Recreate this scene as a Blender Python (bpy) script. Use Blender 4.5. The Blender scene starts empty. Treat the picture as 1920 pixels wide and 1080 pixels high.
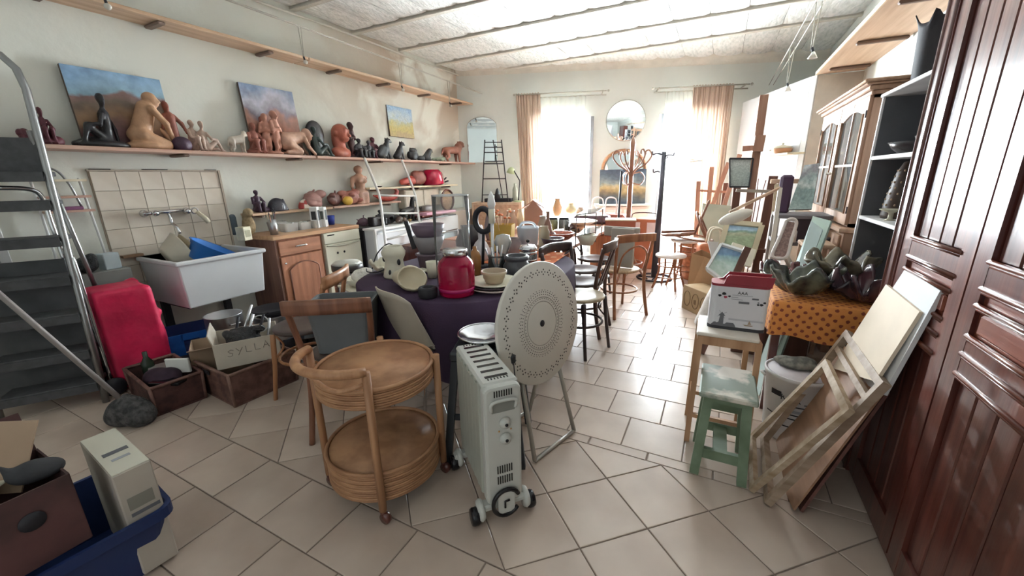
import bpy, math, random
import numpy as np
from mathutils import Vector, Matrix
random.seed(7)
sc = bpy.context.scene
COL = sc.collection
# ---------------------------------------------------------------- camera
CX, CY, F, H = 960.0, 540.0, 746.83, 1.40
def _nrm(v): return v / np.linalg.norm(v)
def _d(x, y): return _nrm(np.array([(x - CX) / F, -(y - CY) / F, -1.0]))
_Y = _d(1355, 325); _X = -_d(-550, 360); _Z = _nrm(np.cross(_X, _Y)); _X = np.cross(_Y, _Z)
RM = np.array([_X, _Y, _Z])
cd = bpy.data.cameras.new('camera'); cam = bpy.data.objects.new('camera', cd); COL.objects.link(cam)
cd.sensor_width = 36.0; cd.lens = F / 1920 * 36; cd.clip_start = 0.05; cd.clip_end = 100
m4 = Matrix([list(r) + [0] for r in RM] + [[0, 0, 0, 1]]); m4.translation = Vector((0, 0, H))
cam.matrix_world = m4; sc.camera = cam
# ---------------------------------------------------------------- exposure, sky, daylight, added fill
vs = sc.view_settings
vs.view_transform = 'Standard'; vs.look = 'None'; vs.gamma = 1.0; vs.use_curve_mapping = False
vs.exposure = 1.3
w = bpy.data.worlds.new('sky'); sc.world = w; w.use_nodes = True
w.node_tree.nodes['Background'].inputs[0].default_value = (0.93, 0.97, 1.0, 1)
w.node_tree.nodes['Background'].inputs[1].default_value = 0.32
WALL_DIR = Vector((0.9445, 0.3287, 0)); WALL_N = Vector((0.3287, -0.9445, 0))
def area(name, loc, direction, sx, sy, power, col=(1, 1, 1), spread=180):
    l = bpy.data.lights.new(name, 'AREA'); l.shape = 'RECTANGLE'; l.size = sx; l.size_y = sy
    l.energy = power; l.color = col; l.spread = math.radians(spread)
    o = bpy.data.objects.new(name, l); COL.objects.link(o); o.location = loc
    o.rotation_euler = Vector(direction).to_track_quat('-Z', 'Z').to_euler(); return o
area('daylight_and_fill', (-2.57, 7.32, 1.25), WALL_N, 0.95, 2.3, 960, (1.0, 0.99, 0.965))
area('daylight_and_fill', (-0.65, 7.99, 1.25), WALL_N, 0.95, 2.3, 960, (1.0, 0.99, 0.965))
# weak fill lamp added behind the camera to lift the near side
area('daylight_and_fill', (-0.9, -1.9, 1.7), (-0.25, 1, 0.0), 1.6, 2.0, 2, (1, 0.99, 0.97))
# ---------------------------------------------------------------- pixel -> room helpers (used to size and place things)
def ray(px, py): return RM @ np.array([(px - CX) / F, -(py - CY) / F, -1.0])
def G(px, py, z=0.0):
    r = ray(px, py); t = (z - H) / r[2]; return Vector((r[0] * t, r[1] * t, z))
def aX(px, py, X):
    r = ray(px, py); t = X / r[0]; return Vector((X, r[1] * t, r[2] * t + H))
def aY(px, py, Y):
    r = ray(px, py); t = Y / r[1]; return Vector((r[0] * t, Y, r[2] * t + H))
def aB(px, py, off=0.0):
    r = ray(px, py); t = (6.31 + .348 * 4.25 - off * 1.0588) / (r[1] - .348 * r[0])
    return Vector((r[0] * t, r[1] * t, r[2] * t + H))
def pix(p):
    c = RM.T @ np.array([p[0], p[1], p[2] - H]); return CX + F * c[0] / -c[2], CY - F * c[1] / -c[2]
def dep(p): return float(-(RM.T @ np.array([p[0], p[1], p[2] - H]))[2])
def mpp(p): return dep(p) / F            # metres per pixel at a point
def hgt(p, py):                           # height above p at which the vertical line reaches row py
    lo, hi = p[2] - .01, p[2] + 4
    for _ in range(40):
        m = (lo + hi) / 2
        if pix((p[0], p[1], m))[1] > py: lo = m
        else: hi = m
    return lo - p[2]
# ---------------------------------------------------------------- materials
def lin(h):
    h = h.lstrip('#'); v = [int(h[i:i + 2], 16) / 255 for i in (0, 2, 4)]
    return tuple((c / 12.92 if c <= .04045 else ((c + .055) / 1.055) ** 2.4) for c in v) + (1,)
MATS = {}
def mat(name, col, rough=.55, metal=0.0, var=.12, scale=6.0, bump=0.0, bscale=40.0, trans=0.0, alpha=1.0, ior=1.45,
        coat=0.0, col2=None, stretch=None, rnd=0.0, detail=4, emit=0.0, lo=.38, hi=.62, spec=.5):
    if name in MATS: return MATS[name]
    m = bpy.data.materials.new(name); m.use_nodes = True; nt = m.node_tree; b = nt.nodes['Principled BSDF']
    b.inputs['Roughness'].default_value = rough; b.inputs['Metallic'].default_value = metal
    b.inputs['Transmission Weight'].default_value = trans; b.inputs['Alpha'].default_value = alpha
    b.inputs['IOR'].default_value = ior; b.inputs['Coat Weight'].default_value = coat
    b.inputs['Specular IOR Level'].default_value = spec
    c1 = lin(col); c2 = lin(col2) if col2 else tuple(x * (1 - var) for x in c1[:3]) + (1,)
    tc = nt.nodes.new('ShaderNodeTexCoord'); mp = nt.nodes.new('ShaderNodeMapping')
    nt.links.new(tc.outputs['Object'], mp.inputs[0])
    if stretch: mp.inputs['Scale'].default_value = stretch
    n = nt.nodes.new('ShaderNodeTexNoise'); n.inputs['Scale'].default_value = scale; n.inputs['Detail'].default_value = detail
    nt.links.new(mp.outputs[0], n.inputs['Vector'])
    r = nt.nodes.new('ShaderNodeValToRGB'); r.color_ramp.elements[0].position = lo; r.color_ramp.elements[1].position = hi
    r.color_ramp.elements[0].color = c2; r.color_ramp.elements[1].color = c1
    nt.links.new(n.outputs[0], r.inputs[0]); out = r.outputs[0]
    if rnd:
        oi = nt.nodes.new('ShaderNodeObjectInfo'); hs = nt.nodes.new('ShaderNodeHueSaturation')
        mr = nt.nodes.new('ShaderNodeMapRange'); mr.inputs[3].default_value = 1 - rnd; mr.inputs[4].default_value = 1 + rnd
        nt.links.new(oi.outputs['Random'], mr.inputs[0]); nt.links.new(mr.outputs[0], hs.inputs['Value'])
        nt.links.new(out, hs.inputs['Color']); out = hs.outputs[0]
    nt.links.new(out, b.inputs['Base Color'])
    if bump:
        n2 = nt.nodes.new('ShaderNodeTexNoise'); n2.inputs['Scale'].default_value = bscale; n2.inputs['Detail'].default_value = 3
        nt.links.new(mp.outputs[0], n2.inputs['Vector'])
        bp = nt.nodes.new('ShaderNodeBump'); bp.inputs['Strength'].default_value = bump; bp.inputs['Distance'].default_value = .02
        nt.links.new(n2.outputs[0], bp.inputs['Height']); nt.links.new(bp.outputs[0], b.inputs['Normal'])
    MATS[name] = m; m['b'] = 0
    return m
def thin(name, col, tint=.85, rough=.02, ior=1.5):
    """clear sheet: mostly see-through with a slight tint and a sharp reflection"""
    if name in MATS: return MATS[name]
    m = bpy.data.materials.new(name); m.use_nodes = True; nt = m.node_tree; nt.nodes.clear()
    o = nt.nodes.new('ShaderNodeOutputMaterial'); t = nt.nodes.new('ShaderNodeBsdfTransparent'); g = nt.nodes.new('ShaderNodeBsdfGlossy')
    d = nt.nodes.new('ShaderNodeBsdfDiffuse'); d.inputs[0].default_value = lin(col)
    t.inputs[0].default_value = lin(col); g.inputs['Roughness'].default_value = rough
    fr = nt.nodes.new('ShaderNodeFresnel'); fr.inputs[0].default_value = ior
    a = nt.nodes.new('ShaderNodeMixShader'); a.inputs[0].default_value = tint
    nt.links.new(d.outputs[0], a.inputs[1]); nt.links.new(t.outputs[0], a.inputs[2])
    c = nt.nodes.new('ShaderNodeMixShader'); nt.links.new(fr.outputs[0], c.inputs[0])
    nt.links.new(a.outputs[0], c.inputs[1]); nt.links.new(g.outputs[0], c.inputs[2]); nt.links.new(c.outputs[0], o.inputs[0])
    MATS[name] = m; return m
def wood(name, c1, c2, rough=.45, axis='x', scale=3.0, coat=0.0, rnd=0.0, bump=.05):
    st = {'x': (.6, 9, 9), 'y': (9, .6, 9), 'z': (9, 9, .6)}[axis]
    return mat(name, c1, rough, col2=c2, scale=scale, stretch=st, coat=coat, bump=bump, bscale=8, rnd=rnd, lo=.32, hi=.66, detail=6)
# ---------------------------------------------------------------- mesh builder
class MB:
    def __init__(s): s.v = []; s.f = []; s.mi = []; s.sm = []
    def add(s, vs, fs, mi=0, sm=False, M=None):
        b = len(s.v)
        s.v += [tuple(M @ Vector(v)) for v in vs] if M is not None else [tuple(v) for v in vs]
        s.f += [tuple(b + i for i in f) for f in fs]; s.mi += [mi] * len(fs); s.sm += [sm] * len(fs); return s
    def box(s, c, d, rz=0, mi=0, M=None, bev=0):
        x, y, z = d[0] / 2, d[1] / 2, d[2] / 2
        T = Matrix.Translation(c) @ Matrix.Rotation(rz, 4, 'Z')
        if M is not None: T = M @ T
        if bev:
            e = bev; vs = []; 
            for sz in (-1, 1):
                for sx, sy in ((-1, -1), (1, -1), (1, 1), (-1, 1)):
                    vs += [(sx * (x - e), sy * y, sz * (z - e)), (sx * x, sy * (y - e), sz * (z - e)), (sx * (x - e), sy * (y - e), sz * z)]
            import itertools
            I = lambda k, sz, t: sz * 12 + k * 3 + t
            fs = [tuple(I(k, 0, 2) for k in (3, 2, 1, 0)), tuple(I(k, 1, 2) for k in (0, 1, 2, 3)),
                  (I(0, 0, 0), I(1, 0, 0), I(1, 1, 0), I(0, 1, 0)), (I(2, 0, 0), I(3, 0, 0), I(3, 1, 0), I(2, 1, 0)),
                  (I(1, 0, 1), I(2, 0, 1), I(2, 1, 1), I(1, 1, 1)), (I(3, 0, 1), I(0, 0, 1), I(0, 1, 1), I(3, 1, 1))]
            for k, fl in ((0, 0), (1, 1), (2, 0), (3, 1)):
                a, b2 = (1, 0) if fl == 0 else (0, 1)
                fs += [(I(k, 0, a), I(k, 0, b2), I(k, 1, b2), I(k, 1, a)), (I(k, 0, a), I(k, 0, 2), I(k, 0, b2)), (I(k, 1, a), I(k, 1, b2), I(k, 1, 2))]
            for k, t in ((0, 0), (2, 0), (1, 1), (3, 1)):
                k2 = (k + 1) % 4
                fs += [(I(k, 0, t), I(k, 0, 2), I(k2, 0, 2), I(k2, 0, t)), (I(k, 1, t), I(k2, 1, t), I(k2, 1, 2), I(k, 1, 2))]
            return s.add(vs, fs, mi, False, T)
        vs = [(-x, -y, -z), (x, -y, -z), (x, y, -z), (-x, y, -z), (-x, -y, z), (x, -y, z), (x, y, z), (-x, y, z)]
        return s.add(vs, [(3, 2, 1, 0), (4, 5, 6, 7), (0, 1, 5, 4), (1, 2, 6, 5), (2, 3, 7, 6), (3, 0, 4, 7)], mi, False, T)
    def span(s, a, b, mi=0):
        return s.box([(a[i] + b[i]) / 2 for i in range(3)], [abs(a[i] - b[i]) for i in range(3)], 0, mi)
    def bar(s, p, q, w, h, up=(0, 0, 1), mi=0):
        p = Vector(p); q = Vector(q); d = (q - p).normalized(); u = Vector(up)
        if abs(d.dot(u)) > .98: u = Vector((0, 1, 0))
        sx = d.cross(u).normalized(); uy = sx.cross(d).normalized(); vs = []
        for c in (p, q):
            for a, b in ((-1, -1), (1, -1), (1, 1), (-1, 1)): vs.append(c + sx * a * w / 2 + uy * b * h / 2)
        return s.add(vs, [(3, 2, 1, 0), (4, 5, 6, 7), (0, 1, 5, 4), (1, 2, 6, 5), (2, 3, 7, 6), (3, 0, 4, 7)], mi)
    def tube(s, pts, r, n=8, closed=False, mi=0, caps=True):
        P = [Vector(p) for p in pts]; N = len(P); rs = r if isinstance(r, (list, tuple)) else [r] * N
        u = None; vs = []
        for i, p in enumerate(P):
            a = P[i - 1] if (i > 0 or closed) else p; b = P[(i + 1) % N] if (i < N - 1 or closed) else p
            t = (b - a).normalized()
            if u is None: u = t.orthogonal().normalized()
            u = (u - t * u.dot(t)).normalized(); v2 = t.cross(u)
            for k in range(n):
                an = 2 * math.pi * k / n; vs.append(p + (u * math.cos(an) + v2 * math.sin(an)) * rs[i])
        fs = []
        for i in range(N if closed else N - 1):
            j = (i + 1) % N
            for k in range(n): k2 = (k + 1) % n; fs.append((i * n + k, i * n + k2, j * n + k2, j * n + k))
        if caps and not closed: fs += [tuple(range(n - 1, -1, -1)), tuple((N - 1) * n + k for k in range(n))]
        return s.add(vs, fs, mi, True)
    def lathe(s, prof, n=24, M=None, mi=0, sx=1, sy=1, wob=0):
        vs = []; fs = []
        for i, (r, z) in enumerate(prof):
            for k in range(n):
                a = 2 * math.pi * k / n; q = r * (1 + wob * math.sin(3 * a + i))
                vs.append((q * math.cos(a) * sx, q * math.sin(a) * sy, z))
        for i in range(len(prof) - 1):
            for k in range(n): k2 = (k + 1) % n; fs.append((i * n + k, i * n + k2, (i + 1) * n + k2, (i + 1) * n + k))
        if prof[0][0] > 1e-6: fs.append(tuple(range(n - 1, -1, -1)))
        if prof[-1][0] > 1e-6: fs.append(tuple((len(prof) - 1) * n + k for k in range(n)))
        return s.add(vs, fs, mi, True, M)
    def ell(s, c, r, M=None, n=12, mi=0):
        pr = [(max(1e-5, math.sin(math.pi * i / 8)), -math.cos(math.pi * i / 8)) for i in range(9)]
        T = Matrix.Translation(c) @ Matrix.Diagonal((r[0], r[1], r[2], 1))
        return s.lathe(pr, n, (M @ T) if M is not None else T, mi)
    def prism(s, poly, t, M=None, mi=0):
        n = len(poly); vs = [(x, y, 0) for x, y in poly] + [(x, y, t) for x, y in poly]
        fs = [tuple(range(n - 1, -1, -1)), tuple(range(n, 2 * n))] + [(i, (i + 1) % n, n + (i + 1) % n, n + i) for i in range(n)]
        return s.add(vs, fs, mi, False, M)
    def grid(s, fn, nu, nv, mi=0, M=None, closed=False):
        vs = [fn(i / nu, j / nv) for j in range(nv + 1) for i in range(nu + (0 if closed else 1))]; W = nu + (0 if closed else 1)
        fs = [(j * W + i, j * W + (i + 1) % W, (j + 1) * W + (i + 1) % W, (j + 1) * W + i) for j in range(nv) for i in range(nu)]
        return s.add(vs, fs, mi, True, M)
    def mesh(s, name, mats):
        me = bpy.data.meshes.new(name); me.from_pydata(s.v, [], s.f)
        for m in (mats if isinstance(mats, (list, tuple)) else [mats]): me.materials.append(m)
        me.polygons.foreach_set('material_index', s.mi); me.polygons.foreach_set('use_smooth', s.sm)
        me.update(); return me
    def build(s, name, mats, parent=None, loc=None, rz=0, solid=0, bevel=0, label=None, smooth=False):
        if smooth: s.sm = [True] * len(s.f)
        o = bpy.data.objects.new(name, s.mesh(name, mats)); COL.objects.link(o)
        if parent: o.parent = parent
        if loc is not None: o.location = loc
        if rz: o.rotation_euler = (0, 0, rz)
        if solid: md = o.modifiers.new('solid', 'SOLIDIFY'); md.thickness = solid; md.offset = 0
        if bevel: md = o.modifiers.new('bevel', 'BEVEL'); md.width = bevel; md.segments = 2; md.limit_method = 'ANGLE'; md.angle_limit = .7
        if label: o['label'] = label
        return o
def tag(o, label, cat, group=None, kind=None):
    o['label'] = label; o['category'] = cat
    if group: o['group'] = group
    if kind: o['kind'] = kind
    return o
def thing(name, label, cat, loc=(0, 0, 0), rz=0, group=None):
    o = bpy.data.objects.new(name, None); o.empty_display_size = .05; COL.objects.link(o); o.location = loc; o.rotation_euler = (0, 0, rz)
    return tag(o, label, cat, group)
def struct(o): o['kind'] = 'structure'; return o
def dup(root, loc=None, rz=None, label=None, group=None):
    r = root.copy(); COL.objects.link(r)
    if loc is not None: r.location = loc
    if rz is not None: r.rotation_euler = (0, 0, rz)
    if label: r['label'] = label
    if group: r['group'] = group
    for ch in list(root.children):
        c = ch.copy(); COL.objects.link(c); c.parent = r
        for g in ch.children:
            d = g.copy(); COL.objects.link(d); d.parent = c
    return r
def R(deg): return math.radians(deg)
def face(fx, fy): return math.atan2(fy, fx)
# ---------------------------------------------------------------- modelled figures: smooth union of limbs, meshed by surface nets
def _sd(p, pr):
    k = pr[0]
    if k == 'c':
        a = np.array(pr[1], float); b = np.array(pr[2], float); ba = b - a; pa = p - a
        h = np.clip((pa @ ba) / max(ba @ ba, 1e-9), 0, 1); r2 = pr[4] if len(pr) > 4 else pr[3]
        return np.linalg.norm(pa - h[:, None] * ba, axis=1) - (pr[3] + (r2 - pr[3]) * h)
    q = p - np.array(pr[1], float)
    if len(pr) > 3 and pr[3]:
        a = math.radians(pr[3]); c, s = math.cos(a), math.sin(a)
        q = np.stack([c * q[:, 0] + s * q[:, 1], -s * q[:, 0] + c * q[:, 1], q[:, 2]], 1)
    if len(pr) > 4 and pr[4]:
        a = math.radians(pr[4]); c, s = math.cos(a), math.sin(a)
        q = np.stack([c * q[:, 0] - s * q[:, 2], q[:, 1], s * q[:, 0] + c * q[:, 2]], 1)
    r = np.array(pr[2], float)
    if k == 'e':
        k0 = np.linalg.norm(q / r, axis=1); k1 = np.linalg.norm(q / (r * r), axis=1) + 1e-9; return k0 * (k0 - 1) / k1
    d = np.abs(q) - r * .8; e = r.min() * .2
    return np.linalg.norm(np.maximum(d, 0), axis=1) + np.minimum(d.max(axis=1), 0) - e
def snet(prims, n=34, k=.03):
    pos = [p for p in prims if p[0] != '-']; lo = np.full(3, 9e9); hi = -lo
    for p in pos:
        if p[0] == 'c':
            r = max(p[3:]) ; pts = [np.array(p[1], float), np.array(p[2], float)]
            for t in pts: lo = np.minimum(lo, t - r); hi = np.maximum(hi, t + r)
        else:
            r = np.full(3, max(p[2])) if len(p) > 3 else np.array(p[2], float); t = np.array(p[1], float)
            lo = np.minimum(lo, t - r); hi = np.maximum(hi, t + r)
    lo[2] = max(lo[2], -.03 * (hi[2] - lo[2]))
    h = (hi - lo).max() / n; lo = lo - 2.3 * h; dim = np.ceil((hi - lo) / h).astype(int) + 4
    ax = [lo[i] + h * np.arange(dim[i]) for i in range(3)]
    g = np.stack(np.meshgrid(*ax, indexing='ij'), -1).reshape(-1, 3)
    Fd = None
    for p in pos:
        d = _sd(g, p)
        if Fd is None: Fd = d
        else: hh = np.clip(.5 + .5 * (d - Fd) / k, 0, 1); Fd = d * (1 - hh) + Fd * hh - k * hh * (1 - hh)
    for p in prims:
        if p[0] == '-': Fd = np.maximum(Fd, -_sd(g, p[1]))
    Fd = np.maximum(Fd, -g[:, 2]).reshape(dim)          # flat foot on the shelf
    ins = Fd < 0; D = dim - 1
    sl = lambda o: tuple(slice(o[i], o[i] + D[i]) for i in range(3))
    acc = np.zeros(tuple(D) + (3,)); cnt = np.zeros(tuple(D))
    cs = [(i, j, l) for i in (0, 1) for j in (0, 1) for l in (0, 1)]
    for a in cs:
        for b in cs:
            if sum(b) - sum(a) == 1 and all(y >= x for x, y in zip(a, b)):
                fa, fb = Fd[sl(a)], Fd[sl(b)]; mk = (fa < 0) != (fb < 0)
                t = np.where(mk, fa / np.where(mk, fa - fb, 1), 0)
                pt = np.array(a, float) + t[..., None] * (np.array(b, float) - np.array(a, float))
                acc += pt * mk[..., None]; cnt += mk
    ok = cnt > 0; idx = -np.ones(tuple(D), int); idx[ok] = np.arange(ok.sum())
    V = (acc[ok] / cnt[ok][:, None] + np.argwhere(ok)) * h + lo; Q = []
    for axx in range(3):
        o1 = [0, 0, 0]; o1[axx] = 1; n3 = [slice(1, d) for d in D]; n3[axx] = slice(0, D[axx])
        A = ins[tuple(n3)]; n4 = list(n3); n4[axx] = slice(1, D[axx] + 1); B = ins[tuple(n4)]
        E = np.argwhere(A != B)
        for i in range(3):
            if i != axx: E[:, i] += 1
        u, v = [(1, 2), (2, 0), (0, 1)][axx]
        e = np.eye(3, dtype=int); c = [E - e[u] - e[v], E - e[v], E, E - e[u]]
        q = np.stack([idx[tuple(x.T)] for x in c], 1); fl = ins[tuple(E.T)]
        q[~fl] = q[~fl][:, ::-1]; Q.append(q)
    return V, np.concatenate(Q)
def sculpt(name, prims, m, parent=None, loc=None, rz=0, scale=1, n=34, k=.03):
    V, Q = snet(prims, n, k); V = V * (np.array(scale) if not np.isscalar(scale) else scale)
    me = bpy.data.meshes.new(name); me.from_pydata(V.tolist(), [], Q.tolist()); me.materials.append(m)
    me.polygons.foreach_set('use_smooth', [True] * len(Q)); me.update()
    o = bpy.data.objects.new(name, me); COL.objects.link(o)
    if parent: o.parent = parent
    if loc is not None: o.location = loc
    if rz: o.rotation_euler = (0, 0, rz)
    return o
def flat_text(body, size, m, parent, loc, rot, name='lettering', ext=.0006):
    c = bpy.data.curves.new(name, 'FONT'); c.body = body; c.size = size; c.extrude = ext; c.align_x = 'CENTER'; c.align_y = 'CENTER'
    o = bpy.data.objects.new('tmp', c); me = bpy.data.meshes.new_from_object(o); bpy.data.objects.remove(o); bpy.data.curves.remove(c); me.materials.clear(); me.materials.append(m)
    q = bpy.data.objects.new(name, me); COL.objects.link(q); q.parent = parent; q.location = loc; q.rotation_euler = rot; return q
def arc(c, r, a0, a1, n, plane='xy', ry=None):
    ry = ry or r; out = []
    for i in range(n + 1):
        a = R(a0 + (a1 - a0) * i / n); x, y = r * math.cos(a), ry * math.sin(a)
        out.append({'xy': (c[0] + x, c[1] + y, c[2]), 'xz': (c[0] + x, c[1], c[2] + y), 'yz': (c[0], c[1] + x, c[2] + y)}[plane])
    return out
def spline(pts, n=6):
    P = [Vector(p) for p in pts]; P = [P[0] * 2 - P[1]] + P + [P[-1] * 2 - P[-2]]; out = []
    for i in range(1, len(P) - 2):
        for j in range(n):
            t = j / n; a, b, c, d = P[i - 1:i + 3]
            out.append(.5 * ((2 * b) + (c - a) * t + (2 * a - 5 * b + 4 * c - d) * t * t + (3 * b - a - 3 * c + d) * t ** 3))
    return out + [P[-2]]
# ================================================================ THE ROOM
XL, XR, ZC = -4.25, 1.25, 3.15
def stain_wall(name, base, stain, amount):
    m = bpy.data.materials.new(name); m.use_nodes = True; nt = m.node_tree; b = nt.nodes['Principled BSDF']; b.inputs['Roughness'].default_value = .9
    tc = nt.nodes.new('ShaderNodeTexCoord'); n = nt.nodes.new('ShaderNodeTexNoise'); n.inputs['Scale'].default_value = .9; n.inputs['Detail'].default_value = 7
    n.inputs['Distortion'].default_value = 1.2
    sp = nt.nodes.new('ShaderNodeSeparateXYZ'); nt.links.new(tc.outputs['Object'], sp.inputs[0]); nt.links.new(tc.outputs['Object'], n.inputs['Vector'])
    # damp stains sit high on the far half of the wall
    m1 = nt.nodes.new('ShaderNodeMapRange'); m1.inputs[1].default_value = 3.0; m1.inputs[2].default_value = 4.6; nt.links.new(sp.outputs['Y'], m1.inputs[0])
    m2 = nt.nodes.new('ShaderNodeMapRange'); m2.inputs[1].default_value = 1.5; m2.inputs[2].default_value = 2.5; nt.links.new(sp.outputs['Z'], m2.inputs[0])
    mu = nt.nodes.new('ShaderNodeMath'); mu.operation = 'MULTIPLY'; nt.links.new(m1.outputs[0], mu.inputs[0]); nt.links.new(m2.outputs[0], mu.inputs[1])
    rp = nt.nodes.new('ShaderNodeValToRGB'); rp.color_ramp.elements[0].position = .45; rp.color_ramp.elements[1].position = .56; nt.links.new(n.outputs[0], rp.inputs[0])
    mv = nt.nodes.new('ShaderNodeMath'); mv.operation = 'MULTIPLY'; nt.links.new(mu.outputs[0], mv.inputs[0]); nt.links.new(rp.outputs[0], mv.inputs[1])
    ma = nt.nodes.new('ShaderNodeMath'); ma.operation = 'MULTIPLY'; ma.inputs[1].default_value = amount; nt.links.new(mv.outputs[0], ma.inputs[0])
    mx = nt.nodes.new('ShaderNodeMixRGB'); mx.inputs[1].default_value = lin(base); mx.inputs[2].default_value = lin(stain); nt.links.new(ma.outputs[0], mx.inputs[0])
    nt.links.new(mx.outputs[0], b.inputs['Base Color'])
    n2 = nt.nodes.new('ShaderNodeTexNoise'); n2.inputs['Scale'].default_value = 5; n2.inputs['Detail'].default_value = 6; nt.links.new(tc.outputs['Object'], n2.inputs['Vector'])
    bp = nt.nodes.new('ShaderNodeBump'); bp.inputs['Strength'].default_value = .35; bp.inputs['Distance'].default_value = .02
    nt.links.new(n2.outputs[0], bp.inputs['Height']); nt.links.new(bp.outputs[0], b.inputs['Normal']); return m
M_wall = stain_wall('wall_plaster', '#dfdfd5', '#a8937f', .85)
M_wall2 = mat('wall_plaster_pale', '#dcdfd9', .9, var=.05, scale=2, bump=.2, bscale=6)
M_white = mat('white_paint', '#e6e6e4', .6, var=.03)
M_ceil = mat('ceiling_plaster', '#eeefec', .9, col2='#d2d6d2', scale=9, bump=.9, bscale=16, stretch=(2.5, .7, 1), rnd=.04, lo=.3, hi=.55)
M_joist = mat('joist_plaster', '#dcd8cd', .85, var=.1, bump=.3)
M_gap = mat('ceiling_gap', '#77716a', .9)
M_grout = mat('grout', '#8a7b70', .9)
M_tile = mat('floor_tile', '#c9b7a8', .30, col2='#b5a293', scale=2.2, bump=.04, bscale=9, rnd=.045, spec=.6)
YB = lambda x: 6.31 + .348 * (x - XL)
# floor slab + tiles
fl = struct(MB().span((XL - .1, -2.2, -.12), (XR + .1, 8.6, -.004)).build('floor', M_grout))
def tile_mesh(poly, name, g=.0035):
    n = len(poly); c = Vector((sum(p[0] for p in poly) / n, sum(p[1] for p in poly) / n)); b = MB(); ins = lambda d: [tuple(c + (Vector(p) - c) * (1 - d / (Vector(p) - c).length)) for p in poly]
    A = ins(g * 1.2); B = ins(g * 2.2)
    vs = [(x, y, -.02) for x, y in A] + [(x, y, -.0015) for x, y in A] + [(x, y, 0) for x, y in B]
    fs = [(i, (i + 1) % n, n + (i + 1) % n, n + i) for i in range(n)] + [(n + i, n + (i + 1) % n, 2 * n + (i + 1) % n, 2 * n + i) for i in range(n)] + [tuple(2 * n + i for i in range(n))]
    return vs, fs
tiles = []     # (shape key, x, y)
SH = {}
u, v = .2215, .2085
SH['diamond'] = [(-u, 0), (0, -v), (u, 0), (0, v)]
SH['lower'] = [(-u, 0), (0, -v), (u, 0)]; SH['upper'] = [(-u, 0), (u, 0), (0, v)]
SH['brick'] = [(-.1525, -.142), (.1525, -.142), (.1525, .142), (-.1525, .142)]
SH['strip'] = [(-.1525, -.031), (.1525, -.031), (.1525, .031), (-.1525, .031)]
SH['front'] = [(-.163, -.139), (.163, -.139), (.163, .139), (-.163, .139)]
for i in range(-9, 6):
    x = -.563 + i * 2 * u
    tiles += [('diamond', x, .993 + v), ('diamond', x + u, .993 + 2 * v), ('diamond', x, .993 + 3 * v), ('upper', x + u, .993), ('lower', x + u, .993 + 4 * v)]
for i in range(-13, 7): tiles.append(('strip', -.345 + i * .305, 1.862))
for r in range(22):
    for i in range(-14, 7):
        x = -.182 + i * .305 - (r % 2) * .14
        y = 1.895 + .142 + r * .284
        if y < YB(x) + .2: tiles.append(('brick', x, y))
for r in range(6):
    for i in range(-10, 8): tiles.append(('front', -1.13 + i * .326 - r * .145, .851 - r * .278))
tiles = [t for t in tiles if XL - .05 < t[1] < XR + .05]
def seen(t):
    p = (t[1], t[2], 0)
    if dep(p) < .2: return False
    a = pix(p); return -60 < a[0] < 1980 and a[1] < 1180
vis = sorted([t for t in tiles if seen(t) and t[1] > -3.4 and t[1] < .95], key=lambda t: t[1] ** 2 + t[2] ** 2)[:292]
TM = {}
for k, p in SH.items():
    b = MB(); b.add(*tile_mesh(p, k)); TM[k] = b.mesh('tile', M_tile)
for k, x, y in vis:
    o = bpy.data.objects.new('tile', TM[k]); COL.objects.link(o); o.parent = fl; o.location = (x, y, random.uniform(0, .0006))
b = MB(); S_ = set(vis)
for t in tiles:
    if t not in S_:
        vs_, fs_ = tile_mesh(SH[t[0]], ''); b.add(vs_, fs_, M=Matrix.Translation((t[1], t[2], 0)))
o = b.build('far_tiles', M_tile, fl); o['kind'] = 'stuff'
# walls
wl = struct(MB().span((XL - .2, -2.2, 0), (XL, 6.4, ZC + .1)).build('wall_left', M_wall))
struct(MB().span((XR, -2.2, 0), (XR + .2, 8.4, ZC + .1)).build('wall_right', M_wall2))
b = MB()
b.span((XL - .2, -2.2, 0), (-1.9, -2.0, ZC + .1)); b.span((.3, -2.2, 0), (XR + .2, -2.0, ZC + .1)); b.span((-1.9, -2.2, 2.5), (.3, -2.0, ZC + .1))
struct(b.build('wall_front', M_wall2))
MW = Matrix(((WALL_DIR.x, -WALL_N.x, 0, XL), (WALL_DIR.y, -WALL_N.y, 0, 6.31), (0, 0, 1, 0), (0, 0, 0, 1)))   # along wall, outward, up
wu = lambda x: (x - XL) / WALL_DIR.x
W1 = (wu(-2.98), wu(-2.085)); W2 = (wu(-1.025), wu(-.15)); ZT = 2.36
b = MB()
for a0, a1, z0, z1 in ((-.1, W1[0], 0, ZC + .1), (W1[1], W2[0], 0, ZC + .1), (W2[1], 6.2, 0, ZC + .1), (W1[0], W1[1], ZT, ZC + .1), (W2[0], W2[1], ZT, ZC + .1), (W1[0], W1[1], 0, .06), (W2[0], W2[1], 0, .06)):
    b.box(((a0 + a1) / 2, .15, (z0 + z1) / 2), (a1 - a0, .3, z1 - z0))
wb = struct(b.build('wall_back', M_wall2)); wb.matrix_world = MW
M_frame = mat('window_frame', '#b9bcc0', .5); M_pane = thin('window_glass', '#f4faff', .96)
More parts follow.
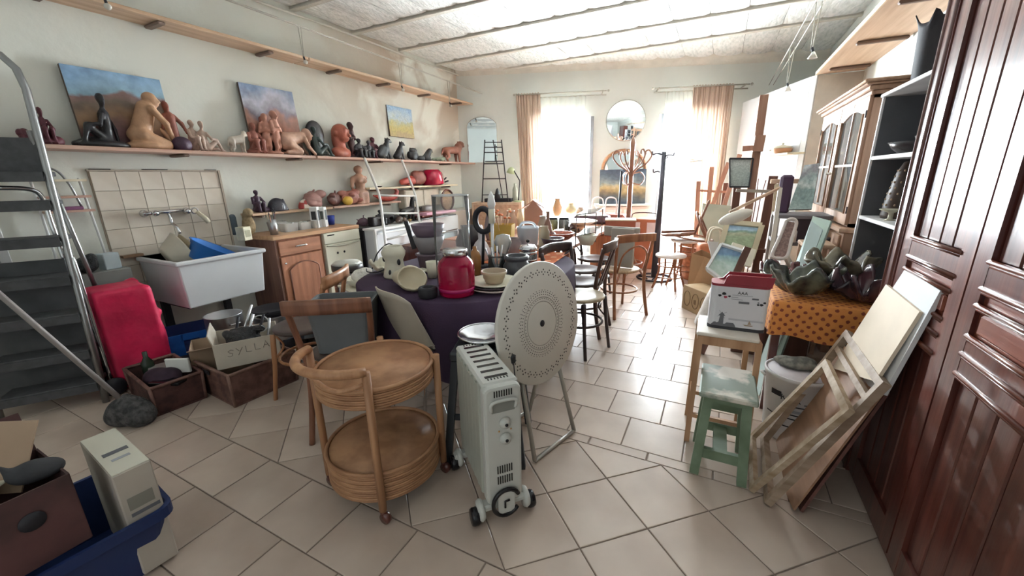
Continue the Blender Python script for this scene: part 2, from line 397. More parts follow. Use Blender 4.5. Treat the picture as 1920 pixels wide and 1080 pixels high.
for i, (a0, a1) in enumerate((W1, W2)):
    b = MB(); fw = .05
    mid = (a0 + a1) / 2
    for x in (a0 + fw / 2, a1 - fw / 2, mid): b.box((x, .22, (ZT + .06) / 2), (fw, .05, ZT - .06))
    for z in (.06 + fw / 2, ZT - fw / 2, 1.0): b.box((mid, .22, z), (a1 - a0, .045, fw))
    f = struct(b.build('window_%d' % (i + 1), M_frame)); f.matrix_world = MW
    for x0, x1 in ((a0 + fw, mid - fw / 2), (mid + fw / 2, a1 - fw)):
        for z0, z1 in ((.11, .975), (1.025, ZT - fw)):
            MB().box(((x0 + x1) / 2, .22, (z0 + z1) / 2), (x1 - x0, .006, z1 - z0)).build('pane', M_pane, f)
# ceiling: plastered hollow blocks between joists
ce = struct(MB().span((XL - .2, -2.2, ZC + .03), (XR + .2, 8.6, ZC + .2)).build('ceiling', M_gap))
JY = [4.11 + .825 * i for i in range(-7, 4)]
ptn = {}
for i, y in enumerate(JY):
    y1 = JY[i + 1] if i + 1 < len(JY) else 8.5
    MB().box((-1.5, y, ZC + .015), (5.6, .07, .06), bev=.006).build('joist', M_joist, ce)
    n = 14; wv = (XR - XL) / n
    for j in range(n):
        x = XL + (j + .5) * wv; L = y1 - y - .10
        if y > YB(x) + .3: continue
        key = (round(L, 2)); 
        if key not in ptn:
            b = MB(); N = 6
            def fn(s, t, L=L): 
                e = 4 * s * (1 - s); return ((s - .5) * wv * .985, (t - .5) * L, -.016 * e ** .35 + .02 - .004 * math.sin(t * 9 + s * 5))
            b.grid(fn, N, 6); b.box((0, 0, .04), (wv * .99, L, .03)); ptn[key] = b.mesh('ceiling_block', M_ceil)
        o = bpy.data.objects.new('ceiling_block', ptn[key]); COL.objects.link(o); o.parent = ce; o.location = (x, (y + y1) / 2, ZC + random.uniform(-.004, .004))
# plaster cove where the ceiling meets the far wall, and the steel-grey conduit along the left wall top
def coved(s, t):
    a = R(90 * t); r = .10 + .05 * s
    return (6.0 * s, -r + r * math.sin(a) - .0 , ZC + .02 - r * (1 - math.cos(a)) * .9)
b = MB(); b.grid(lambda s, t: (coved(s, 1 - t)), 24, 6); o = struct(b.build('trim_1', M_joist)); o.matrix_world = MW
pts = [(XL + .03, 1.5 + i * .5, ZC - .05 - .01 * math.sin(i)) for i in range(11)]
struct(MB().tube(pts, .013, 6).build('trim_2', M_joist))
# tiled splashback on the left wall behind the sink
M_wtile = mat('wall_tile', '#dcd2c4', .25, col2='#d0c4b4', scale=3, rnd=.03); M_trim = mat('tile_trim', '#b9ab9a', .4)
y0, y1 = 1.335, 2.225; zt = 1.50; nw = 6; tw = (y1 - y0) / nw; b = MB().box((0, 0, 0), (.012, tw - .003, tw - .003), bev=.002); tm = b.mesh('tile', M_wtile)
bk = MB().span((XL, y0 - .008, zt - 7 * tw), (XL + .006, y1 + .008, zt)).build('tile_backing', mat('tile_joint', '#a99b8c', .8), wl)
for i in range(nw):
    for j in range(7):
        o = bpy.data.objects.new('tile', tm); COL.objects.link(o); o.parent = wl; o.location = (XL + .008 + random.uniform(0, .0015), y0 + (i + .5) * tw, zt - (j + .5) * tw)
MB().span((XL, y1, zt - 7 * tw), (XL + .022, y1 + .016, zt + .012)).span((XL, y0 - .012, zt), (XL + .02, y1 + .012, zt + .012)).build('tile_edging', M_trim, wl)
for a0, a1 in ((1.34, 1.46), (1.66, 1.83), (2.12, 2.21)): MB().span((XL, a0, zt + .011), (XL + .024, a1, zt + .017)).build('edging_strip', mat('dark_strip', '#2e2625', .6), wl)
# diagonal closet partition in the far right corner
def slab(p, q, z0, z1, t, name, m):
    p = Vector(p); q = Vector(q); d = (q - p); L = d.length; M_ = Matrix.Translation(((p.x + q.x) / 2, (p.y + q.y) / 2, 0)) @ Matrix.Rotation(math.atan2(d.y, d.x), 4, 'Z')
    return MB().box((0, 0, (z0 + z1) / 2), (L, t, z1 - z0), M=M_).build(name, m)
o = struct(slab((.18, 7.62), (.80, 6.06), 0, 2.45, .03, 'trim_3', mat('closet_white', '#cfd1d3', .6, var=.03)))
o = struct(slab((.80, 6.06), (.845, 6.0), 0, 2.45, .03, 'trim_4', mat('white_gloss_edge', '#f0f0ef', .3)))
o = struct(slab((.845, 6.0), (XR, 6.0), 0, 2.44, .03, 'trim_5', mat('beige_board', '#cdc4b8', .6)))
# ================================================================ RIGHT SIDE: wardrobe, bookcase, hutch, shelf, closet items
M_mahog = wood('mahogany', '#6a3a30', '#4a2420', .28, 'z', 3, coat=.5, bump=.03)
M_mahog_h = wood('mahogany_rail', '#74402f', '#512720', .28, 'y', 3, coat=.5, bump=.03)
M_pine = wood('pine', '#d3b69b', '#b9977a', .5, 'y', 2.2)
M_pine_end = wood('pine_dark', '#7d6456', '#66503f', .6, 'x', 3)
M_oak = wood('pale_oak', '#b8957c', '#9a765d', .42, 'z', 2.5)
M_oak_h = wood('pale_oak_across', '#bb9a80', '#9d7a62', .42, 'y', 2.5)
M_glass = thin('clear_glass', '#f2f7f6', .9)
M_black = mat('black_matt', '#26242a', .6); M_blackg = mat('black_gloss', '#1b1a1e', .22)
M_chrome = mat('chrome', '#d5d6d8', .18, 1.0, var=.05); M_steel = mat('brushed_steel', '#b4b4b6', .35, .9, var=.1)
t = thing('wooden_wardrobe', 'big dark red wooden wardrobe with plank doors at the right edge', 'wardrobe', (.69, 0, 0))
b = MB(); b.span((.03, .75, 0), (.55, .77, 2.3)); b.span((.03, 2.262, 0), (.55, 2.285, 2.3)); b.span((.53, .75, 0), (.55, 2.28, 2.3)); b.span((0, .75, 2.26), (.55, 2.285, 2.3)); b.span((.01, .75, .0), (.55, 2.28, .06))
b.build('body', M_mahog, t)
MB().span((-.004, 2.178, 0), (.03, 2.285, 2.3)).tube([(-.003, 2.196, 0), (-.003, 2.196, 2.3)], .009, 8).tube([(-.003, 2.262, 0), (-.003, 2.262, 2.3)], .008, 8).build('stile', M_mahog, t)
def wdoor(ya, yb):     # ya < yb; leaf of frame, upper planks, middle panel, lower planks
    d = MB(); d.span((0, yb - .075, .03), (.028, yb, 2.25)); d.span((0, ya, .03), (.028, ya + .075, 2.25))
    for z0, z1 in ((2.16, 2.25), (1.075, 1.15), (.81, .925), (.03, .13)): d.span((.001, ya + .07, z0), (.027, yb - .07, z1))
    d = d.build('door', M_mahog, t)
    P0, P1 = ya + .075, yb - .075; n = 4; wv = (P1 - P0) / n
    for z0, z1 in ((1.15, 2.16), (.13, .81)):
        for i in range(n): MB().box((.02, P0 + (i + .5) * wv, (z0 + z1) / 2), (.014, wv - .006, z1 - z0), bev=.004).build('plank', M_mahog, d)
    MB().span((.012, P0, .92), (.026, P1, 1.08)).build('panel', wood('cedar', '#8a4a35', '#6e3526', .35, 'y', 3, coat=.4), d)
    MB().box((.01, (P0 + P1) / 2, .973), (.016, P1 - P0 - .05, .06), bev=.006).build('raised_panel', MATS['cedar'], d)
    for z in (1.148, 1.072, 1.022, .928, .872, .808):
        MB().tube([(0, P0 - .004, z), (0, P1 + .004, z)], .0075, 8).tube([(.004, P0, z - .012), (.004, P1, z - .012)], .005, 6).build('moulding', M_mahog_h, d)
    return d
wdoor(1.655, 2.172); d2 = wdoor(1.1, 1.645)
# --- bookcase
M_bc_in = mat('charcoal_laminate', '#55565a', .55); M_bc = mat('white_laminate', '#e2e0df', .4)
t = thing('bookcase', 'white-edged open bookcase with dark grey inside, left of the wooden wardrobe', 'bookcase', (.88, 2.3, 0))
[MB().span((.0, y, 0), (.355, y + .02, 1.865)).build('side_panel', M_bc, t) for y in (1.318, 0.0)]
MB().span((.345, 0.02, 0), (.365, 1.318, 1.865)).build('back_panel', M_bc_in, t); MB().span((.012, 1.31, 0.02), (.345, 1.318, 1.855)).build('lining', M_bc_in, t)
MB().box((.175, .669, 1.868), (.37, 1.345, .022), bev=.004).build('top_board', M_bc, t)
for z in (1.48, 1.09, .40, .06): MB().box((.175, .669, z), (.345, 1.298, .024), bev=.003).build('shelf', M_bc, t)
def pot(name, label, cat, loc, prof, m, group=None, n=28, sx=1, sy=1, rz=0, wob=0):
    return tag(MB().lathe(prof, n, sx=sx, sy=sy, wob=wob).build(name, m, None, loc, rz), label, cat, group)
def bowlprof(r, h, t=.006, foot=.5, inner=None):
    return [(r * foot, 0), (r * (foot + .15), h * .12), (r * .86, h * .5), (r, h), (r - t, h), (r * .84 - t, h * .52), (r * foot, h * .2), (0.0001, h * .16)]
M_dkcer = mat('dark_ceramic', '#3a3336', .25, var=.3, scale=9)
p0 = aX(1675, 287, 1.02)
pot('serving_bowl', 'wide dark ceramic dish on the upper bookcase shelf', 'bowl', (1.03, 3.33, 1.492), bowlprof(.15, .07), M_dkcer)
pot('serving_bowl', 'dark oval dish nearer the wardrobe on the upper bookcase shelf', 'bowl', (1.03, 3.02, 1.492), bowlprof(.125, .085), mat('brown_ceramic', '#43322f', .3, var=.3))
pot('small_cup', 'small white cup before the dark dishes on the bookcase shelf', 'cup', (.93, 3.03, 1.492), [(.012, 0), (.02, .03), (.018, .03), (.012, .006), (.0001, .006)], M_white)
pot('round_vase', 'pale round glazed vase at the wardrobe end of the upper bookcase shelf', 'vase', (1.0, 2.80, 1.492), [(.03, 0), (.06, .05), (.055, .1), (.03, .13), (.026, .13), (.05, .1), (.025, .02), (.0001, .02)], mat('pale_glaze', '#cfd3d2', .2))
# pierced ceramic cone lamp: holes are punched through as dark studs in geometry
t = thing('pierced_cone', 'tall dark ceramic cone pierced with holes on the middle bookcase shelf', 'lamp', (1.03, 3.42, 1.102))
MB().lathe([(.085, 0), (.088, .02), (.08, .12), (.055, .28), (.03, .345), (.0001, .355)], 24).build('shade', mat('umber_clay', '#4b3a30', .5, var=.25), t)
b = MB()
for j in range(8):
    z = .05 + j * .035; r = np.interp(z, [.02, .12, .28, .345], [.088, .08, .055, .03])
    for k in range(10): a = 2 * math.pi * (k + .5 * (j % 2)) / 10; b.ell((r * math.cos(a), r * math.sin(a), z), (.005, .005, .007), n=6)
o = b.build('punched_holes', mat('hole_light', '#b59a7c', .8), t); o['kind'] = 'stuff'
pot('footed_dish', 'small pale footed dish in front of the pierced cone', 'dish', (.95, 3.27, 1.102), [(.03, 0), (.012, .012), (.012, .045), (.06, .065), (.057, .068), (.0001, .055)], mat('cream_glaze', '#c9c1a9', .3))
pot('glass_vase', 'tall clear glass vase beside the wardrobe on the middle bookcase shelf', 'vase', (1.0, 3.10, 1.102), [(.03, 0), (.035, .1), (.045, .26), (.042, .26), (.03, .1), (.026, .01), (.0001, .01)], M_glass)
# tall black vase with torn rim, on top
t0 = (1.06, 3.52, 1.879); t = thing('tall_black_vase', 'tall black vase with a jagged crown-like rim on top of the bookcase', 'vase', t0)
b = MB()
def fn(s, q):
    a = 2 * math.pi * s; r = .085 + .02 * q; top = .36 + .05 * max(0, math.sin(a * 5)) ** 3 + .012 * math.sin(a * 3)
    fl_ = (1 + .25 * max(0, q - .85) / .15 * max(0, math.sin(a * 5)) ** 2)
    return (r * fl_ * math.cos(a), r * fl_ * math.sin(a), top * q)
b.grid(fn, 48, 14, closed=True); b.build('body', M_black, t, solid=.006)
MB().lathe([(.085, 0), (.085, .006), (.0001, .006)], 24).build('base', M_black, t)
# --- glazed hutch
t = thing('glazed_hutch', 'pale wooden hutch with glazed doors between the bookcase and the closet', 'cabinet', (.85, 3.77, 0))
b = MB(); L = 1.53; ZB, ZH = 1.0, 1.90
for y in (0, L - .025): b.span((0.02, y, ZB), (.40, y + .025, ZH))
b.span((.38, 0, 0), (.40, L, ZH)); b.span((.02, 0, ZH - .02), (.40, L, ZH)); b.span((.02, 0, ZB), (.40, L, ZB + .025)); b.build('upper_carcass', M_oak, t)
b = MB()
for i, (dx, z0, z1) in enumerate(((.0, ZH, ZH + .03), (.02, ZH + .03, ZH + .06), (.045, ZH + .06, ZH + .075), (.06, ZH + .075, ZH + .095))):
    b.box(((.40 - dx) / 2, L / 2, (z0 + z1) / 2), (.40 + dx, L + 2 * dx, z1 - z0), bev=.006)
b.build('cornice', M_oak_h, t)
MB().span((.03, .03, 1.42), (.38, L - .03, 1.438)).build('inner_shelf', M_oak_h, t)
MB().span((.372, .03, ZB + .03), (.379, L - .03, ZH - .02)).build('back_lining', mat('hutch_lining', '#b59c86', .6), t)
for k, (ya, yb) in enumerate(((.02, .755), (.775, 1.51))):
    d = MB(); sw = .07
    d.span((0, ya, ZB + .01), (.022, ya + sw, ZH)); d.span((0, yb - sw, ZB + .01), (.022, yb, ZH)); d.span((.001, ya + sw, ZB + .01), (.021, yb - sw, ZB + .09))
    pts = [(ya + sw, ZH), (yb - sw, ZH)] + [(yb - sw - (yb - ya - 2 * sw) * i / 10, ZH - .12 + .05 * math.sin(math.pi * i / 10)) for i in range(11)]
    Mx = Matrix(((0, 0, 1, .001), (1, 0, 0, 0), (0, 1, 0, 0), (0, 0, 0, 1)))
    d.prism(pts, .02, Mx); d.tube([(-.004, ya + sw, ZB + .09), (-.004, ya + sw, ZH - .11)], .006, 6).tube([(-.004, yb - sw, ZB + .09), (-.004, yb - sw, ZH - .11)], .006, 6)
    d = d.build('glazed_door', M_oak, t)
    MB().span((.009, ya + sw - .004, ZB + .085), (.013, yb - sw + .004, ZH - .07)).build('pane', M_glass, d)
    MB().box((.008, (ya + yb) / 2, 1.5), (.014, .018, .78)).build('glazing_bar', M_oak, d)
    MB().box((.008, (ya + yb) / 2, 1.44), (.014, yb - ya - 2 * sw, .018)).build('glazing_bar', M_oak, d)
    MB().ell((-.014, yb - .035 if k == 0 else ya + .035, 1.38), (.014, .012, .012)).build('door_knob', mat('porcelain', '#e9e6dd', .2), d)
    for z in (1.12, 1.78): MB().tube([(-.003, ya + .006 if k == 0 else yb - .006, z - .025), (-.003, ya + .006 if k == 0 else yb - .006, z + .025)], .005, 6).build('hinge', M_black, d)
b = MB(); b.span((0.0, -.02, .0), (.395, L + .02, .955)); b.build('base_carcass', M_oak, t); MB().box((.18, L / 2, .975), (.43, L + .08, .04), bev=.008).build('base_top', M_oak_h, t)
for ya, yb in ((.03, .50), (.53, 1.0), (1.03, 1.5)):
    dr = MB().box((-.006, (ya + yb) / 2, .87), (.02, yb - ya, .13), bev=.006).build('drawer', M_oak_h, t)
    MB().ell((-.025, (ya + yb) / 2, .87), (.016, .016, .016)).build('knob', M_black, dr)
    dr = MB().box((-.006, (ya + yb) / 2, .42), (.02, yb - ya, .72), bev=.006).build('base_door', M_oak, t)
    MB().box((-.018, (ya + yb) / 2, .42), (.014, yb - ya - .14, .56), bev=.006).build('raised_panel', M_oak, dr)
g = 'wine glasses inside the hutch'
for k in range(4):
    pot('wine_glass', 'stemmed wine glass inside the hutch, ' + ['nearest the bookcase', 'second from the bookcase', 'third from the bookcase', 'furthest from the bookcase'][k], 'glass', (1.0 + .1 * (k % 2), 3.98 + .17 * k, 1.438), [(.03, 0), (.004, .006), (.004, .07), (.034, .11), (.03, .17), (.028, .17), (.03, .11), (.0001, .075)], M_glass, g, 14)
for k in range(3):
    pot('stacked_plate', ['white plate at the near end inside the hutch', 'white plate in the middle inside the hutch', 'white plate at the far end inside the hutch'][k], 'plate', (1.03, 4.05 + .3 * k, 1.025), [(.05, 0), (.11, .015), (.108, .02), (.05, .006), (.0001, .006)], M_white, 'plates inside the hutch', 22)
for k in range(4):
    y = 3.70 - .012 * k; b = MB().bar((.86 - .02 * k, y, .45), (.98 + .05 * (k % 2), y + .04, 1.02 + .05 * k), .022, .022)
    tag(b.build('wooden_batten', M_oak if k % 2 else M_pine_end), ['thin pale batten leaning between hutch and bookcase', 'brown batten leaning behind the thin pale one by the hutch', 'long pale batten leaning nearest the hutch side', 'tallest brown batten leaning between hutch and bookcase'][k], 'batten', 'battens beside the hutch')
# --- long upper shelf on the right wall
t = thing('long_shelf', 'long pine shelf high on the right wall above the hutch', 'shelf', (1.25, 2.3, 2.45))
MB().box((-.213, 1.85, .015), (.426, 3.70, .028), bev=.004).build('plank', M_pine, t)
MB().box((-.43, 1.85, .015), (.012, 3.70, .034)).build('edge_lip', mat('pine_edge', '#e3cfb4', .5), t)
for y in (3.40, 2.42, 1.47, .5):
    MB().box((-.19, y, -.013), (.34, .045, .026), bev=.008).build('bracket', M_pine_end, t)
# shelf and dish on the closet partition
u_ = (Vector((.80, 6.06, 0)) - Vector((.18, 7.62, 0))).normalized(); nrm = Vector((-u_.y, u_.x, 0)); nrm = nrm if nrm.y < 0 else -nrm
def onpart(px, py, off=0.0):
    r = ray(px, py); o0 = Vector((.18, 7.62, 0)) + nrm * (.016 + off); tt = (o0.x * nrm.x + o0.y * nrm.y) / (r[0] * nrm.x + r[1] * nrm.y); return Vector((r[0] * tt, r[1] * tt, r[2] * tt + H))
a_, c_ = onpart(1441, 289, .09), onpart(1493, 287, .09); mid_ = (a_ + c_) / 2; L = (c_ - a_).length
t = tag(MB().box((0, 0, 0), (L, .2, .02), bev=.003).build('wall_shelf', mat('cream_board', '#e5d8bc', .5), None, mid_ - Vector((0, 0, .01)), math.atan2(u_.y, u_.x)), 'small cream shelf on the white closet partition', 'shelf')
tp = Vector((mid_.x, mid_.y, mid_.z)); k = mpp(tp)
t = thing('casserole', 'terracotta and cream lidded casserole on the small cream shelf', 'pot', tp)
MB().lathe([(.06, 0), (.105, .02), (.11, .055), (.105, .06), (.0001, .06)], 24).build('pot_body', mat('terracotta_glaze', '#d19a74', .35), t)
MB().lathe([(.112, .06), (.09, .085), (.03, .1), (.012, .105), (.016, .125), (.0001, .13)], 24).build('lid', mat('cream_glaze', '#c9c1a9'), t)
for s in (-1, 1): MB().tube(arc((s * .115, 0, .045), .022, -90, 90, 6) if s > 0 else arc((s * .115, 0, .045), .022, 90, 270, 6), .007, 6).build('handle', mat('cream_glaze', ''), t)
# cable lights: two runs of twin steel cable with hanging halogen spots
M_cable = mat('light_cable', '#b9b4a8', .5, .3); M_halo = mat('halogen_glass', '#f3efe4', .15, trans=.4)
def lamp(p, drop, label, group, shape=0):
    t = thing('cable_spotlight', label, 'lamp', p, 0, group)
    MB().tube([(-.02, 0, .004), (-.005, 0, -drop)], .004, 5).tube([(.02, 0, .004), (.005, 0, -drop)], .004, 5).build('twin_rods', M_cable, t)
    MB().tube([(0, 0, -drop), (.012, 0, -drop - .035)], .009, 8).build('socket', M_black, t)
    if shape: MB().lathe([(.008, 0), (.034, -.05), (.032, -.05), (.0001, -.01)], 16, Matrix.Translation((.014, 0, -drop - .03))).build('shade', M_halo, t)
    else: MB().ell((.018, 0, -drop - .05), (.022, .022, .02)).build('bulb', M_halo, t)
for z, y in ((2.80, -.02), (2.80, .02)):
    pass
tag(MB().tube([(-3.86, 6.44, 2.80), (-3.86, -1.0, 2.93)], .005, 5).tube([(-3.82, 6.46, 2.795), (-3.82, -1.0, 2.925)], .005, 5).build('light_cable', M_cable), 'twin steel light cables stretched along the left wall under the ceiling', 'cable')
tag(MB().tube([(.50, 7.95, 2.72), (.50, -1.0, 2.60)], .005, 5).tube([(.56, 7.98, 2.72), (.56, -1.0, 2.60)], .005, 5).build('light_cable', M_cable), 'twin steel light cables stretched along the right side under the ceiling', 'cable')
GL = 'halogen spots on the cables'
for px, y0, dl, lb in ((563, 0, 0, 'clear bulb hanging over the left shelf, nearest to the second painting'), (750, 0, 0, 'clear bulb hanging over the left shelf before the damp stain'), (841, 0, 0, 'clear bulb hanging near the far end of the left cables'), (180, 0, 0, 'clear bulb hanging nearest the top left ladder')):
    lo_, hi_ = 0.5, 6.4
    for _ in range(40):
        m_ = (lo_ + hi_) / 2
        if pix((-3.84, m_, 2.8))[0] < px: lo_ = m_
        else: hi_ = m_
    zc = 2.93 - .13 * (lo_ + 1) / 7.44; bot = {563: 115, 750: 168, 841: 198, 180: 8}[px]; d_ = zc - aX(px, bot, -3.84).z
    lamp((-3.84, lo_, zc), max(.06, d_ - .05), lb, GL)
for px, bot, lb in ((1537, 82, 'cone-shaded spot hanging nearest the right pine shelf'), (1486, 152, 'cone-shaded spot hanging above the closet partition')):
    lo_, hi_ = 2.0, 7.9
    for _ in range(40):
        m_ = (lo_ + hi_) / 2
        if pix((.53, m_, 2.68))[0] > px: lo_ = m_
        else: hi_ = m_
    zc = 2.60 + .12 * (lo_ + 1) / 8.95; lamp((.53, lo_, zc), max(.06, zc - aX(px, bot, .53).z - .06), lb, GL, 1)
# --- near right: leaning frames and boards, stools, bucket, cloth table
M_raw = wood('raw_stretcher', '#b9a48c', '#9b8468', .6, 'x', 3); M_raw2 = wood('raw_stretcher_dark', '#a8937f', '#8a745f', .6, 'x', 3)
def onPl(px, py, X0, s):
    r = ray(px, py); tt = (H + s * X0) / (s * r[0] - r[2]); return Vector((r[0] * tt, r[1] * tt, r[2] * tt + H))
def leaning_frame(label, corners, X0, s, wv, th, extra=(), m=None):
    P = [onPl(px, py, X0, s) for px, py in corners]
    for p in P[2:]: p.z = max(p.z, .012); 
    nn = (P[1] - P[0]).cross(P[3] - P[0]).normalized()
    t = thing('canvas_stretcher', label, 'frame', (P[2] + P[3]) / 2 * 1, 0, 'canvas stretchers leaning on the wardrobe'); o0 = Vector(t.location)
    names = ('top_bar', 'right_bar', 'bottom_bar', 'left_bar')
    for i in range(4):
        a, c = P[i] - o0, P[(i + 1) % 4] - o0; inn = ((P[(i + 2) % 4] + P[(i + 3) % 4]) / 2 - (P[i] + P[(i + 1) % 4]) / 2).normalized() * wv / 2
        MB().bar(a + inn, c + inn, wv, th, nn).build(names[i], m or M_raw, t)
    for f0 in extra:
        a = P[0].lerp(P[3], f0) - o0; c = P[1].lerp(P[2], f0) - o0; MB().bar(a, c, wv * .8, th * .8, nn).build('cross_bar', m or M_raw, t)
    return t
leaning_frame('small raw wooden canvas stretcher in front of the bigger one', [(1552, 675), (1598, 770), (1408, 930), (1407, 820)], .275, 2.2, .032, .022)
leaning_frame('larger raw wooden canvas stretcher with a second bar near its top', [(1592, 620), (1664, 720), (1437, 958), (1430, 825)], .335, 2.2, .03, .03, (.13,), M_raw2)
def leaning_board(name, label, cat, corners, X0, s, th, m):
    P = [onPl(px, py, X0, s) for px, py in corners]; nn = (P[1] - P[0]).cross(P[3] - P[0]).normalized()
    if nn.x > 0: nn = -nn
    b = MB(); o0 = (P[2] + P[3]) / 2; vs = [p - o0 for p in P] + [p - o0 - nn * th for p in P]
    b.add(vs, [(0, 1, 2, 3), (7, 6, 5, 4)] + [(i, 4 + i, 4 + (i + 1) % 4, (i + 1) % 4) for i in range(4)])
    return tag(b.build(name, m, None, o0), label, cat)
leaning_board('plywood_board', 'tan plywood board seen through the leaning stretchers', 'board', [(1575, 640), (1655, 735), (1487, 955), (1440, 850)], .41, 2.5, .008, wood('plywood', '#ab8468', '#8c6a52', .55, 'y', 2))
leaning_board('hardboard_sheet', 'reddish brown hardboard sheet behind the stretchers, near the floor', 'board', [(1600, 650), (1662, 735), (1500, 958), (1450, 850)], .445, 2.6, .012, wood('hardboard', '#7a5248', '#5f3d38', .5, 'y', 2))
leaning_board('primed_canvas', 'beige canvas panel leaning against the wardrobe behind the stretchers', 'board', [(1661, 533), (1724, 584), (1640, 715), (1560, 690)], .5, 5.6, .012, mat('primed_beige', '#e0cfb8', .7, var=.06))
leaning_board('primed_canvas', 'pale grey white panel leaning furthest back on the wardrobe', 'board', [(1697, 504), (1763, 545), (1655, 740), (1575, 690)], .56, 8.0, .014, mat('primed_white', '#d9dadb', .7, var=.05))
# tall stool
M_beech = wood('beech_stool', '#c39a78', '#a87e5c', .45, 'z', 2.5)
t = thing('tall_stool', 'tall wooden stool with white top standing under the printed tin', 'stool', (.1, 2.22, 0))
c4 = [(-.115, -.125), (.145, -.125), (.115, .13), (-.13, .13)]
for x, y in c4: MB().bar((x * 1.06, y * 1.02, 0), (x * .98, y, .615), .026, .026).build('leg', M_beech, t)
MB().box((.005, .0, .628), (.275, .285, .018), bev=.005).build('seat', mat('worn_white_seat', '#e9e0d3', .5, var=.08), t)
for i in range(4):
    a, c = c4[i], c4[(i + 1) % 4]; MB().bar((*a, .595), (*c, .595), .018, .045).build('apron', M_beech, t); MB().bar((*a, .16 + .06 * (i % 2)), (*c, .16 + .06 * (i % 2)), .018, .022).build('stretcher', M_beech, t)
tp = Vector((.1, 2.22, .637))
# printed tin
t = thing('printed_oil_tin', 'white printed tin with dark red lid on the tall stool', 'tin', (.137, 2.235, .637), R(1.5))
def rrect(a, b_, r, n=5):
    return [(sx * (a - r) + r * math.cos(R(a0 + 90 * i / n)), sy * (b_ - r) + r * math.sin(R(a0 + 90 * i / n))) for sx, sy, a0 in ((1, 1, 0), (-1, 1, 90), (-1, -1, 180), (1, -1, 270)) for i in range(n + 1)]
hb = .215; P_ = rrect(.128, .062, .03)
MB().prism([(x * .995, y) for x, y in P_], hb, Matrix.Translation((0, 0, .012))).build('body', mat('tin_white', '#dcdce0', .35, var=.04), t)
MB().prism([(x * 1.004, y * 1.006) for x, y in P_], .017).build('bottom_rim', mat('tin_black', '#37373c', .4), t)
Mr = mat('tin_red', '#96303c', .4); b = MB().prism([(x * 1.006, y * 1.01) for x, y in P_], .012, Matrix.Translation((0, 0, hb + .008)))
b.prism([(-.075, 0), (.13, 0), (.138, .052), (-.055, .052), (-.066, .04)], .006, Matrix(((1, 0, 0, 0), (0, 0, 1, -.058), (0, 1, 0, hb + .015), (0, 0, 0, 1)))); b.prism([(-.12, 0), (.13, 0), (.138, .045), (-.05, .045), (-.075, .012)], .006, Matrix(((1, 0, 0, 0), (0, 0, 1, .052), (0, 1, 0, hb + .015), (0, 0, 0, 1))))
b.build('lid', Mr, t)
Mg = mat('print_grey', '#6c6d72', .6); Mk = mat('print_black', '#26262b', .6); Mlg = mat('print_pale_grey', '#a9aab0', .6); fy = -.0628
MF = Matrix(((1, 0, 0, 0), (0, 0, -1, fy), (0, 1, 0, 0), (0, 0, 0, 1)))
flat_text('AAA', .022, Mk, t, (.012, fy, .195), (R(90), 0, 0)); 
for z, w0, x in ((.183, .088, .012), (.172, .03, -.02), (.162, .05, -.01)): MB().box((x, fy, z), (w0, .0008, .0028)).build('printed_line', Mlg, t)
for x, z, w0, h0 in ((.068, .171, .028, .008), (.022, .148, .046, .011)): MB().box((x, fy, z), (w0, .0009, h0)).build('printed_label', Mg, t)
for x, z, r, mm, rot in ((-.086, .176, .0075, Mk, 20), (-.068, .186, .0095, Mk, -20), (-.06, .17, .008, mat('print_red', '#b0455a', .6), 10), (-.044, .175, .006, Mk, 40), (.083, .145, .0055, Mk, 0), (.097, .146, .0075, Mk, 15), (.108, .157, .006, Mk, 60), (.083, .155, .004, Mg, 0)):
    MB().prism([(r * math.cos(R(q + rot)) * 1.1, r * math.sin(R(q + rot)) * (.7 + .3 * (q % 120 == 0))) for q in range(0, 360, 60)], .0008, MF @ Matrix.Translation((x, z, 0))).build('printed_petal', mm, t)
MB().prism([(-.115, 0), (-.1, .018), (-.092, .02), (-.088, .016), (-.078, .02), (-.074, .055), (-.082, .055), (-.066, .075), (-.05, .055), (-.057, .055), (-.056, .012), (-.048, .014), (-.042, .022), (-.012, .022), (-.004, .012), (0, 0)], .0008, MF @ Matrix.Translation((0, .016, 0))).build('printed_windmill', Mg, t)
for q in (35, 125): MB().bar((-.066 - .024 * math.cos(R(q)), fy, .078 - .024 * math.sin(R(q))), (-.066 + .024 * math.cos(R(q)), fy, .078 + .024 * math.sin(R(q))), .002, .0012, (0, 1, 0)).build('printed_sail', Mlg, t)
MB().box((.04, fy + .0002, .057), (.15, .0008, .009)).build('printed_horizon', mat('print_haze', '#bdbec4', .6), t)
MB().prism([(.03, .036), (.075, .036), (.068, .03), (.04, .03)], .0008, MF).prism([(.05, .038), (.066, .04), (.056, .06)], .0008, MF).build('printed_boat', mat('print_tan', '#a5917c', .6), t)
# green stool
M_grn = mat('worn_green_paint', '#7d9078', .55, col2='#66785f', scale=7); M_grn_top = mat('worn_green_seat', '#8a9688', .5, col2='#d8d2c4', scale=5, lo=.46, hi=.52, detail=6)
t = thing('green_stool', 'small worn green wooden stool with chipped white paint on its seat', 'stool', (.128, 1.975, 0))
MB().box((0, 0, .438), (.235, .325, .026), bev=.006).build('seat', M_grn_top, t)
MB().box((0, 0, .41), (.19, .27, .03)).build('apron', M_grn, t)
lg = [(-.075, -.105), (.078, -.105), (.078, .11), (-.075, .11)]
for x, y in lg: MB().bar((x * 1.32, y * 1.22, 0), (x, y, .425), .04, .034).build('leg', M_grn, t)
for i in (0, 2):
    a, c = lg[i], lg[i + 1]; MB().bar((a[0] * 1.22, a[1] * 1.15, .12), (c[0] * 1.22, c[1] * 1.15, .12), .024, .05).build('stretcher', M_grn, t)
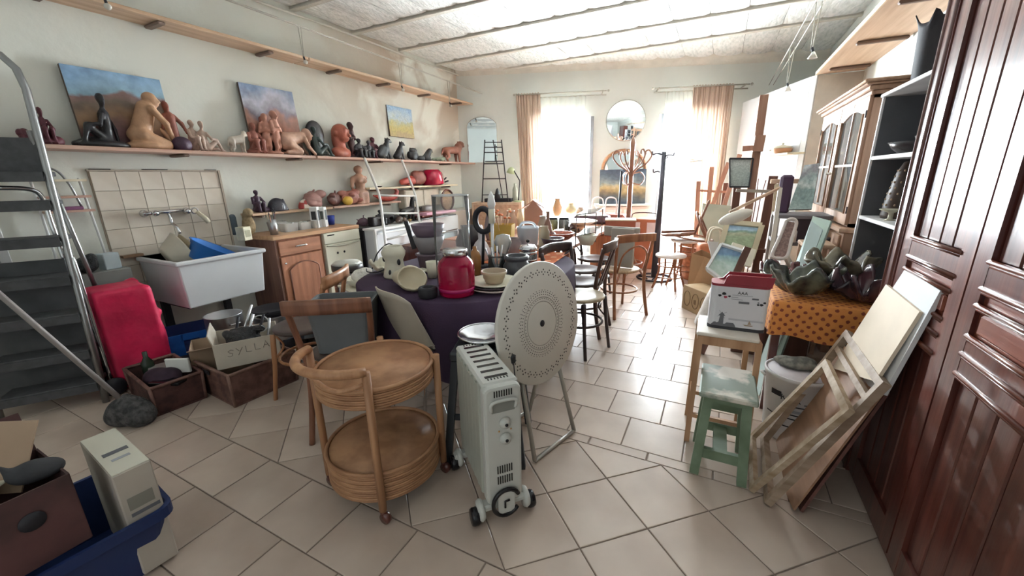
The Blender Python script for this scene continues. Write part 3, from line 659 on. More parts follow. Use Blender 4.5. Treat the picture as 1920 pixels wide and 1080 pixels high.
MB().bar((0, -.12, .12), (0, .125, .12), .06, .03).build('stretcher', M_grn, t); MB().bar((lg[0][0] * 1.1, .12, .25), (lg[1][0] * 1.1, .12, .25), .022, .05).build('stretcher', M_grn, t)
# table under an orange printed cloth
def cloth_print(name, base, spot, s):
    m = bpy.data.materials.new(name); m.use_nodes = True; nt = m.node_tree; b = nt.nodes['Principled BSDF']; b.inputs['Roughness'].default_value = .85
    tc = nt.nodes.new('ShaderNodeTexCoord'); mp = nt.nodes.new('ShaderNodeMapping'); mp.inputs['Scale'].default_value = (s, s, s); mp.inputs['Rotation'].default_value = (0, 0, R(45)); nt.links.new(tc.outputs['UV'], mp.inputs[0])
    v = nt.nodes.new('ShaderNodeTexVoronoi'); v.voronoi_dimensions = '2D'; v.inputs['Randomness'].default_value = 0.05; v.inputs['Scale'].default_value = 1; nt.links.new(mp.outputs[0], v.inputs['Vector'])
    n = nt.nodes.new('ShaderNodeTexNoise'); n.inputs['Scale'].default_value = 4; nt.links.new(mp.outputs[0], n.inputs['Vector'])
    ad = nt.nodes.new('ShaderNodeMath'); ad.operation = 'MULTIPLY_ADD'; ad.inputs[1].default_value = .28; nt.links.new(n.outputs[0], ad.inputs[0]); nt.links.new(v.outputs['Distance'], ad.inputs[2])
    r = nt.nodes.new('ShaderNodeValToRGB'); r.color_ramp.elements[0].position = .36; r.color_ramp.elements[1].position = .40; r.color_ramp.elements[0].color = lin(spot); r.color_ramp.elements[1].color = lin(base)
    nt.links.new(ad.outputs[0], r.inputs[0]); nt.links.new(r.outputs[0], b.inputs['Base Color']); MATS[name] = m; return m
def uvbox(o, s=1.0):
    me = o.data; uv = me.uv_layers.new(name='uv')
    for p in me.polygons:
        n = p.normal
        for li in p.loop_indices:
            c = me.vertices[me.loops[li].vertex_index].co
            uv.data[li].uv = (c.x * s, c.y * s) if abs(n.z) > .6 else ((c.y * s, c.z * s) if abs(n.x) > abs(n.y) else (c.x * s, c.z * s))
    return o
M_orange = cloth_print('orange_print', '#c9823f', '#7c3a24', 26)
t = thing('side_table', 'plain wooden table hidden under the orange printed cloth', 'table', (.595, 2.95, 0))
MB().box((0, 0, .685), (.51, .72, .02)).build('tabletop', M_pine, t)
for x in (-.22, .22):
    for y in (-.32, .32): MB().bar((x, y, 0), (x, y, .675), .04, .04).build('leg', M_mahog, t)
def drape(w, d, zt, drop, wav, n=20):
    b = MB(); per = []
    N = 96
    for i in range(N):
        a = 2 * math.pi * i / N; cx_, sy_ = math.cos(a), math.sin(a); k = 1 / max(abs(cx_) / w, abs(sy_) / d); k = min(k, 1.18 * min(w, d) * 1.6); per.append((cx_ * k, sy_ * k, a))
    vs = [(0, 0, zt)]
    rows = [(.6, 0), (.97, 0), (1.0, -.006)] + [(1.004 + .0 * j, -.006 - drop * j / 5) for j in range(1, 6)]
    for j, (s, dz) in enumerate(rows):
        for x, y, a in per:
            f_ = max(0, j - 2) / 5; q = s + wav * f_ * (math.sin(a * 11) * .6 + math.sin(a * 17 + 1) * .4); vs.append((x * q, y * q, zt + dz - (.012 * math.sin(a * 7) * f_)))
    fs = [(0, 1 + i, 1 + (i + 1) % N) for i in range(N)]
    for j in range(len(rows) - 1):
        for i in range(N): i2 = (i + 1) % N; fs.append((1 + j * N + i, 1 + (j + 1) * N + i, 1 + (j + 1) * N + i2, 1 + j * N + i2))
    return b.add(vs, fs, 0, True)
o = tag(drape(.262, .372, .701, .2, .03).build('tablecloth', M_orange, None, (.595, 2.95, 0)), 'orange cloth printed with dark red motifs under the ceramic leaf bowls', 'tablecloth'); uvbox(o)
# leaf-shaped ceramics
def leafbowl(name, label, loc, rx, ry, h, m, seed, rz=0, lobes=5, amp=.22, group='leaf-shaped ceramics on the orange cloth', tilt=0):
    rd = random.Random(seed); ph = rd.random() * 6
    def fn(s, q):
        a = 2 * math.pi * s; wv = 1 + amp * q * q * (math.sin(lobes * a + ph) * .6 + math.sin((lobes + 2) * a + 2 * ph) * .4)
        return (rx * wv * (q ** .75) * math.cos(a), ry * wv * (q ** .75) * math.sin(a), .008 + h * q ** 1.7 * (1 + .45 * amp * 3 * math.sin(lobes * a + ph + 1.2) + .12 * math.sin(13 * a + ph)) + tilt * rx * q * math.cos(a))
    b = MB(); b.grid(fn, 64, 14, closed=True); o = b.build(name, m, None, loc, rz, solid=.016); return tag(o, label, 'ceramic bowl', group)
M_gg = mat('green_glaze', '#5b5f50', .22, col2='#26292a', scale=12, coat=.4, detail=6); M_tg = mat('olive_glaze', '#857c66', .22, col2='#3f3d36', scale=10, coat=.4); M_pg = mat('plum_glaze', '#5a3a40', .2, col2='#2b2228', scale=6, coat=.4); M_rg = mat('rose_glaze', '#9a6a68', .2, col2='#5b3a3c', scale=9, coat=.4)
zc = .704
leafbowl('leaf_bowl', 'big green glazed leaf bowl with dark hollow, nearest on the orange cloth', (.475, 2.77, zc), .175, .135, .13, M_gg, 3, R(10))
leafbowl('leaf_bowl', 'olive glazed leaf bowl with curled tips standing higher at the back', (.70, 3.02, zc + .06), .165, .145, .12, M_tg, 8, R(40), 6)
leafbowl('leaf_bowl', 'dark plum glazed leaf dish at the wardrobe end of the orange cloth', (.765, 2.74, zc), .145, .135, .12, M_pg, 5, 0, 7, .3)
leafbowl('leaf_bowl', 'rosy shell-like bowl with white lip between the bigger leaf bowls', (.545, 2.99, zc), .085, .07, .10, M_rg, 11, 0, 4, .3)
leafbowl('leaf_bowl', 'maroon glazed crumpled leaf dish at the left back of the cloth', (.43, 3.16, zc), .13, .11, .07, mat('maroon_glaze', '#6b3436', .2, col2='#3c2024', coat=.4), 17, 0, 5, .3)
leafbowl('leaf_bowl', 'grey green leaf dish propped under the olive bowl', (.70, 3.0, zc), .16, .15, .055, mat('grey_glaze', '#4d504b', .25, col2='#2f302f', coat=.3), 21, 0, 5, .2)
sculpt_later = []
# plaster bucket with printed text
def text_cyl(body, size, r, z, ang, m, parent, name='lettering'):
    c = bpy.data.curves.new(name, 'FONT'); c.body = body; c.size = size; c.align_x = 'CENTER'; c.align_y = 'CENTER'; c.extrude = .0004
    o = bpy.data.objects.new('tmp', c); me = bpy.data.meshes.new_from_object(o); bpy.data.objects.remove(o); bpy.data.curves.remove(c)
    for v_ in me.vertices:
        a = ang + v_.co.x / r; rr = r + v_.co.z; v_.co = (rr * math.cos(a), rr * math.sin(a), z + v_.co.y)
    me.materials.clear(); me.materials.append(m); q = bpy.data.objects.new(name, me); COL.objects.link(q); q.parent = parent; return q
def band(r0, r1, z0, z1, a0, a1, n=10):
    b = MB(); b.grid(lambda s, q: ((r0 + (r1 - r0) * q) * math.cos(a0 + (a1 - a0) * s), (r0 + (r1 - r0) * q) * math.sin(a0 + (a1 - a0) * s), z0 + (z1 - z0) * q), n, 1); return b
t = thing('plaster_bucket', 'white plastic plaster bucket with black lettering under the orange cloth', 'bucket', (.475, 2.41, 0)); rb = lambda z: .122 + .028 * z / .36
MB().lathe([(.12, 0), (.122, .006), (.15, .36), (.155, .362), (.155, .38), (.146, .38), (.144, .34), (.115, .02), (.0001, .02)], 40).build('pail', mat('bucket_plastic', '#d9d6d6', .4, var=.05), t)
MB().lathe([(.143, .372), (.14, .376), (.0001, .376)], 32).build('lid', mat('bucket_lid', '#d9d2d6', .45), t)
ca = face(-.475, -2.41); text_cyl('KTR', .05, rb(.26) + .001, .268, ca - .08, Mk, t)
for z, a0, a1, mm in ((.225, -.25, .7, Mk), (.175, -.2, .5, Mk), (.245, .35, .9, Mg), (.20, -.2, .3, Mlg), (.192, -.2, .3, Mlg), (.215, .4, .8, Mlg), (.15, -.9, .3, Mk), (.10, -.8, .4, Mk)):
    band(rb(z) + .001, rb(z + .007) + .001, z, z + .007, ca + a0, ca + a1).build('printed_line', mm, t)
band(rb(.27) + .001, rb(.3) + .001, .265, .295, ca - .75, ca - .38).build('printed_logo', Mk, t)
MB().tube([(-.15, -.02, .33), (-.165, 0, .34), (-.15, .02, .33)], .008, 6).build('handle_lug', M_white, t)
o = sculpt('work_rag', [('e', (0, 0, .02), (.07, .05, .025)), ('e', (.05, .03, .025), (.05, .04, .03)), ('e', (-.05, .03, .02), (.05, .03, .022)), ('c', (.06, 0, .03), (.1, -.03, .012), .018, .01)], mat('rag_grey', '#8c8a80', .9, col2='#5d5d57', scale=30), None, (.46, 2.44, .38), 0, 1, 30); tag(o, 'crumpled grey rag on the plaster bucket lid', 'rag')
# ================================================================ LEFT WALL: shelves, paintings, sculptures
XS = -4.115
def sh(x0, x1, yt, X=XS, z=1.665):
    """base point on a shelf (plane X, height z), width and height of what spans pixels x0..x1 up to row yt"""
    def solve(px):
        lo, hi = .3, 6.6
        for _ in range(40):
            m_ = (lo + hi) / 2
            if pix((X, m_, z))[0] < px: lo = m_
            else: hi = m_
        return lo
    a, c, m_ = solve(x0), solve(x1), solve((x0 + x1) / 2); p = Vector((X, m_, z)); return p, c - a, hgt(p, yt)
M_shelf = wood('shelf_pine', '#c9a796', '#b58c7a', .5, 'y', 2.0); M_brk = mat('bracket_wood', '#7b675b', .6, var=.15)
t = thing('long_shelf', 'long pine display shelf carrying the row of sculptures on the left wall', 'shelf', (XL, .6, 1.665))
MB().box((.13, 1.07, -.014), (.26, 2.90, .028), bev=.004).build('plank', M_shelf, t); MB().box((.13, 4.19, -.014), (.26, 3.30, .028), bev=.004).build('plank', M_shelf, t)
for px in (345, 560, 712, 842):
    p, _, _ = sh(px - 5, px + 5, 200, -4.05, 1.63); MB().box((.125, p.y - .6, -.04), (.235, .05, .024), bev=.008).build('bracket', M_brk, t)
t = thing('long_shelf', 'long pine shelf high on the left wall with dark brackets under it', 'shelf', (XL, -.9, 2.62))
MB().box((.13, 2.05, .014), (.26, 4.10, .028), bev=.004).build('plank', M_pine, t); MB().box((.13, 5.82, .014), (.26, 3.42, .028), bev=.004).build('plank', M_pine, t)
for px in (85, 300, 505, 635, 727, 803, 862):
    lo_, hi_ = .3, 6.6
    for _ in range(40):
        m_ = (lo_ + hi_) / 2
        if pix((-4.05, m_, 2.6))[0] < px: lo_ = m_
        else: hi_ = m_
    MB().box((.12, lo_ + .9, -.012), (.225, .055, .024), bev=.008).build('bracket', M_brk, t)
t = thing('lower_shelf', 'short pine shelf over the worktop carrying fruit-like ceramics', 'shelf', (XL, 2.36, 1.10))
MB().box((.1, .47, -.012), (.2, .94, .024), bev=.003).build('plank', M_pine, t); MB().box((.105, 1.52, -.008), (.21, 1.14, .024), bev=.003).build('plank', M_shelf, t)
for y in (.12, .86, 1.9): MB().box((.09, y, -.036), (.17, .03, .024)).build('bracket', M_brk, t)
t = thing('lower_shelf', 'pale shelf at the far end holding the crimson vase', 'shelf', (XL, 3.9, 1.30))
MB().box((.1, 1.0, -.012), (.2, 2.0, .024), bev=.003).build('plank', mat('cream_board', ''), t)
for y in (.2, 1.0, 1.8): MB().box((.09, y, -.036), (.17, .03, .024)).build('bracket', M_brk, t)
# paintings: canvases with painted landscapes (flat print on a stretched canvas)
def landscape(name, bands, seed=0, sc=3.0, warp=.16, detail=6):
    """bands: list of (height 0..1, hex) from bottom to top; wavy edges from noise"""
    m = bpy.data.materials.new(name); m.use_nodes = True; nt = m.node_tree; b = nt.nodes['Principled BSDF']; b.inputs['Roughness'].default_value = .55
    tc = nt.nodes.new('ShaderNodeTexCoord'); sp = nt.nodes.new('ShaderNodeSeparateXYZ'); nt.links.new(tc.outputs['Generated'], sp.inputs[0])
    mp = nt.nodes.new('ShaderNodeMapping'); mp.inputs['Location'].default_value = (seed, seed * 1.7, seed * .6); nt.links.new(tc.outputs['Generated'], mp.inputs[0])
    n = nt.nodes.new('ShaderNodeTexNoise'); n.inputs['Scale'].default_value = sc; n.inputs['Detail'].default_value = detail; nt.links.new(mp.outputs[0], n.inputs['Vector'])
    ma = nt.nodes.new('ShaderNodeMath'); ma.operation = 'SUBTRACT'; ma.inputs[1].default_value = .5; nt.links.new(n.outputs[0], ma.inputs[0])
    mm = nt.nodes.new('ShaderNodeMath'); mm.operation = 'MULTIPLY_ADD'; mm.inputs[1].default_value = warp * 2; nt.links.new(ma.outputs[0], mm.inputs[0]); nt.links.new(sp.outputs['Z'], mm.inputs[2])
    r = nt.nodes.new('ShaderNodeValToRGB'); el = r.color_ramp.elements
    while len(el) < len(bands): el.new(.5)
    for e, (p, c) in zip(el, bands): e.position = p; e.color = lin(c)
    nt.links.new(mm.outputs[0], r.inputs[0])
    n2 = nt.nodes.new('ShaderNodeTexNoise'); n2.inputs['Scale'].default_value = sc * 5; n2.inputs['Detail'].default_value = 4; nt.links.new(mp.outputs[0], n2.inputs['Vector'])
    mx = nt.nodes.new('ShaderNodeMixRGB'); mx.blend_type = 'OVERLAY'; mx.inputs[0].default_value = .6; nt.links.new(r.outputs[0], mx.inputs[1]); nt.links.new(n2.outputs[0], mx.inputs[2])
    nt.links.new(mx.outputs[0], b.inputs['Base Color']); MATS[name] = m; return m
M_canvas = mat('canvas_edge', '#5f5148', .8)
def canvas(name, label, w, h, m, M, group=None, th=.025, frame=None):
    """stretched canvas: width along local x, height along z, painted side to -y"""
    t = thing(name, label, 'painting', (0, 0, 0), 0, group); t.matrix_world = M
    MB().box((0, th / 2 + .001, h / 2), (w, th, h)).build('stretcher', M_canvas, t)
    b = MB(); b.box((0, 0, h / 2), (w, .002, h)); b.build('painted_face', m, t)
    if frame:
        fw, fm = frame; b = MB()
        for x in (-w / 2, w / 2): b.box((x, .008, h / 2), (fw, .04, h + fw), bev=.004)
        MB(); 
        for z in (0, h): b.box((0, .008, z), (w + fw, .038, fw), bev=.004)
        b.build('picture_frame', fm, t)
    return t
def lean_wall(p, ang=6):   # standing on the left shelf, facing +X, leaning back to the wall
    return Matrix.Translation(p) @ Matrix.Rotation(R(90), 4, 'Z') @ Matrix.Rotation(R(-ang), 4, 'X')
GP = 'landscape canvases on the left shelf'
p, wv, h = sh(160, 345, 128, -4.17); canvas('landscape_painting', 'largest canvas with blue sky over brown hills, behind the black figure', wv * .93, h * .96, landscape('paint_hills', [(0, '#4a3033'), (.25, '#6d4745'), (.42, '#8b6a4c'), (.62, '#7c6a5c'), (.73, '#8d6f6a'), (.78, '#8fb0c0'), (.85, '#8faec4'), (1, '#7f9fbe')], 2.3, 1.6, .4), lean_wall((-4.15, p.y, 1.667), 5), GP)
p, wv, h = sh(478, 572, 160, -4.17); canvas('landscape_painting', 'canvas of red hills under a cloudy sky, behind the pink couple', wv, h * .98, landscape('paint_red', [(0, '#54453a'), (.2, '#6f4e3c'), (.35, '#a5705c'), (.52, '#a98072'), (.6, '#8b848e'), (.78, '#b8b6c2'), (1, '#7f90ac')], 5.1, 2.2, .45), lean_wall((-4.15, p.y, 1.667), 5), GP)
a_ = aX(731, 255, -4.225); c_ = aX(776, 258, -4.225); tz = aX(735, 198, -4.225).z
canvas('landscape_painting', 'small canvas of yellow reeds under blue sky hung over the black cats', c_.y - a_.y, tz - a_.z, landscape('paint_reeds', [(0, '#a08b63'), (.3, '#b0a05f'), (.5, '#a9a887'), (.62, '#b9c5c9'), (1, '#93b1d0')], 9.7, 4, .4), Matrix.Translation((-4.215, (a_.y + c_.y) / 2, a_.z)) @ Matrix.Rotation(R(90), 4, 'Z') @ Matrix.Rotation(R(-3), 4, 'X'), GP)
# ---------------------------------------------------------------- sculpture templates (unit height; +x to the right, -y to the viewer)
def tf(pr, d=(0, 0, 0), s=1.0, rz=0, mx=1):
    out = []; c, sn = math.cos(R(rz)), math.sin(R(rz))
    P = lambda q: (d[0] + s * (c * q[0] * mx - sn * q[1]), d[1] + s * (sn * q[0] * mx + c * q[1]), d[2] + s * q[2])
    for p in pr:
        if p[0] == 'c': out.append(('c', P(p[1]), P(p[2])) + tuple(r * s for r in p[3:]))
        elif p[0] == '-': out.append(('-', tf([p[1]], d, s, rz, mx)[0]))
        else: out.append((p[0], P(p[1]), tuple(r * s for r in p[2]), ((p[3] if len(p) > 3 else 0) * mx + rz), (p[4] if len(p) > 4 else 0) * mx))
    return out
def head(c, s=1.0, hair=True, dr=(0, -1)):
    x, y, z = c; f = (x + dr[0] * .075 * s, y + dr[1] * .075 * s)
    o = [('e', c, (.075 * s, .085 * s, .10 * s)), ('c', (f[0], f[1], z - .0 * s), (f[0] + dr[0] * .025 * s, f[1] + dr[1] * .025 * s, z - .03 * s), .014 * s, .018 * s), ('e', (x + dr[0] * .04 * s, y + dr[1] * .04 * s, z - .065 * s), (.045 * s, .045 * s, .04 * s)), ('c', (x, y, z - .07 * s), (x - dr[0] * .02, y - dr[1] * .02, z - .16 * s), .045 * s, .05 * s)]
    if hair: o.append(('e', (x - dr[0] * .035 * s, y - dr[1] * .035 * s, z + .03 * s), (.085 * s, .085 * s, .085 * s)))
    return o
def seated(base=.0):       # hugging knees
    z = base; o = [('c', (0, .08, z + .14), (0, .06, z + .62), .15, .13), ('e', (0, .08, z + .12), (.2, .18, .12))] + head((0, .0, .88))
    for s in (-1, 1): o += [('c', (s * .09, .02, z + .13), (s * .11, -.26, z + .42), .095, .07), ('c', (s * .11, -.26, z + .42), (s * .09, -.3, z + .04), .068, .045), ('c', (s * .09, -.3, z + .035), (s * .1, -.4, z + .03), .04, .03), ('c', (s * .16, .05, z + .64), (s * .23, -.1, z + .42), .06, .048), ('c', (s * .23, -.1, z + .42), (s * .05, -.31, z + .42), .045, .035)]
    return o
def sidesit():             # legs stretched to the right, leaning on an arm
    o = [('c', (-.05, 0, .13), (-.12, .02, .58), .14, .12), ('e', (-.04, 0, .11), (.17, .16, .11))] + head((-.12, -.03, .86))
    o += [('c', (0, -.06, .12), (.34, -.1, .36), .1, .07), ('c', (.34, -.1, .36), (.5, -.12, .05), .065, .045), ('c', (.5, -.12, .04), (.6, -.13, .03), .04, .03), ('c', (0, .06, .1), (.36, .04, .12), .1, .07), ('c', (.36, .04, .12), (.66, .05, .05), .06, .04),
          ('c', (-.2, .08, .6), (-.34, .12, .34), .055, .045), ('c', (-.34, .12, .34), (-.33, .08, .03), .045, .035), ('c', (-.02, -.1, .58), (.1, -.18, .4), .055, .045), ('c', (.1, -.18, .4), (.3, -.15, .4), .042, .035)]
    return o
def kneel():               # kneeling, bent forward to the right, arms down
    o = [('c', (-.1, 0, .28), (.06, 0, .72), .16, .14), ('e', (-.12, 0, .24), (.19, .17, .16))] + head((.17, -.02, .88), 1.15, dr=(.8, -.6))
    for s in (-1, 1): o += [('c', (-.1, s * .1, .22), (.22, s * .13, .1), .12, .08), ('c', (.22, s * .12, .07), (-.22, s * .12, .06), .07, .05), ('c', (.08, s * .17, .7), (.24, s * .2, .46), .065, .05), ('c', (.24, s * .2, .46), (.36, s * .06, .2), .05, .04)]
    return o
def crouch():              # on hands and knees, head to the right
    o = [('c', (-.45, 0, .5), (.3, 0, .62), .24, .19), ('e', (-.5, 0, .45), (.3, .26, .3))] + head((.62, -.03, .72), 1.9, dr=(.8, -.6))
    for s in (-1, 1): o += [('c', (-.45, s * .15, .36), (.02, s * .18, .14), .17, .11), ('c', (.02, s * .18, .1), (-.6, s * .18, .08), .1, .07), ('c', (.3, s * .2, .55), (.42, s * .22, .3), .09, .07), ('c', (.42, s * .22, .3), (.75, s * .2, .06), .07, .055)]
    return o
def standpair():
    o = []
    for x, y, sc, hd in ((-.12, .03, .92, -.4), (.12, -.03, 1.0, .3)):
        q = [('c', (0, 0, .42), (0, 0, .72), .10, .11), ('e', (0, 0, .40), (.12, .11, .12))] + head((.02, -.02, .90), .95)
        for s in (-1, 1): q += [('c', (s * .06, 0, .4), (s * .055, -.03, .2), .075, .055), ('c', (s * .055, -.03, .2), (s * .05, .02, .02), .05, .035), ('c', (s * .12, 0, .74), (s * .17, -.05, .55), .045, .04), ('c', (s * .17, -.05, .55), (s * .02, -.13, .60), .038, .03)]
        o += tf(q, (x, y, 0), sc, hd * 60)
    return o + [('e', (0, 0, .03), (.28, .2, .05))]
def bust():
    return [('e', (0, .09, .52), (.2, .15, .42)), ('e', (0, 0, .72), (.2, .23, .26)), ('e', (0, -.07, .56), (.14, .16, .13)), ('c', (0, .03, .5), (0, .04, .3), .12, .15), ('e', (0, .03, .12), (.36, .2, .2)), ('c', (-.26, .03, .16), (.26, .03, .16), .12, .12), ('c', (0, -.22, .72), (0, -.27, .63), .025, .04), ('e', (.0, -.22, .55), (.05, .03, .02)), ('e', (-.08, -.19, .74), (.035, .03, .02)), ('e', (.08, -.19, .74), (.035, .03, .02)),
            ('e', (-.2, .02, .68), (.03, .05, .07)), ('e', (.2, .02, .68), (.03, .05, .07)), ('c', (-.09, -.2, .8), (.09, -.2, .8), .03, .03)]
def cat():
    return [('c', (-.12, 0, .2), (.08, 0, .6), .2, .13), ('e', (-.15, 0, .16), (.22, .19, .17)), ('c', (.08, 0, .6), (.16, 0, .78), .11, .09), ('e', (.2, 0, .84), (.14, .12, .11)), ('c', (.3, 0, .81), (.37, 0, .79), .06, .045), ('c', (.14, -.07, .92), (.13, -.09, 1.0), .035, .006), ('c', (.14, .07, .92), (.13, .09, 1.0), .035, .006),
            ('c', (.12, -.08, .5), (.2, -.08, .03), .06, .045), ('c', (.12, .08, .5), (.2, .08, .03), .06, .045), ('c', (.2, -.08, .03), (.28, -.08, .025), .04, .03), ('c', (.2, .08, .03), (.28, .08, .025), .04, .03), ('c', (-.3, .03, .08), (-.2, -.22, .04), .04, .03)]
def standing_beast(leg=.42, neck=.2, hd=1.0, tail=True):
    o = [('c', (-.42, 0, leg + .16), (.36, 0, leg + .22), .17, .2), ('c', (.42, 0, leg + .26), (.56, 0, leg + .3 + neck), .15, .12), ('e', (.6, 0, leg + .34 + neck), (.15 * hd, .12 * hd, .12 * hd)), ('c', (.66, 0, leg + .31 + neck), (.78, 0, leg + .26 + neck), .08 * hd, .06 * hd), ('c', (.55, -.08, leg + .42 + neck), (.52, -.11, leg + .48 + neck), .04, .02), ('c', (.55, .08, leg + .42 + neck), (.52, .11, leg + .48 + neck), .04, .02)]
    for s in (-1, 1): o += [('c', (.36, s * .11, leg + .1), (.38, s * .11, .03), .085, .055), ('c', (.38, s * .11, .03), (.44, s * .11, .03), .05, .04), ('c', (-.4, s * .11, leg + .12), (-.34, s * .12, leg * .62), .12, .07), ('c', (-.34, s * .12, leg * .62), (-.47, s * .12, leg * .35), .06, .05), ('c', (-.47, s * .12, leg * .35), (-.43, s * .12, .03), .05, .045), ('c', (-.43, s * .12, .03), (-.37, s * .12, .03), .045, .04)]
    if tail: o += [('c', (-.56, 0, leg + .2), (-.68, 0, leg - .08), .05, .035)]
    return o
def blob(seed, n=7, flat=.8):
    rd = random.Random(seed); return [('e', (0, 0, .45), (.38, .34, .42))] + [('e', (rd.uniform(-.34, .34), rd.uniform(-.3, .2), rd.uniform(.2, .8 * flat)), (rd.uniform(.12, .24),) * 3) for _ in range(n)]
def duck():
    return [('e', (-.1, 0, .3), (.62, .3, .3)), ('c', (-.6, 0, .36), (-.95, 0, .5), .16, .05), ('c', (.42, 0, .34), (.56, 0, .7), .15, .11), ('c', (.56, 0, .7), (.46, 0, .92), .1, .1), ('c', (.46, 0, .92), (.18, 0, .95), .09, .04), ('-', ('e', (-.12, 0, .62), (.42, .2, .26)))]
def torso():
    return [('e', (0, 0, .9), (.075, .085, .1)), ('e', (0, .03, .9), (.09, .09, .1)), ('c', (0, 0, .82), (0, 0, .74), .045, .055), ('c', (-.02, 0, .66), (0, 0, .42), .13, .1), ('c', (-.14, 0, .68), (.13, 0, .68), .06, .06), ('e', (-.06, -.1, .6), (.055, .05, .055)), ('e', (.06, -.1, .6), (.055, .05, .055)), ('e', (.01, .02, .3), (.16, .13, .16)), ('c', (-.06, 0, .28), (-.06, -.02, .02), .11, .1), ('c', (.07, 0, .28), (.07, -.01, .02), .11, .1), ('c', (-.18, 0, .66), (-.22, -.02, .46), .05, .04)]
def dome(): return [('e', (0, 0, .1), (.55, .5, .9))]
def owl(): return [('e', (0, 0, .38), (.3, .27, .42)), ('e', (0, -.02, .78), (.25, .22, .2)), ('c', (-.17, 0, .9), (-.2, 0, .99), .06, .02), ('c', (.17, 0, .9), (.2, 0, .99), .06, .02), ('c', (0, -.2, .77), (0, -.27, .7), .04, .015), ('e', (-.25, .05, .4), (.1, .2, .3)), ('e', (.25, .05, .4), (.1, .2, .3))]
M_s = lambda n, c, r=.5, **k: mat('clay_' + n, c, r, var=.22, scale=14, bump=.12, bscale=60, **k)
terra, pinkt, cream, blk = M_s('terracotta', '#a06455'), M_s('pink', '#c08a76'), M_s('cream', '#c7ad9d'), M_s('black', '#2e2c2f', .35)
maroon, grn, tan, purp, red = M_s('maroon', '#5e2b36'), M_s('green_black', '#3a4744', .35), M_s('tan', '#bf9472'), M_s('purple', '#4b3446'), M_s('red', '#a8463b')
GS = 'sculptures on the long left shelf'
def fig(name, label, x0, x1, yt, prims, m, rz=0, X=XS, z=1.667, group=GS, n=40, sy=1.0, wfit=True, cat='sculpture', yaw=0):
    p, wv, h = sh(x0, x1, yt, X, z)
    V, Q = snet(prims, n, .035); ca, sa = math.cos(R(rz)), math.sin(R(rz)); V = V @ np.array([[ca, sa, 0], [-sa, ca, 0], [0, 0, 1]])
    ex = V.max(0) - V.min(0); V = V - np.array([(V[:, 0].max() + V[:, 0].min()) / 2, (V[:, 1].max() + V[:, 1].min()) / 2, 0])
    s = h / V[:, 2].max(); sx = wv / ex[0] if wfit else s; sx = min(max(sx, s * .6), s * 1.7); yy = min(s, .21 / ex[1]) * sy
    V = V * np.array([sx, yy, s])
    me = bpy.data.meshes.new(name); me.from_pydata(V.tolist(), [], Q.tolist()); me.materials.append(m); me.polygons.foreach_set('use_smooth', [True] * len(Q)); me.update()
    o = bpy.data.objects.new(name, me); COL.objects.link(o); o.location = p; o.rotation_euler = (0, 0, R(90 + yaw)); return tag(o, label, cat, group)
fig('seated_figure', 'maroon clay seated figure at the ladder end of the shelf', 68, 122, 200, seated() + [('e', (0, 0, .06), (.42, .36, .12)), ('e', (.2, -.1, .1), (.25, .2, .15))], maroon, 0)
fig('seated_figure', 'small maroon clay lump figure half hidden by the ladder rail', 36, 66, 240, blob(4, 6), maroon)
fig('seated_figure', 'black clay figure sitting before the largest painting with legs stretched out', 140, 250, 172, tf(sidesit(), mx=-1) + [('e', (-.05, 0, .04), (.62, .25, .09))], blk, 0)
fig('kneeling_figure', 'large tan clay kneeling woman leaning forward before the largest painting', 238, 333, 170, kneel() + [('e', (-.02, -.02, .05), (.36, .22, .1))], tan, 0, n=48)
fig('standing_figure', 'brown red clay figure with a raised bent arm behind the tan kneeling woman', 312, 357, 190, [('c', (0, 0, .2), (0, 0, .66), .17, .14)] + head((-.04, -.02, .88)) + [('c', (-.14, 0, .7), (-.24, -.06, .45), .055, .045), ('c', (.14, 0, .7), (.3, -.04, .56), .055, .045), ('c', (.3, -.04, .56), (.36, -.1, .38), .045, .04), ('e', (0, 0, .1), (.24, .2, .16))], terra, 0, X=-4.18)
fig('cushion_stone', 'dark purple rounded clay stone below the brown red figure', 326, 362, 256, [('e', (0, 0, .4), (.6, .5, .55))], purp, X=-4.06)
fig('seated_couple', 'cream clay pair of seated figures with stretched legs', 361, 424, 226, tf(seated(), (-.22, .05, 0), .95, 20) + tf(sidesit(), (.16, -.05, 0), .95), cream, 0, n=46)
fig('goat_figure', 'small white clay goat standing beside the cream seated pair', 432, 468, 243, standing_beast(.36, .14, 1.0), M_s('white', '#d9cdbf'), 0)
fig('seated_figure', 'terracotta clay seated figure right of the white goat', 466, 504, 229, seated() + [('e', (0, 0, .06), (.35, .3, .1))], terra, 0)
fig('standing_pair', 'pink clay pair of standing nudes, tallest before the red hills painting', 494, 535, 206, standpair(), pinkt, 0, n=46)
fig('standing_figure', 'slim terracotta clay figure between the seated figure and the pink pair', 489, 512, 218, standpair()[:14] + [('e', (-.1, 0, .03), (.2, .2, .05))], terra, 0, X=-4.17)
fig('crouching_figure', 'pale pink clay woman crouching on hands and knees', 528, 588, 238, crouch(), M_s('pale_pink', '#c9a28c'), 0, n=46)
fig('haloed_figure', 'green black clay woman seated in front of a big black hair disc', 579, 612, 226, [('e', (0, .1, .62), (.4, .12, .4)), ('e', (0, .12, .3), (.36, .12, .34))], blk, 0, X=-4.18)
fig('seated_figure', 'dark green clay woman with legs stretched right before the black disc', 584, 628, 238, sidesit(), grn, 0, X=-4.07)
fig('portrait_bust', 'smooth terracotta portrait bust with long neck', 622, 664, 232, bust(), M_s('terracotta_smooth', '#a65c48', .4), 25, n=48)
fig('standing_figure', 'dark maroon clay figure standing behind the terracotta bust', 644, 670, 228, standpair()[14:], M_s('dark_brown', '#4a2f30'), 0, X=-4.19)
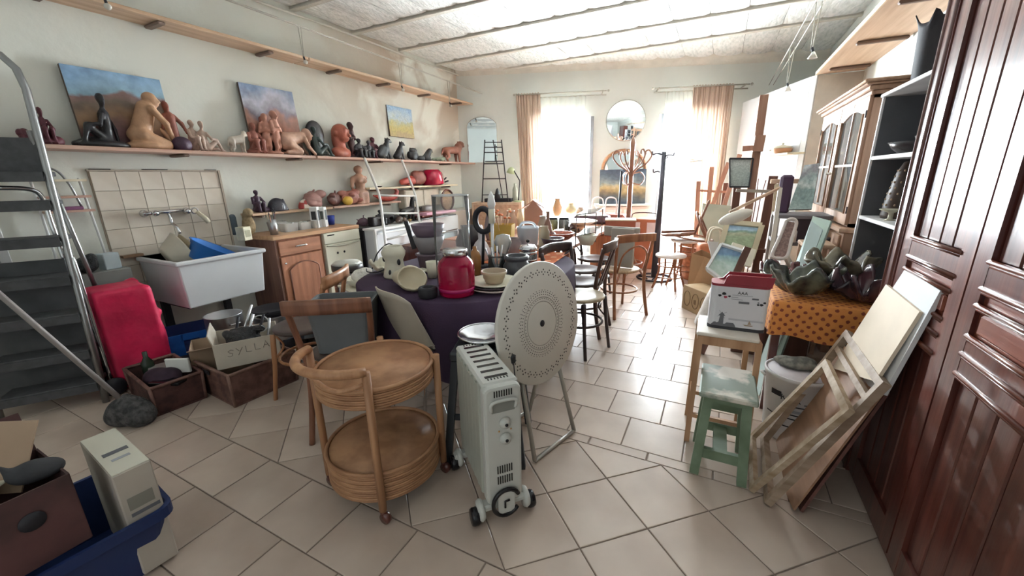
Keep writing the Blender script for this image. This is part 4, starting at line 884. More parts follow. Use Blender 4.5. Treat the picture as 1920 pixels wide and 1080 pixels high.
fig('seated_couple', 'black clay couple sitting close together right of the bust', 668, 704, 260, tf(seated(), (-.2, .03, 0), 1) + tf(seated(), (.22, -.03, 0), .93, -15), M_s('grey_black', '#3d3a3e', .4), 0, n=46)
fig('seated_figure', 'small maroon clay figure behind the black couple', 693, 716, 257, seated(), maroon, 0, X=-4.18)
fig('panther_figure', 'black clay cat with long back sitting highest of the four black animals', 708, 738, 257, tf(cat(), s=1) + [('c', (-.3, 0, .2), (-.1, 0, .5), .15, .15)], M_s('slate', '#37393c', .35), 0)
fig('cat_figure', 'black clay cat sitting upright with pricked ears', 740, 762, 264, cat(), blk, 0)
fig('owl_figure', 'black clay owl sitting right of the upright black cat', 765, 786, 277, owl(), blk, 0)
fig('crouching_animal', 'low black clay animal between owl and hunched bird', 783, 798, 291, [('e', (0, 0, .4), (.7, .4, .5)), ('e', (.5, 0, .7), (.3, .25, .3))], blk, 0)
fig('bird_figure', 'black clay hunched bird near the green lizard', 795, 813, 278, [('c', (-.2, 0, .3), (.05, 0, .7), .25, .2), ('e', (.15, 0, .82), (.2, .17, .17)), ('c', (.3, 0, .8), (.42, 0, .7), .06, .03), ('c', (.1, 0, .3), (.14, 0, .04), .08, .06), ('e', (-.1, 0, .1), (.3, .25, .12))], blk, 0)
fig('lizard_figure', 'low pale green clay lizard on the shelf before the brown lion', 812, 836, 293, [('c', (-.9, 0, .3), (.5, 0, .4), .2, .32), ('e', (.8, 0, .5), (.4, .3, .3)), ('c', (-.5, -.2, .3), (-.6, -.5, .1), .15, .12), ('c', (.3, -.2, .3), (.4, -.5, .1), .15, .12)], M_s('pale_green', '#94a08c'), 0)
fig('lion_figure', 'red brown clay lion standing near the far end of the shelf', 829, 872, 263, standing_beast(.40, .2, 1.35) + [('e', (.45, 0, .78), (.2, .17, .22))], M_s('lion_brown', '#8d5a48'), 0)
fig('otter_figure', 'grey green clay otter at the very end of the shelf', 876, 896, 281, tf(cat()[:6], s=1) + [('c', (-.3, 0, .1), (-.5, 0, .05), .08, .04)], M_s('grey_green', '#77796c', .4), 0)
GL2 = 'ceramics on the short shelf over the worktop'
k2 = dict(X=-4.14, z=1.102, group=GL2)
fig('seated_figure', 'dark purple clay seated figure at the near end of the short shelf', 476, 514, 356, seated() + [('c', (.2, -.1, .1), (.5, -.1, .06), .14, .08)], purp, 0, **k2)
fig('shell_dome', 'black ribbed clay dome right of the purple seated figure', 504, 538, 371, dome() + [('c', (-.5 + .2 * i, -.3, .02), (-.25 + .12 * i, -.12, .85), .05, .05) for i in range(6)], M_s('charcoal', '#34313a', .4), 0, **k2)
fig('painted_bowl', 'small red and white painted clay cap on the short shelf', 561, 588, 373, dome(), mat('red_white_glaze', '#d9cbbd', .35, col2='#a63a35', scale=9, lo=.44, hi=.5), 0, **k2)
for i, (x0, x1, yt, mm, lb) in enumerate(((573, 614, 355, M_s('dusty_pink', '#a57a72'), 'dusty pink lobed clay gourd, largest on the short shelf'), (613, 642, 357, M_s('plum_brown', '#6e4a45'), 'plum brown folded clay gourd in the middle of the short shelf'), (636, 680, 352, terra, 'terracotta lobed gourd with a leaf next to the torso'))):
    fig('lobed_gourd', lb, x0, x1, yt, blob(30 + i, 9, .95) + [('c', (.1 * i, 0, .8), (.12, 0, 1.0), .07, .04)], mm, 0, **k2)
fig('ceramic_fruit', 'small yellow clay apple before the terracotta gourd', 645, 661, 368, [('e', (0, 0, .5), (.5, .5, .5)), ('c', (0, 0, .95), (.05, 0, 1.1), .06, .04), ('-', ('e', (0, 0, 1.05), (.16, .16, .12)))], mat('yellow_glaze', '#d8b04a', .35), 0, X=-4.08, z=1.102, group=GL2)
fig('nude_torso', 'tall tan clay nude torso standing above the gourds', 661, 693, 310, torso(), M_s('torso_tan', '#a98069', .4), 0, X=-4.14, z=1.102, group=GL2, n=48)
fig('duck_dish', 'red clay duck-shaped dish at the far end of the short shelf', 702, 750, 352, duck(), red, 0, X=-4.13, z=1.106, group=GL2, n=46)
GL3 = 'things on the pale far shelf'; k3 = dict(X=-4.14, z=1.302, group=GL3)
fig('lobster_figure', 'red clay crouching animal left of the folded brown vessel', 752, 786, 329, [('c', (-.8, 0, .35), (.3, 0, .45), .25, .4), ('e', (.6, 0, .55), (.35, .3, .35)), ('c', (.7, -.2, .3), (1.1, -.3, .2), .12, .08), ('c', (-.3, -.2, .2), (-.4, -.4, .1), .1, .08)], red, 0, **k3)
fig('folded_vessel', 'brown red folded clay vessel leaning on the crimson vase', 771, 803, 320, blob(51, 8, .9), M_s('brick_brown', '#8a5348'), 0, **k3)
p, wv, h = sh(799, 823, 318, -4.12, 1.302)
pot('crimson_vase', 'glossy crimson angular vase on the pale far shelf', 'vase', p, [(wv * .5, 0), (wv * .62, h * .1), (wv * .5, h * .8), (wv * .36, h), (wv * .33, h), (wv * .45, h * .8), (wv * .5, h * .1), (.0001, h * .08)], mat('crimson_glaze', '#b0123a', .2, coat=.5), None, 8)
for i, (a, l_) in enumerate(((28, .17), (8, .19))):
    p, _, _ = sh(824 + 2 * i, 830, 340, -4.1, 1.302); b = MB().tube([(0, 0, 0.02), (.0, math.cos(R(a)) * l_ * .45, .03 + math.sin(R(a)) * l_ * .45)], .008, 6).tube([(.0, math.cos(R(a)) * l_ * .45, .03 + math.sin(R(a)) * l_ * .45), (0, math.cos(R(a)) * l_, .03 + math.sin(R(a)) * l_)], .012, 6)
    tag(b.build('modelling_tool', M_black, None, p), ['black handled tool pointing up beside the crimson vase', 'black handled tool lying flatter beside the crimson vase'][i], 'tool', 'tools beside the crimson vase')
p, _, _ = sh(705, 716, 345, -4.1, 1.302)
pot('small_dish', 'tiny dark dish at the near end of the pale far shelf', 'dish', p, [(.03, 0), (.045, .012), (.043, .014), (.0001, .006)], M_dkcer)
# ================================================================ LEFT SIDE: worktop run, sink, ladders, crates
# --- worktop with cabinet and dishwasher
M_cab = wood('cabinet_oak', '#b98164', '#9a664d', .42, 'z', 2.5); M_cab_h = wood('cabinet_oak_across', '#bb8568', '#9c6a50', .42, 'y', 2.5)
M_top = wood('worktop_oak', '#c8a07c', '#ab8260', .4, 'y', 2.5)
xf = -3.75
tag(MB().box((-.25, .52, -.02), (.52, 1.05, .04), bev=.006).build('worktop', M_top, None, (xf, 2.33, .895)), 'oak worktop over the cabinet and the dishwasher', 'worktop')
t = thing('base_cabinet', 'oak base cabinet with arched door under the worktop, next to the sink', 'cabinet', (xf, 2.345, 0))
MB().box((-.25, .01, .43), (.48, .02, .85)).build('side_panel', wood('side_dark', '#7c5a4c', '#68483d', .5, 'z', 2.5), t); MB().box((-.26, .27, .43), (.46, .52, .84)).build('carcass', M_cab, t)
d = MB().box((-.012, .265, .765), (.022, .46, .14), bev=.004).build('drawer', M_cab_h, t)
MB().tube(spline([(.004, .20, .77), (.03, .22, .775), (.03, .30, .775), (.004, .32, .77)], 4), .009, 6).build('pull', M_chrome, d)
d = MB().box((-.012, .265, .38), (.022, .46, .60), bev=.004).build('door', M_cab, t)
pts = [(.10, .12), (.43, .12), (.43, .54)] + [(.43 - .33 * i / 10, .54 + .07 * math.sin(math.pi * i / 10) ** .8) for i in range(1, 10)] + [(.10, .54)]
MB().prism([(x, z) for x, z in pts], .012, Matrix(((0, 0, 1, -.003), (1, 0, 0, 0), (0, 1, 0, 0), (0, 0, 0, 1)))).build('arched_panel', M_cab, d)
MB().tube([(.006, *q) for q in pts], .007, 6, closed=True).build('moulding', wood('cab_dark', '#80523f', '#6b4333', .4, 'z'), d)
MB().ell((.014, .065, .62), (.014, .012, .012)).build('knob', M_chrome, d)
M_dw = mat('appliance_cream', '#d8d6c4', .35, var=.04)
t = thing('dishwasher', 'cream dishwasher under the worktop with two dark dots on its door', 'dishwasher', (xf, 2.87, 0))
MB().box((-.25, .255, .43), (.48, .49, .84)).build('body', M_dw, t)
MB().box((-.002, .255, .79), (.02, .49, .12), bev=.006).build('control_panel', M_dw, t); MB().box((.0, .255, .375), (.02, .49, .70), bev=.006).build('door', M_dw, t)
MB().tube(spline([(.012, .03, .715), (.016, .25, .695), (.012, .48, .715)], 8), .008, 6).build('handle', mat('cream_shadow', '#c4c2b0', .4), t)
MB().box((.009, .10, .825), (.003, .09, .010)).build('badge', M_blackg, t)
for y in (.16, .25): MB().lathe([(.013, 0), (.011, .005), (.0001, .006)], 12, Matrix.Translation((.010, y, .62)) @ Matrix.Rotation(R(90), 4, 'Y')).build('dot', M_black, t)
# --- items on the worktop
ZT_ = .896
def on(px, py, z): return G(px, py, z)
def cyl_item(name, label, cat, px, pyb, pyt, wpx, z, prof, m, group=None, n=24, **k):
    """prof in unit radius / unit height; sized from the photograph"""
    p = on(px, pyb, z); r = wpx / 2 * mpp(p); h = hgt(p, pyt); return pot(name, label, cat, p, [(max(1e-4, a * r), c * h) for a, c in prof], m, group, n, **k)
CUP = [(.75, 0), (1, 1), (.93, 1), (.7, .06), (0, .05)]
BOWL = [(.45, 0), (.6, .08), (.88, .5), (1, 1), (.95, 1), (.82, .5), (.4, .15), (0, .12)]
JAR = [(.8, 0), (1, .1), (1, .75), (.7, .92), (.75, 1), (.68, 1), (.62, .92), (.9, .75), (.9, .12), (0, .1)]
M_clearp = thin('clear_plastic', '#f4f2ee', .62)
GW = 'things on the worktop'
cyl_item('water_bottle', 'big blue grey clear water bottle at the wall end of the worktop', 'bottle', 437, 440, 390, 22, ZT_, [(.9, 0), (1, .1), (1, .65), (.9, .75), (.4, .88), (.4, 1), (0, 1)], thin('blue_plastic', '#8b9aa6', .6))
p = on(470, 440, ZT_); h = hgt(p, 398)
o = sculpt('burlap_bag', [('e', (0, 0, .42), (.3, .24, .45)), ('c', (-.1, 0, .8), (.12, 0, .98), .16, .2), ('e', (.1, -.1, .3), (.25, .2, .3))], mat('burlap', '#a58f70', .9, col2='#8a7658', scale=40, bump=.3, bscale=200), None, p, 0, h, 30); tag(o, 'slumped tan burlap bag on the wall end of the worktop', 'bag')
p = on(487, 447, ZT_)
t = thing('cleaning_carton', 'pale printed carton in front of the burlap bag', 'carton', p - Vector((.02, .12, 0)), R(20)); MB().box((0, 0, .06), (.08, .09, .12), bev=.003).build('box', mat('carton_pale', '#cfc6a8', .6, var=.2, scale=20), t); MB().box((.0405, 0, .06), (.001, .06, .06)).build('label_print', mat('label_olive', '#8b8462', .6), t)
p = on(515, 440, ZT_); t = thing('brush_tin', 'steel tin holding brushes at the front edge of the worktop', 'tin', p)
MB().lathe([(.036, 0), (.036, .15), (.033, .15), (.033, .004), (.0001, .004)], 20).build('tin_body', M_steel, t)
for i, (x, y, l_) in enumerate(((-.02, -.015, .19), (.005, .01, .21), (.018, -.02, .17), (.0, .02, .18))): 
    br = MB().tube([(x * .4, y * .4, .01), (x * 1.6, y * 1.9, l_ + .03)], .004, 6).build('brush', [M_pine, M_black, M_cab, M_mahog][i], t); MB().tube([(x * 1.6, y * 1.9, l_ + .03), (x * 1.72, y * 2.05, l_ + .055)], [.006, .002], 6).build('bristles', M_black, br)
for i, (px, py, w_, d_, h_, lb) in enumerate(((505, 432, .17, .13, .10, 'clear plastic tub behind the brush tin'), (545, 434, .16, .13, .085, 'clear plastic tub right of the brush tin'), (570, 430, .18, .13, .08, 'long clear plastic tub with arched front'), (595, 427, .15, .12, .085, 'clear plastic tub before the white cartons'))):
    p = on(px, py, ZT_); p.x = max(p.x - .02, -4.12); b = MB(); P0 = rrect(w_ / 2 * .86, d_ / 2 * .86, .02); P1 = rrect(w_ / 2, d_ / 2, .025); N = len(P0)
    vs = [(x, y, 0) for x, y in P0] + [(x, y, h_) for x, y in P1] + [(x * 1.06, y * 1.06, h_) for x, y in P1]; b.add(vs, [tuple(range(N - 1, -1, -1))] + [(r * N + k, r * N + (k + 1) % N, (r + 1) * N + (k + 1) % N, (r + 1) * N + k) for r in (0, 1) for k in range(N)], 0, False)
    o = b.build('plastic_tub', M_clearp, None, p, R(80 + 8 * i)); tag(o, lb, 'tub', 'clear tubs on the worktop')
for i, (px, py, yt, lb, mm) in enumerate(((594, 427, 388, 'white carton with a dark window, nearer to the tubs', '#3b3a3c'), (607, 425, 388, 'white carton with a grey panel, nearer to the blue cup', '#5c6260'))):
    p = on(px, py, ZT_); h = hgt(p, yt); t = thing('white_carton', lb, 'carton', p, R(35), 'white cartons by the blue cup'); MB().box((0, 0, h / 2), (.08, .09, h), bev=.003).build('box', M_white, t); MB().box((.0405, 0, h * .6), (.001, .062, h * .5)).build('printed_panel', mat('panel_%d' % i, mm, .5), t); MB().box((0, -.0455, h * .6), (.05, .001, h * .4)).build('printed_panel', mat('panel_%d' % i, mm), t)
cyl_item('blue_cup', 'royal blue plastic cup at the dishwasher end of the worktop', 'cup', 622, 421, 404, 14, ZT_, CUP, mat('royal_blue', '#2b3f9e', .4))
p = on(563, 431, ZT_); tag(MB().tube(spline([(-.02, -.16, .02), (-.03, -.06, .05), (0, .04, .045), (.0, .14, .015)], 5), [.02] * 4 + [.012] * 12, 6).build('hand_shovel', M_steel, None, p + Vector((.0, 0, -.008))), 'grey metal scoop lying behind the clear tubs', 'scoop')
# --- black unit and white drawer unit beyond the dishwasher
tag(MB().box((0, 0, .42), (.42, .34, .84), bev=.006).build('black_cooker', M_black, None, (-3.98, 3.62, 0)), 'black side of an old cooker between dishwasher and drawers', 'cooker')
M_dwr = mat('drawer_white', '#d8d9dc', .4, var=.04)
t = thing('drawer_unit', 'white three-drawer unit with black sculptures on top', 'drawers', (-3.62, 3.47, 0))
MB().box((-.25, .42, .41), (.5, .84, .80)).build('carcass', M_dwr, t); MB().box((-.24, .42, .825), (.56, .88, .025), bev=.004).build('top_board', M_white, t)
for z, h_ in ((.695, .20), (.46, .22), (.21, .23)):
    d = MB().box((.012, .42, z), (.024, .80, h_), bev=.006).build('drawer', M_dwr, t); MB().box((.027, .42, z + h_ / 2 - .02), (.012, .78, .018), bev=.004).build('grip_rail', M_white, d)
for y in (.0, .84): MB().box((.02, y, .42), (.03, .025, .83)).build('upright', M_white, t)
GB = 'black pieces on the drawer unit'; kb = dict(X=-3.80, z=.839, group=GB)
fig('twig_sculpture', 'purple brown thorny clay cluster on the black cooker', 664, 698, 403, blob(61, 8, .7) + [('c', (-.2, 0, .5), (-.45, 0, .8), .07, .03), ('c', (.1, 0, .6), (.05, 0, 1.1), .06, .02), ('c', (.05, 0, 1.0), (.15, 0, 1.15), .03, .02)], M_s('thorn_purple', '#5d4450'), 0, X=-3.9, z=.842, group=GB)
fig('seated_figure', 'black clay seated block figure at the near end of the drawer unit', 698, 726, 394, seated() + [('b', (-.3, .05, .3), (.22, .25, .3))], blk, 0, **kb)
fig('abstract_knot', 'black clay knotted form in the middle of the drawer unit', 716, 750, 399, blob(63, 9, .8) + [('-', ('e', (-.05, -.3, .45), (.12, .5, .14)))], blk, 0, **kb)
fig('cat_figure', 'black clay long-necked cat on the drawer unit with its tail down', 750, 782, 368, standing_beast(.34, .45, .8), blk, 0, **kb)
for i, (x0, x1, yt, mm, lb) in enumerate(((742, 760, 405, M_s('umber', '#5d4a3e'), 'umber clay shard beside the black knot'), (760, 778, 410, M_s('ochre', '#a38358'), 'ochre clay twisted shard below the long-necked cat'), (776, 792, 408, M_s('umber', ''), 'dark clay leaf at the far end of the drawer unit'))):
    fig('clay_shard', lb, x0, x1, yt, blob(70 + i, 6, .8) + [('c', (.1, 0, .4), (.5, -.1, .7), .1, .05)], mm, 0, X=-3.72, z=.839, group=GB)
# --- white stove corner with pan, beige cupboard, red tray
t = thing('low_stove', 'white stove with a red top tray beyond the drawer unit', 'stove', (-3.68, 4.42, 0))
MB().box((-.28, .45, .42), (.56, .9, .84), bev=.006).build('body', M_dwr, t); MB().box((-.28, .45, .85), (.52, .86, .02)).build('hob', M_blackg, t)
MB().box((.004, .45, .35), (.02, .8, .5), bev=.005).build('oven_door', M_blackg, t); MB().tube([(.04, .1, .63), (.04, .8, .63)], .01, 8).build('oven_handle', M_chrome, t)
t = thing('steel_pan', 'steel saucepan with black handle on the white stove', 'pan', (-3.98, 4.95, .861)); MB().lathe([(.1, 0), (.115, .01), (.115, .13), (.11, .135), (.11, .015), (.0001, .012)], 28).build('pan_body', M_steel, t); MB().lathe([(.118, .132), (.06, .15), (.0001, .155)], 28).build('lid', M_steel, t); MB().bar((-.02, -.11, .12), (0, -.27, .13), .02, .014).build('handle', M_black, t)
o = tag(MB().box((0, 0, .02), (.36, .62, .04), bev=.01).build('pink_tray', mat('pink_plastic', '#cf9aae', .4), None, (-3.70, 4.72, .90), R(-6)), 'pale pink plastic tray resting on the stove edge', 'tray'); o.rotation_euler = (R(0), R(-4), R(-6))
tag(MB().box((0, 0, .035), (.26, .5, .07), bev=.01).build('red_case', mat('brick_red', '#7d3a33', .6), None, (-3.86, 4.75, .862)), 'brick red flat case behind the pink tray', 'case')
t = thing('beige_cupboard', 'beige wall cupboard under the pale far shelf', 'cupboard', (-4.17, 4.6, .98)); MB().box((0, .42, .13), (.13, .84, .26), bev=.004).build('body', mat('beige_laminate', '#cfc6b4', .5), t); MB().box((.07, .21, .13), (.012, .40, .24), bev=.004).build('door', mat('beige_laminate', ''), t); MB().box((.07, .63, .13), (.012, .40, .24), bev=.004).build('door', mat('beige_laminate', ''), t)
p = aX(838, 370, -4.0)
t = thing('round_basket', 'round wicker tray with dark rim standing on edge at the far end', 'basket', (-4.05, 5.55, 1.05)); 
MB().tube([(.02, .17 * math.cos(R(a)), .17 * math.sin(R(a))) for a in range(0, 360, 15)], .016, 6, closed=True).build('rim', M_mahog, t); MB().lathe([(.165, 0), (.165, .012), (.0001, .02)], 24, Matrix.Rotation(R(90), 4, 'Y')).build('woven_base', mat('wicker_pale', '#c8a88b', .7, var=.3, scale=40), t)
tag(MB().box((0, 0, .44), (.4, 1.0, .88), bev=.004).build('far_cabinet', mat('greige_board', '#b9aa9c', .5), None, (-4.03, 5.75, 0)), 'greige cabinet in the far left corner beyond the stove', 'cabinet')
# --- white bent-tube ladder leaning on the long shelf
Mt = mat('white_tube', '#e3e1de', .35); t = thing('white_ladder', 'white bent-tube ladder leaning on the long left shelf', 'ladder', (-3.6, 3.4, 0))
def rail(pp): 
    n = len(pp); P = [aX(px, py, X) - Vector((-3.6, 3.4, 0)) for px, py, X in pp]; return spline(P, 4)
ra = [(683, 296, -3.97), (698, 332, -3.9), (711, 366, -3.80), (716, 400, -3.68), (722, 450, -3.52), (727, 490, -3.48), (731, 530, -3.46)]
rb_ = [(753, 300, -3.97), (768, 336, -3.9), (779, 368, -3.80), (784, 400, -3.68), (789, 432, -3.52), (793, 470, -3.48), (796, 500, -3.46)]
for r_, nm in ((ra, 'left'), (rb_, 'right')):
    P = rail(r_); q = P[-1]; P = P + [Vector((q.x + .01, q.y, .0))]; MB().tube(P, .016, 8).build('upright', Mt, t)
Ma, Mb = rail(ra), rail(rb_)
for i in (8, 12, 16, 20): MB().tube([Ma[i], Mb[i]], .013, 8).build('rung', Mt, t)
# --- sink
M_sink = mat('sink_white', '#d9dadc', .3, var=.03)
t = thing('utility_sink', 'big white utility sink below the wall tiles', 'sink', (-4.24, 1.44, .50)); b = MB()
def ring(k, z): return [(.02 + .0 * k, .03 + k, z), (.64 - k, .03 + k, z), (.64 - k, .70 - k, z), (.02, .70 - k, z)]
lv = [ring(.035, -.06), ring(.008, .29), ring(-.012, .29), ring(-.012, .325), ring(.02, .325), ring(.03, .29), ring(.07, .03)]
vs = [p for r_ in lv for p in r_]; fs = [(3, 2, 1, 0), (24, 25, 26, 27)] + [(r_ * 4 + k, r_ * 4 + (k + 1) % 4, (r_ + 1) * 4 + (k + 1) % 4, (r_ + 1) * 4 + k) for r_ in range(6) for k in range(4)]
b.add(vs, fs); b.build('basin', M_sink, t, bevel=.012)
for y in (.12, .6): MB().bar((.06, y, -.5), (.06, y, -.05), .05, .05).bar((.06, y, -.08), (.5, y, -.075), .03, .025).build('leg', mat('dark_metal', '#3a3a3e', .5, .5), t)
MB().box((.03, .0, .34), (.06, .13, .02)).build('soap_ledge', mat('wood_slip', '#8a6b52', .6), t)
t = thing('wall_tap', 'chrome wall mixer tap with spout above the sink', 'tap', (-4.22, 1.735, 1.165)); b = MB()
MB().tube([(.05, -.16, .0), (.05, .16, .01)], .016, 10).build('mixer_bar', M_chrome, t)
for y in (-.15, .15): MB().lathe([(.026, 0), (.03, .01), (.022, .03), (.018, .06)], 14, Matrix.Translation((0, y, 0)) @ Matrix.Rotation(R(90), 4, 'Y')).build('wall_rose', M_chrome, t); 
for y in (-.10, .13): MB().lathe([(.022, 0), (.026, .02), (.02, .045), (.0001, .05)], 12, Matrix.Translation((.06, y, .0)) @ Matrix.Rotation(R(90), 4, 'Y')).build('tap_handle', M_chrome, t)
MB().tube(spline([(.055, .0, -.01), (.07, .0, -.05), (.075, .0, -.09), (.12, .01, -.13), (.13, .015, -.18)], 4), .011, 8).build('spout', M_chrome, t)
t = thing('shower_holder', 'cream shower hand piece hooked on the tiles right of the tap', 'shower head', (-4.225, 1.95, 1.16)); MB().tube([(.02, .025 * math.cos(R(a)), .025 * math.sin(R(a))) for a in range(0, 360, 24)], .007, 6, closed=True).build('hook_ring', M_chrome, t); MB().tube([(.03, .01, -.01), (.06, .05, -.07), (.07, .07, -.11)], [.016, .024, .02], 10).build('hand_piece', mat('cream_plastic', '#d8cdb5', .4), t)
GBn = 'bowls in the sink'
def tilted(name, label, cat, loc, prof, m, rx, ry, group=None, n=32):
    o = MB().lathe(prof, n).build(name, m, None, loc); o.rotation_euler = (R(rx), R(ry), 0); return tag(o, label, cat, group)
tilted('washing_up_bowl', 'bright blue plastic bowl tilted in the sink', 'bowl', (-3.86, 1.80, .74), [(.13, 0), (.15, .01), (.18, .14), (.192, .145), (.19, .15), (.172, .145), (.14, .02), (.0001, .015)], mat('bright_blue', '#2d74c4', .35), -28, 16)
tilted('mixing_bowl', 'cream plastic bowl standing on edge in the sink, outer of two', 'bowl', (-4.02, 1.59, .80), [(.08, 0), (.1, .01), (.16, .13), (.168, .14), (.155, .13), (.09, .02), (.0001, .015)], mat('cream_bowl', '#d9d0bd', .4), -66, 20, GBn)
tilted('mixing_bowl', 'beige plastic bowl nested inside the cream one in the sink', 'bowl', (-4.0, 1.66, .80), [(.07, 0), (.09, .01), (.145, .12), (.152, .126), (.14, .12), (.08, .02), (.0001, .015)], mat('beige_bowl', '#c2b092', .4), -60, 20, GBn)
# ================================================================ LEFT FOREGROUND
M_alu = mat('ladder_alu', '#9b9b9b', .32, .9, var=.15); M_rub = mat('ladder_tread', '#4c4c4e', .6, var=.25, scale=20)
R0, L0 = Vector((-3.51, .865, 0)), Vector((-3.78, .47, 0)); wd = (L0 - R0).normalized(); nb = Vector((-wd.y, wd.x, 0)); nb = nb if nb.x < 0 else -nb
t = thing('step_ladder', 'tall aluminium step ladder with dark treads at the left edge', 'ladder', R0)
def lp(s, z, off=0): return wd * s + nb * (.125 * z + off) + Vector((0, 0, z))
LW = (L0 - R0).length
hoop = [lp(0, z) for z in (0, .6, 1.2, 1.7, 1.95)] + [lp(.02, 2.06), lp(.07, 2.13), lp(.15, 2.16), lp(LW - .15, 2.16), lp(LW - .07, 2.13), lp(LW - .02, 2.06)] + [lp(LW, z) for z in (1.95, 1.7, 1.2, .6, 0)]
MB().tube(hoop, .019, 10).build('hoop_rail', M_alu, t)
for s in (.04, LW - .04): MB().tube([lp(s, 1.72, .02), lp(s, 0, .62)], .014, 8).build('rear_leg', M_alu, t)
TZ = [.14, .36, .60, .84, 1.08, 1.30, 1.47]
for i, z in enumerate(TZ):
    b = MB(); c = lp(LW / 2, z, .06); an = math.atan2(wd.y, wd.x)
    b.box(c, (LW - .03, .17, .028), an, bev=.004); b.box(lp(LW / 2, z - .02, -.022), (LW - .03, .012, .05), an); b.build('tread', M_rub, t)
b = MB(); b.box(lp(LW / 2, 1.58, .05), (LW - .04, .016, .20), math.atan2(wd.y, wd.x)); b.build('back_plate', M_rub, t)
tag(MB().tube(spline([aX(-10, 352, -3.82), aX(55, 355, -3.82), aX(80, 372, -3.82), aX(97, 420, -3.82), aX(122, 490, -3.82), aX(150, 572, -3.82), Vector((-3.82, 1.06, .02))], 5), .014, 8).build('chrome_hoop', M_chrome), 'bent chrome tube frame standing behind the step ladder', 'frame')
o = MB().box((0, 0, .47), (.62, .02, .94), bev=.004).build('grey_board', mat('grey_board', '#57585a', .7, var=.3, scale=6), None, (-3.95, .70, 0), math.atan2(wd.y, wd.x)); tag(o, 'scuffed dark grey board standing behind the lower treads', 'board')
o = MB().box((0, 0, .95), (.12, .02, 1.9), bev=.003).build('white_batten', M_white, None, (-4.12, .74, 0), R(80)); tag(o, 'tall white board standing at the wall behind the step ladder', 'board')
# wall rack with little shelves
t = thing('wire_rack', 'narrow white rack with slanted shelves between ladder and wall tiles', 'rack', (-4.235, 1.02, .55))
MB().tube([(.03, .28, 0), (.03, .24, .90)], .009, 6).tube([(.03, 0, 0), (.03, 0.0, .92)], .009, 6).build('upright', M_white, t); MB().tube(spline([(.03, .0, .9), (.05, .06, .97), (.06, .13, .95), (.07, .17, .86), (.07, .2, .7)], 4), .008, 6).build('bent_rail', M_alu, t)
for z in (.885, .77, .67): MB().box((.06, .13, z), (.11, .25, .016)).build('shelf', mat('cream_board', '') if z > .8 else M_shelf, t)
tag(MB().box((0, 0, .012), (.08, .16, .024), bev=.004).build('purple_packet', mat('purple_pack', '#7c4a6b', .6), None, (-4.17, 1.14, 1.228)), 'flat purple packet on the lowest rack shelf', 'packet')
tag(MB().box((0, 0, .06), (.09, .10, .12), bev=.004).build('pale_carton', mat('pale_blue_carton', '#cfdde2', .6), None, (-4.1, 1.26, .78), R(10)), 'pale blue white carton below the wall rack', 'carton')
tag(MB().box((0, 0, .39), (.2, .5, .78), bev=.006).build('cupboard', mat('cupboard_grey', '#9a9c98', .6), None, (-4.12, 1.10, 0)), 'low grey cupboard against the wall behind the red shopping trolley', 'cupboard')
o = sculpt('wire_bundle', [('c', (-.05, 0, .04), (.05, .02, .1), .04, .03), ('e', (0, 0, .05), (.07, .06, .05))], mat('wire_grey', '#4e5254', .4, .6, var=.5, scale=60, bump=.6, bscale=150), None, (-4.06, 1.12, .782), 0, 1.1, 24); tag(o, 'tangled dark wire bundle on the low grey cupboard', 'wire')
# red shopping trolley
t = thing('shopping_trolley', 'bright pinkish red shopping trolley bag with chrome handle by the ladder', 'trolley', (-3.70, 1.13, 0), R(172))
o = sculpt('bag', [('b', (0, 0, .37), (.165, .145, .40)), ('e', (0, -.08, .3), (.17, .12, .26)), ('e', (0, -.02, .12), (.19, .16, .12)), ('c', (-.15, -.12, .68), (-.13, -.14, .15), .03, .03), ('c', (.15, -.12, .7), (.16, -.12, .12), .03, .03), ('c', (-.1, -.16, .5), (.12, -.17, .4), .03, .025)], mat('red_nylon', '#cf1f4e', .5, var=.3, scale=5, bump=.5, bscale=12), t, None, 0, 1, 40, .04)
MB().tube(spline([(-.14, .17, .06), (-.14, .17, .7), (-.13, .17, .93), (-.08, .17, .97), (.08, .17, .97), (.13, .17, .93), (.14, .17, .7), (.14, .17, .06)], 4), .012, 8).build('handle', M_chrome, t)
for s in (-1, 1): MB().lathe([(.001, -.015), (.06, -.015), (.065, 0), (.06, .015), (.001, .015)], 18, Matrix.Translation((s * .17, .17, .065)) @ Matrix.Rotation(R(90), 4, 'Y')).build('wheel', M_black, t)
MB().tube([(-.17, .17, .065), (.17, .17, .065)], .008, 6).build('axle', M_chrome, t)
# broom
t = thing('push_broom', 'broom with grey fuzzy head leaning on the ladder', 'broom', (-3.03, .83, 0)); d_ = Vector((-.52, -.42, 1.30))
MB().tube([(0, 0, .12), d_], .014, 8).build('handle', mat('broom_handle', '#8d8480', .5), t)
o = sculpt('broom_head', [('e', (0, 0, .09), (.19, .09, .10)), ('e', (-.1, .02, .06), (.13, .1, .07)), ('e', (.1, -.02, .06), (.13, .09, .07)), ('c', (0, 0, .1), (0, -.0, .18), .05, .03)], mat('broom_fuzz', '#5c5a59', .95, col2='#3a393a', scale=30, bump=.8, bscale=80), t, None, R(35), (.62, .8, .95), 34)
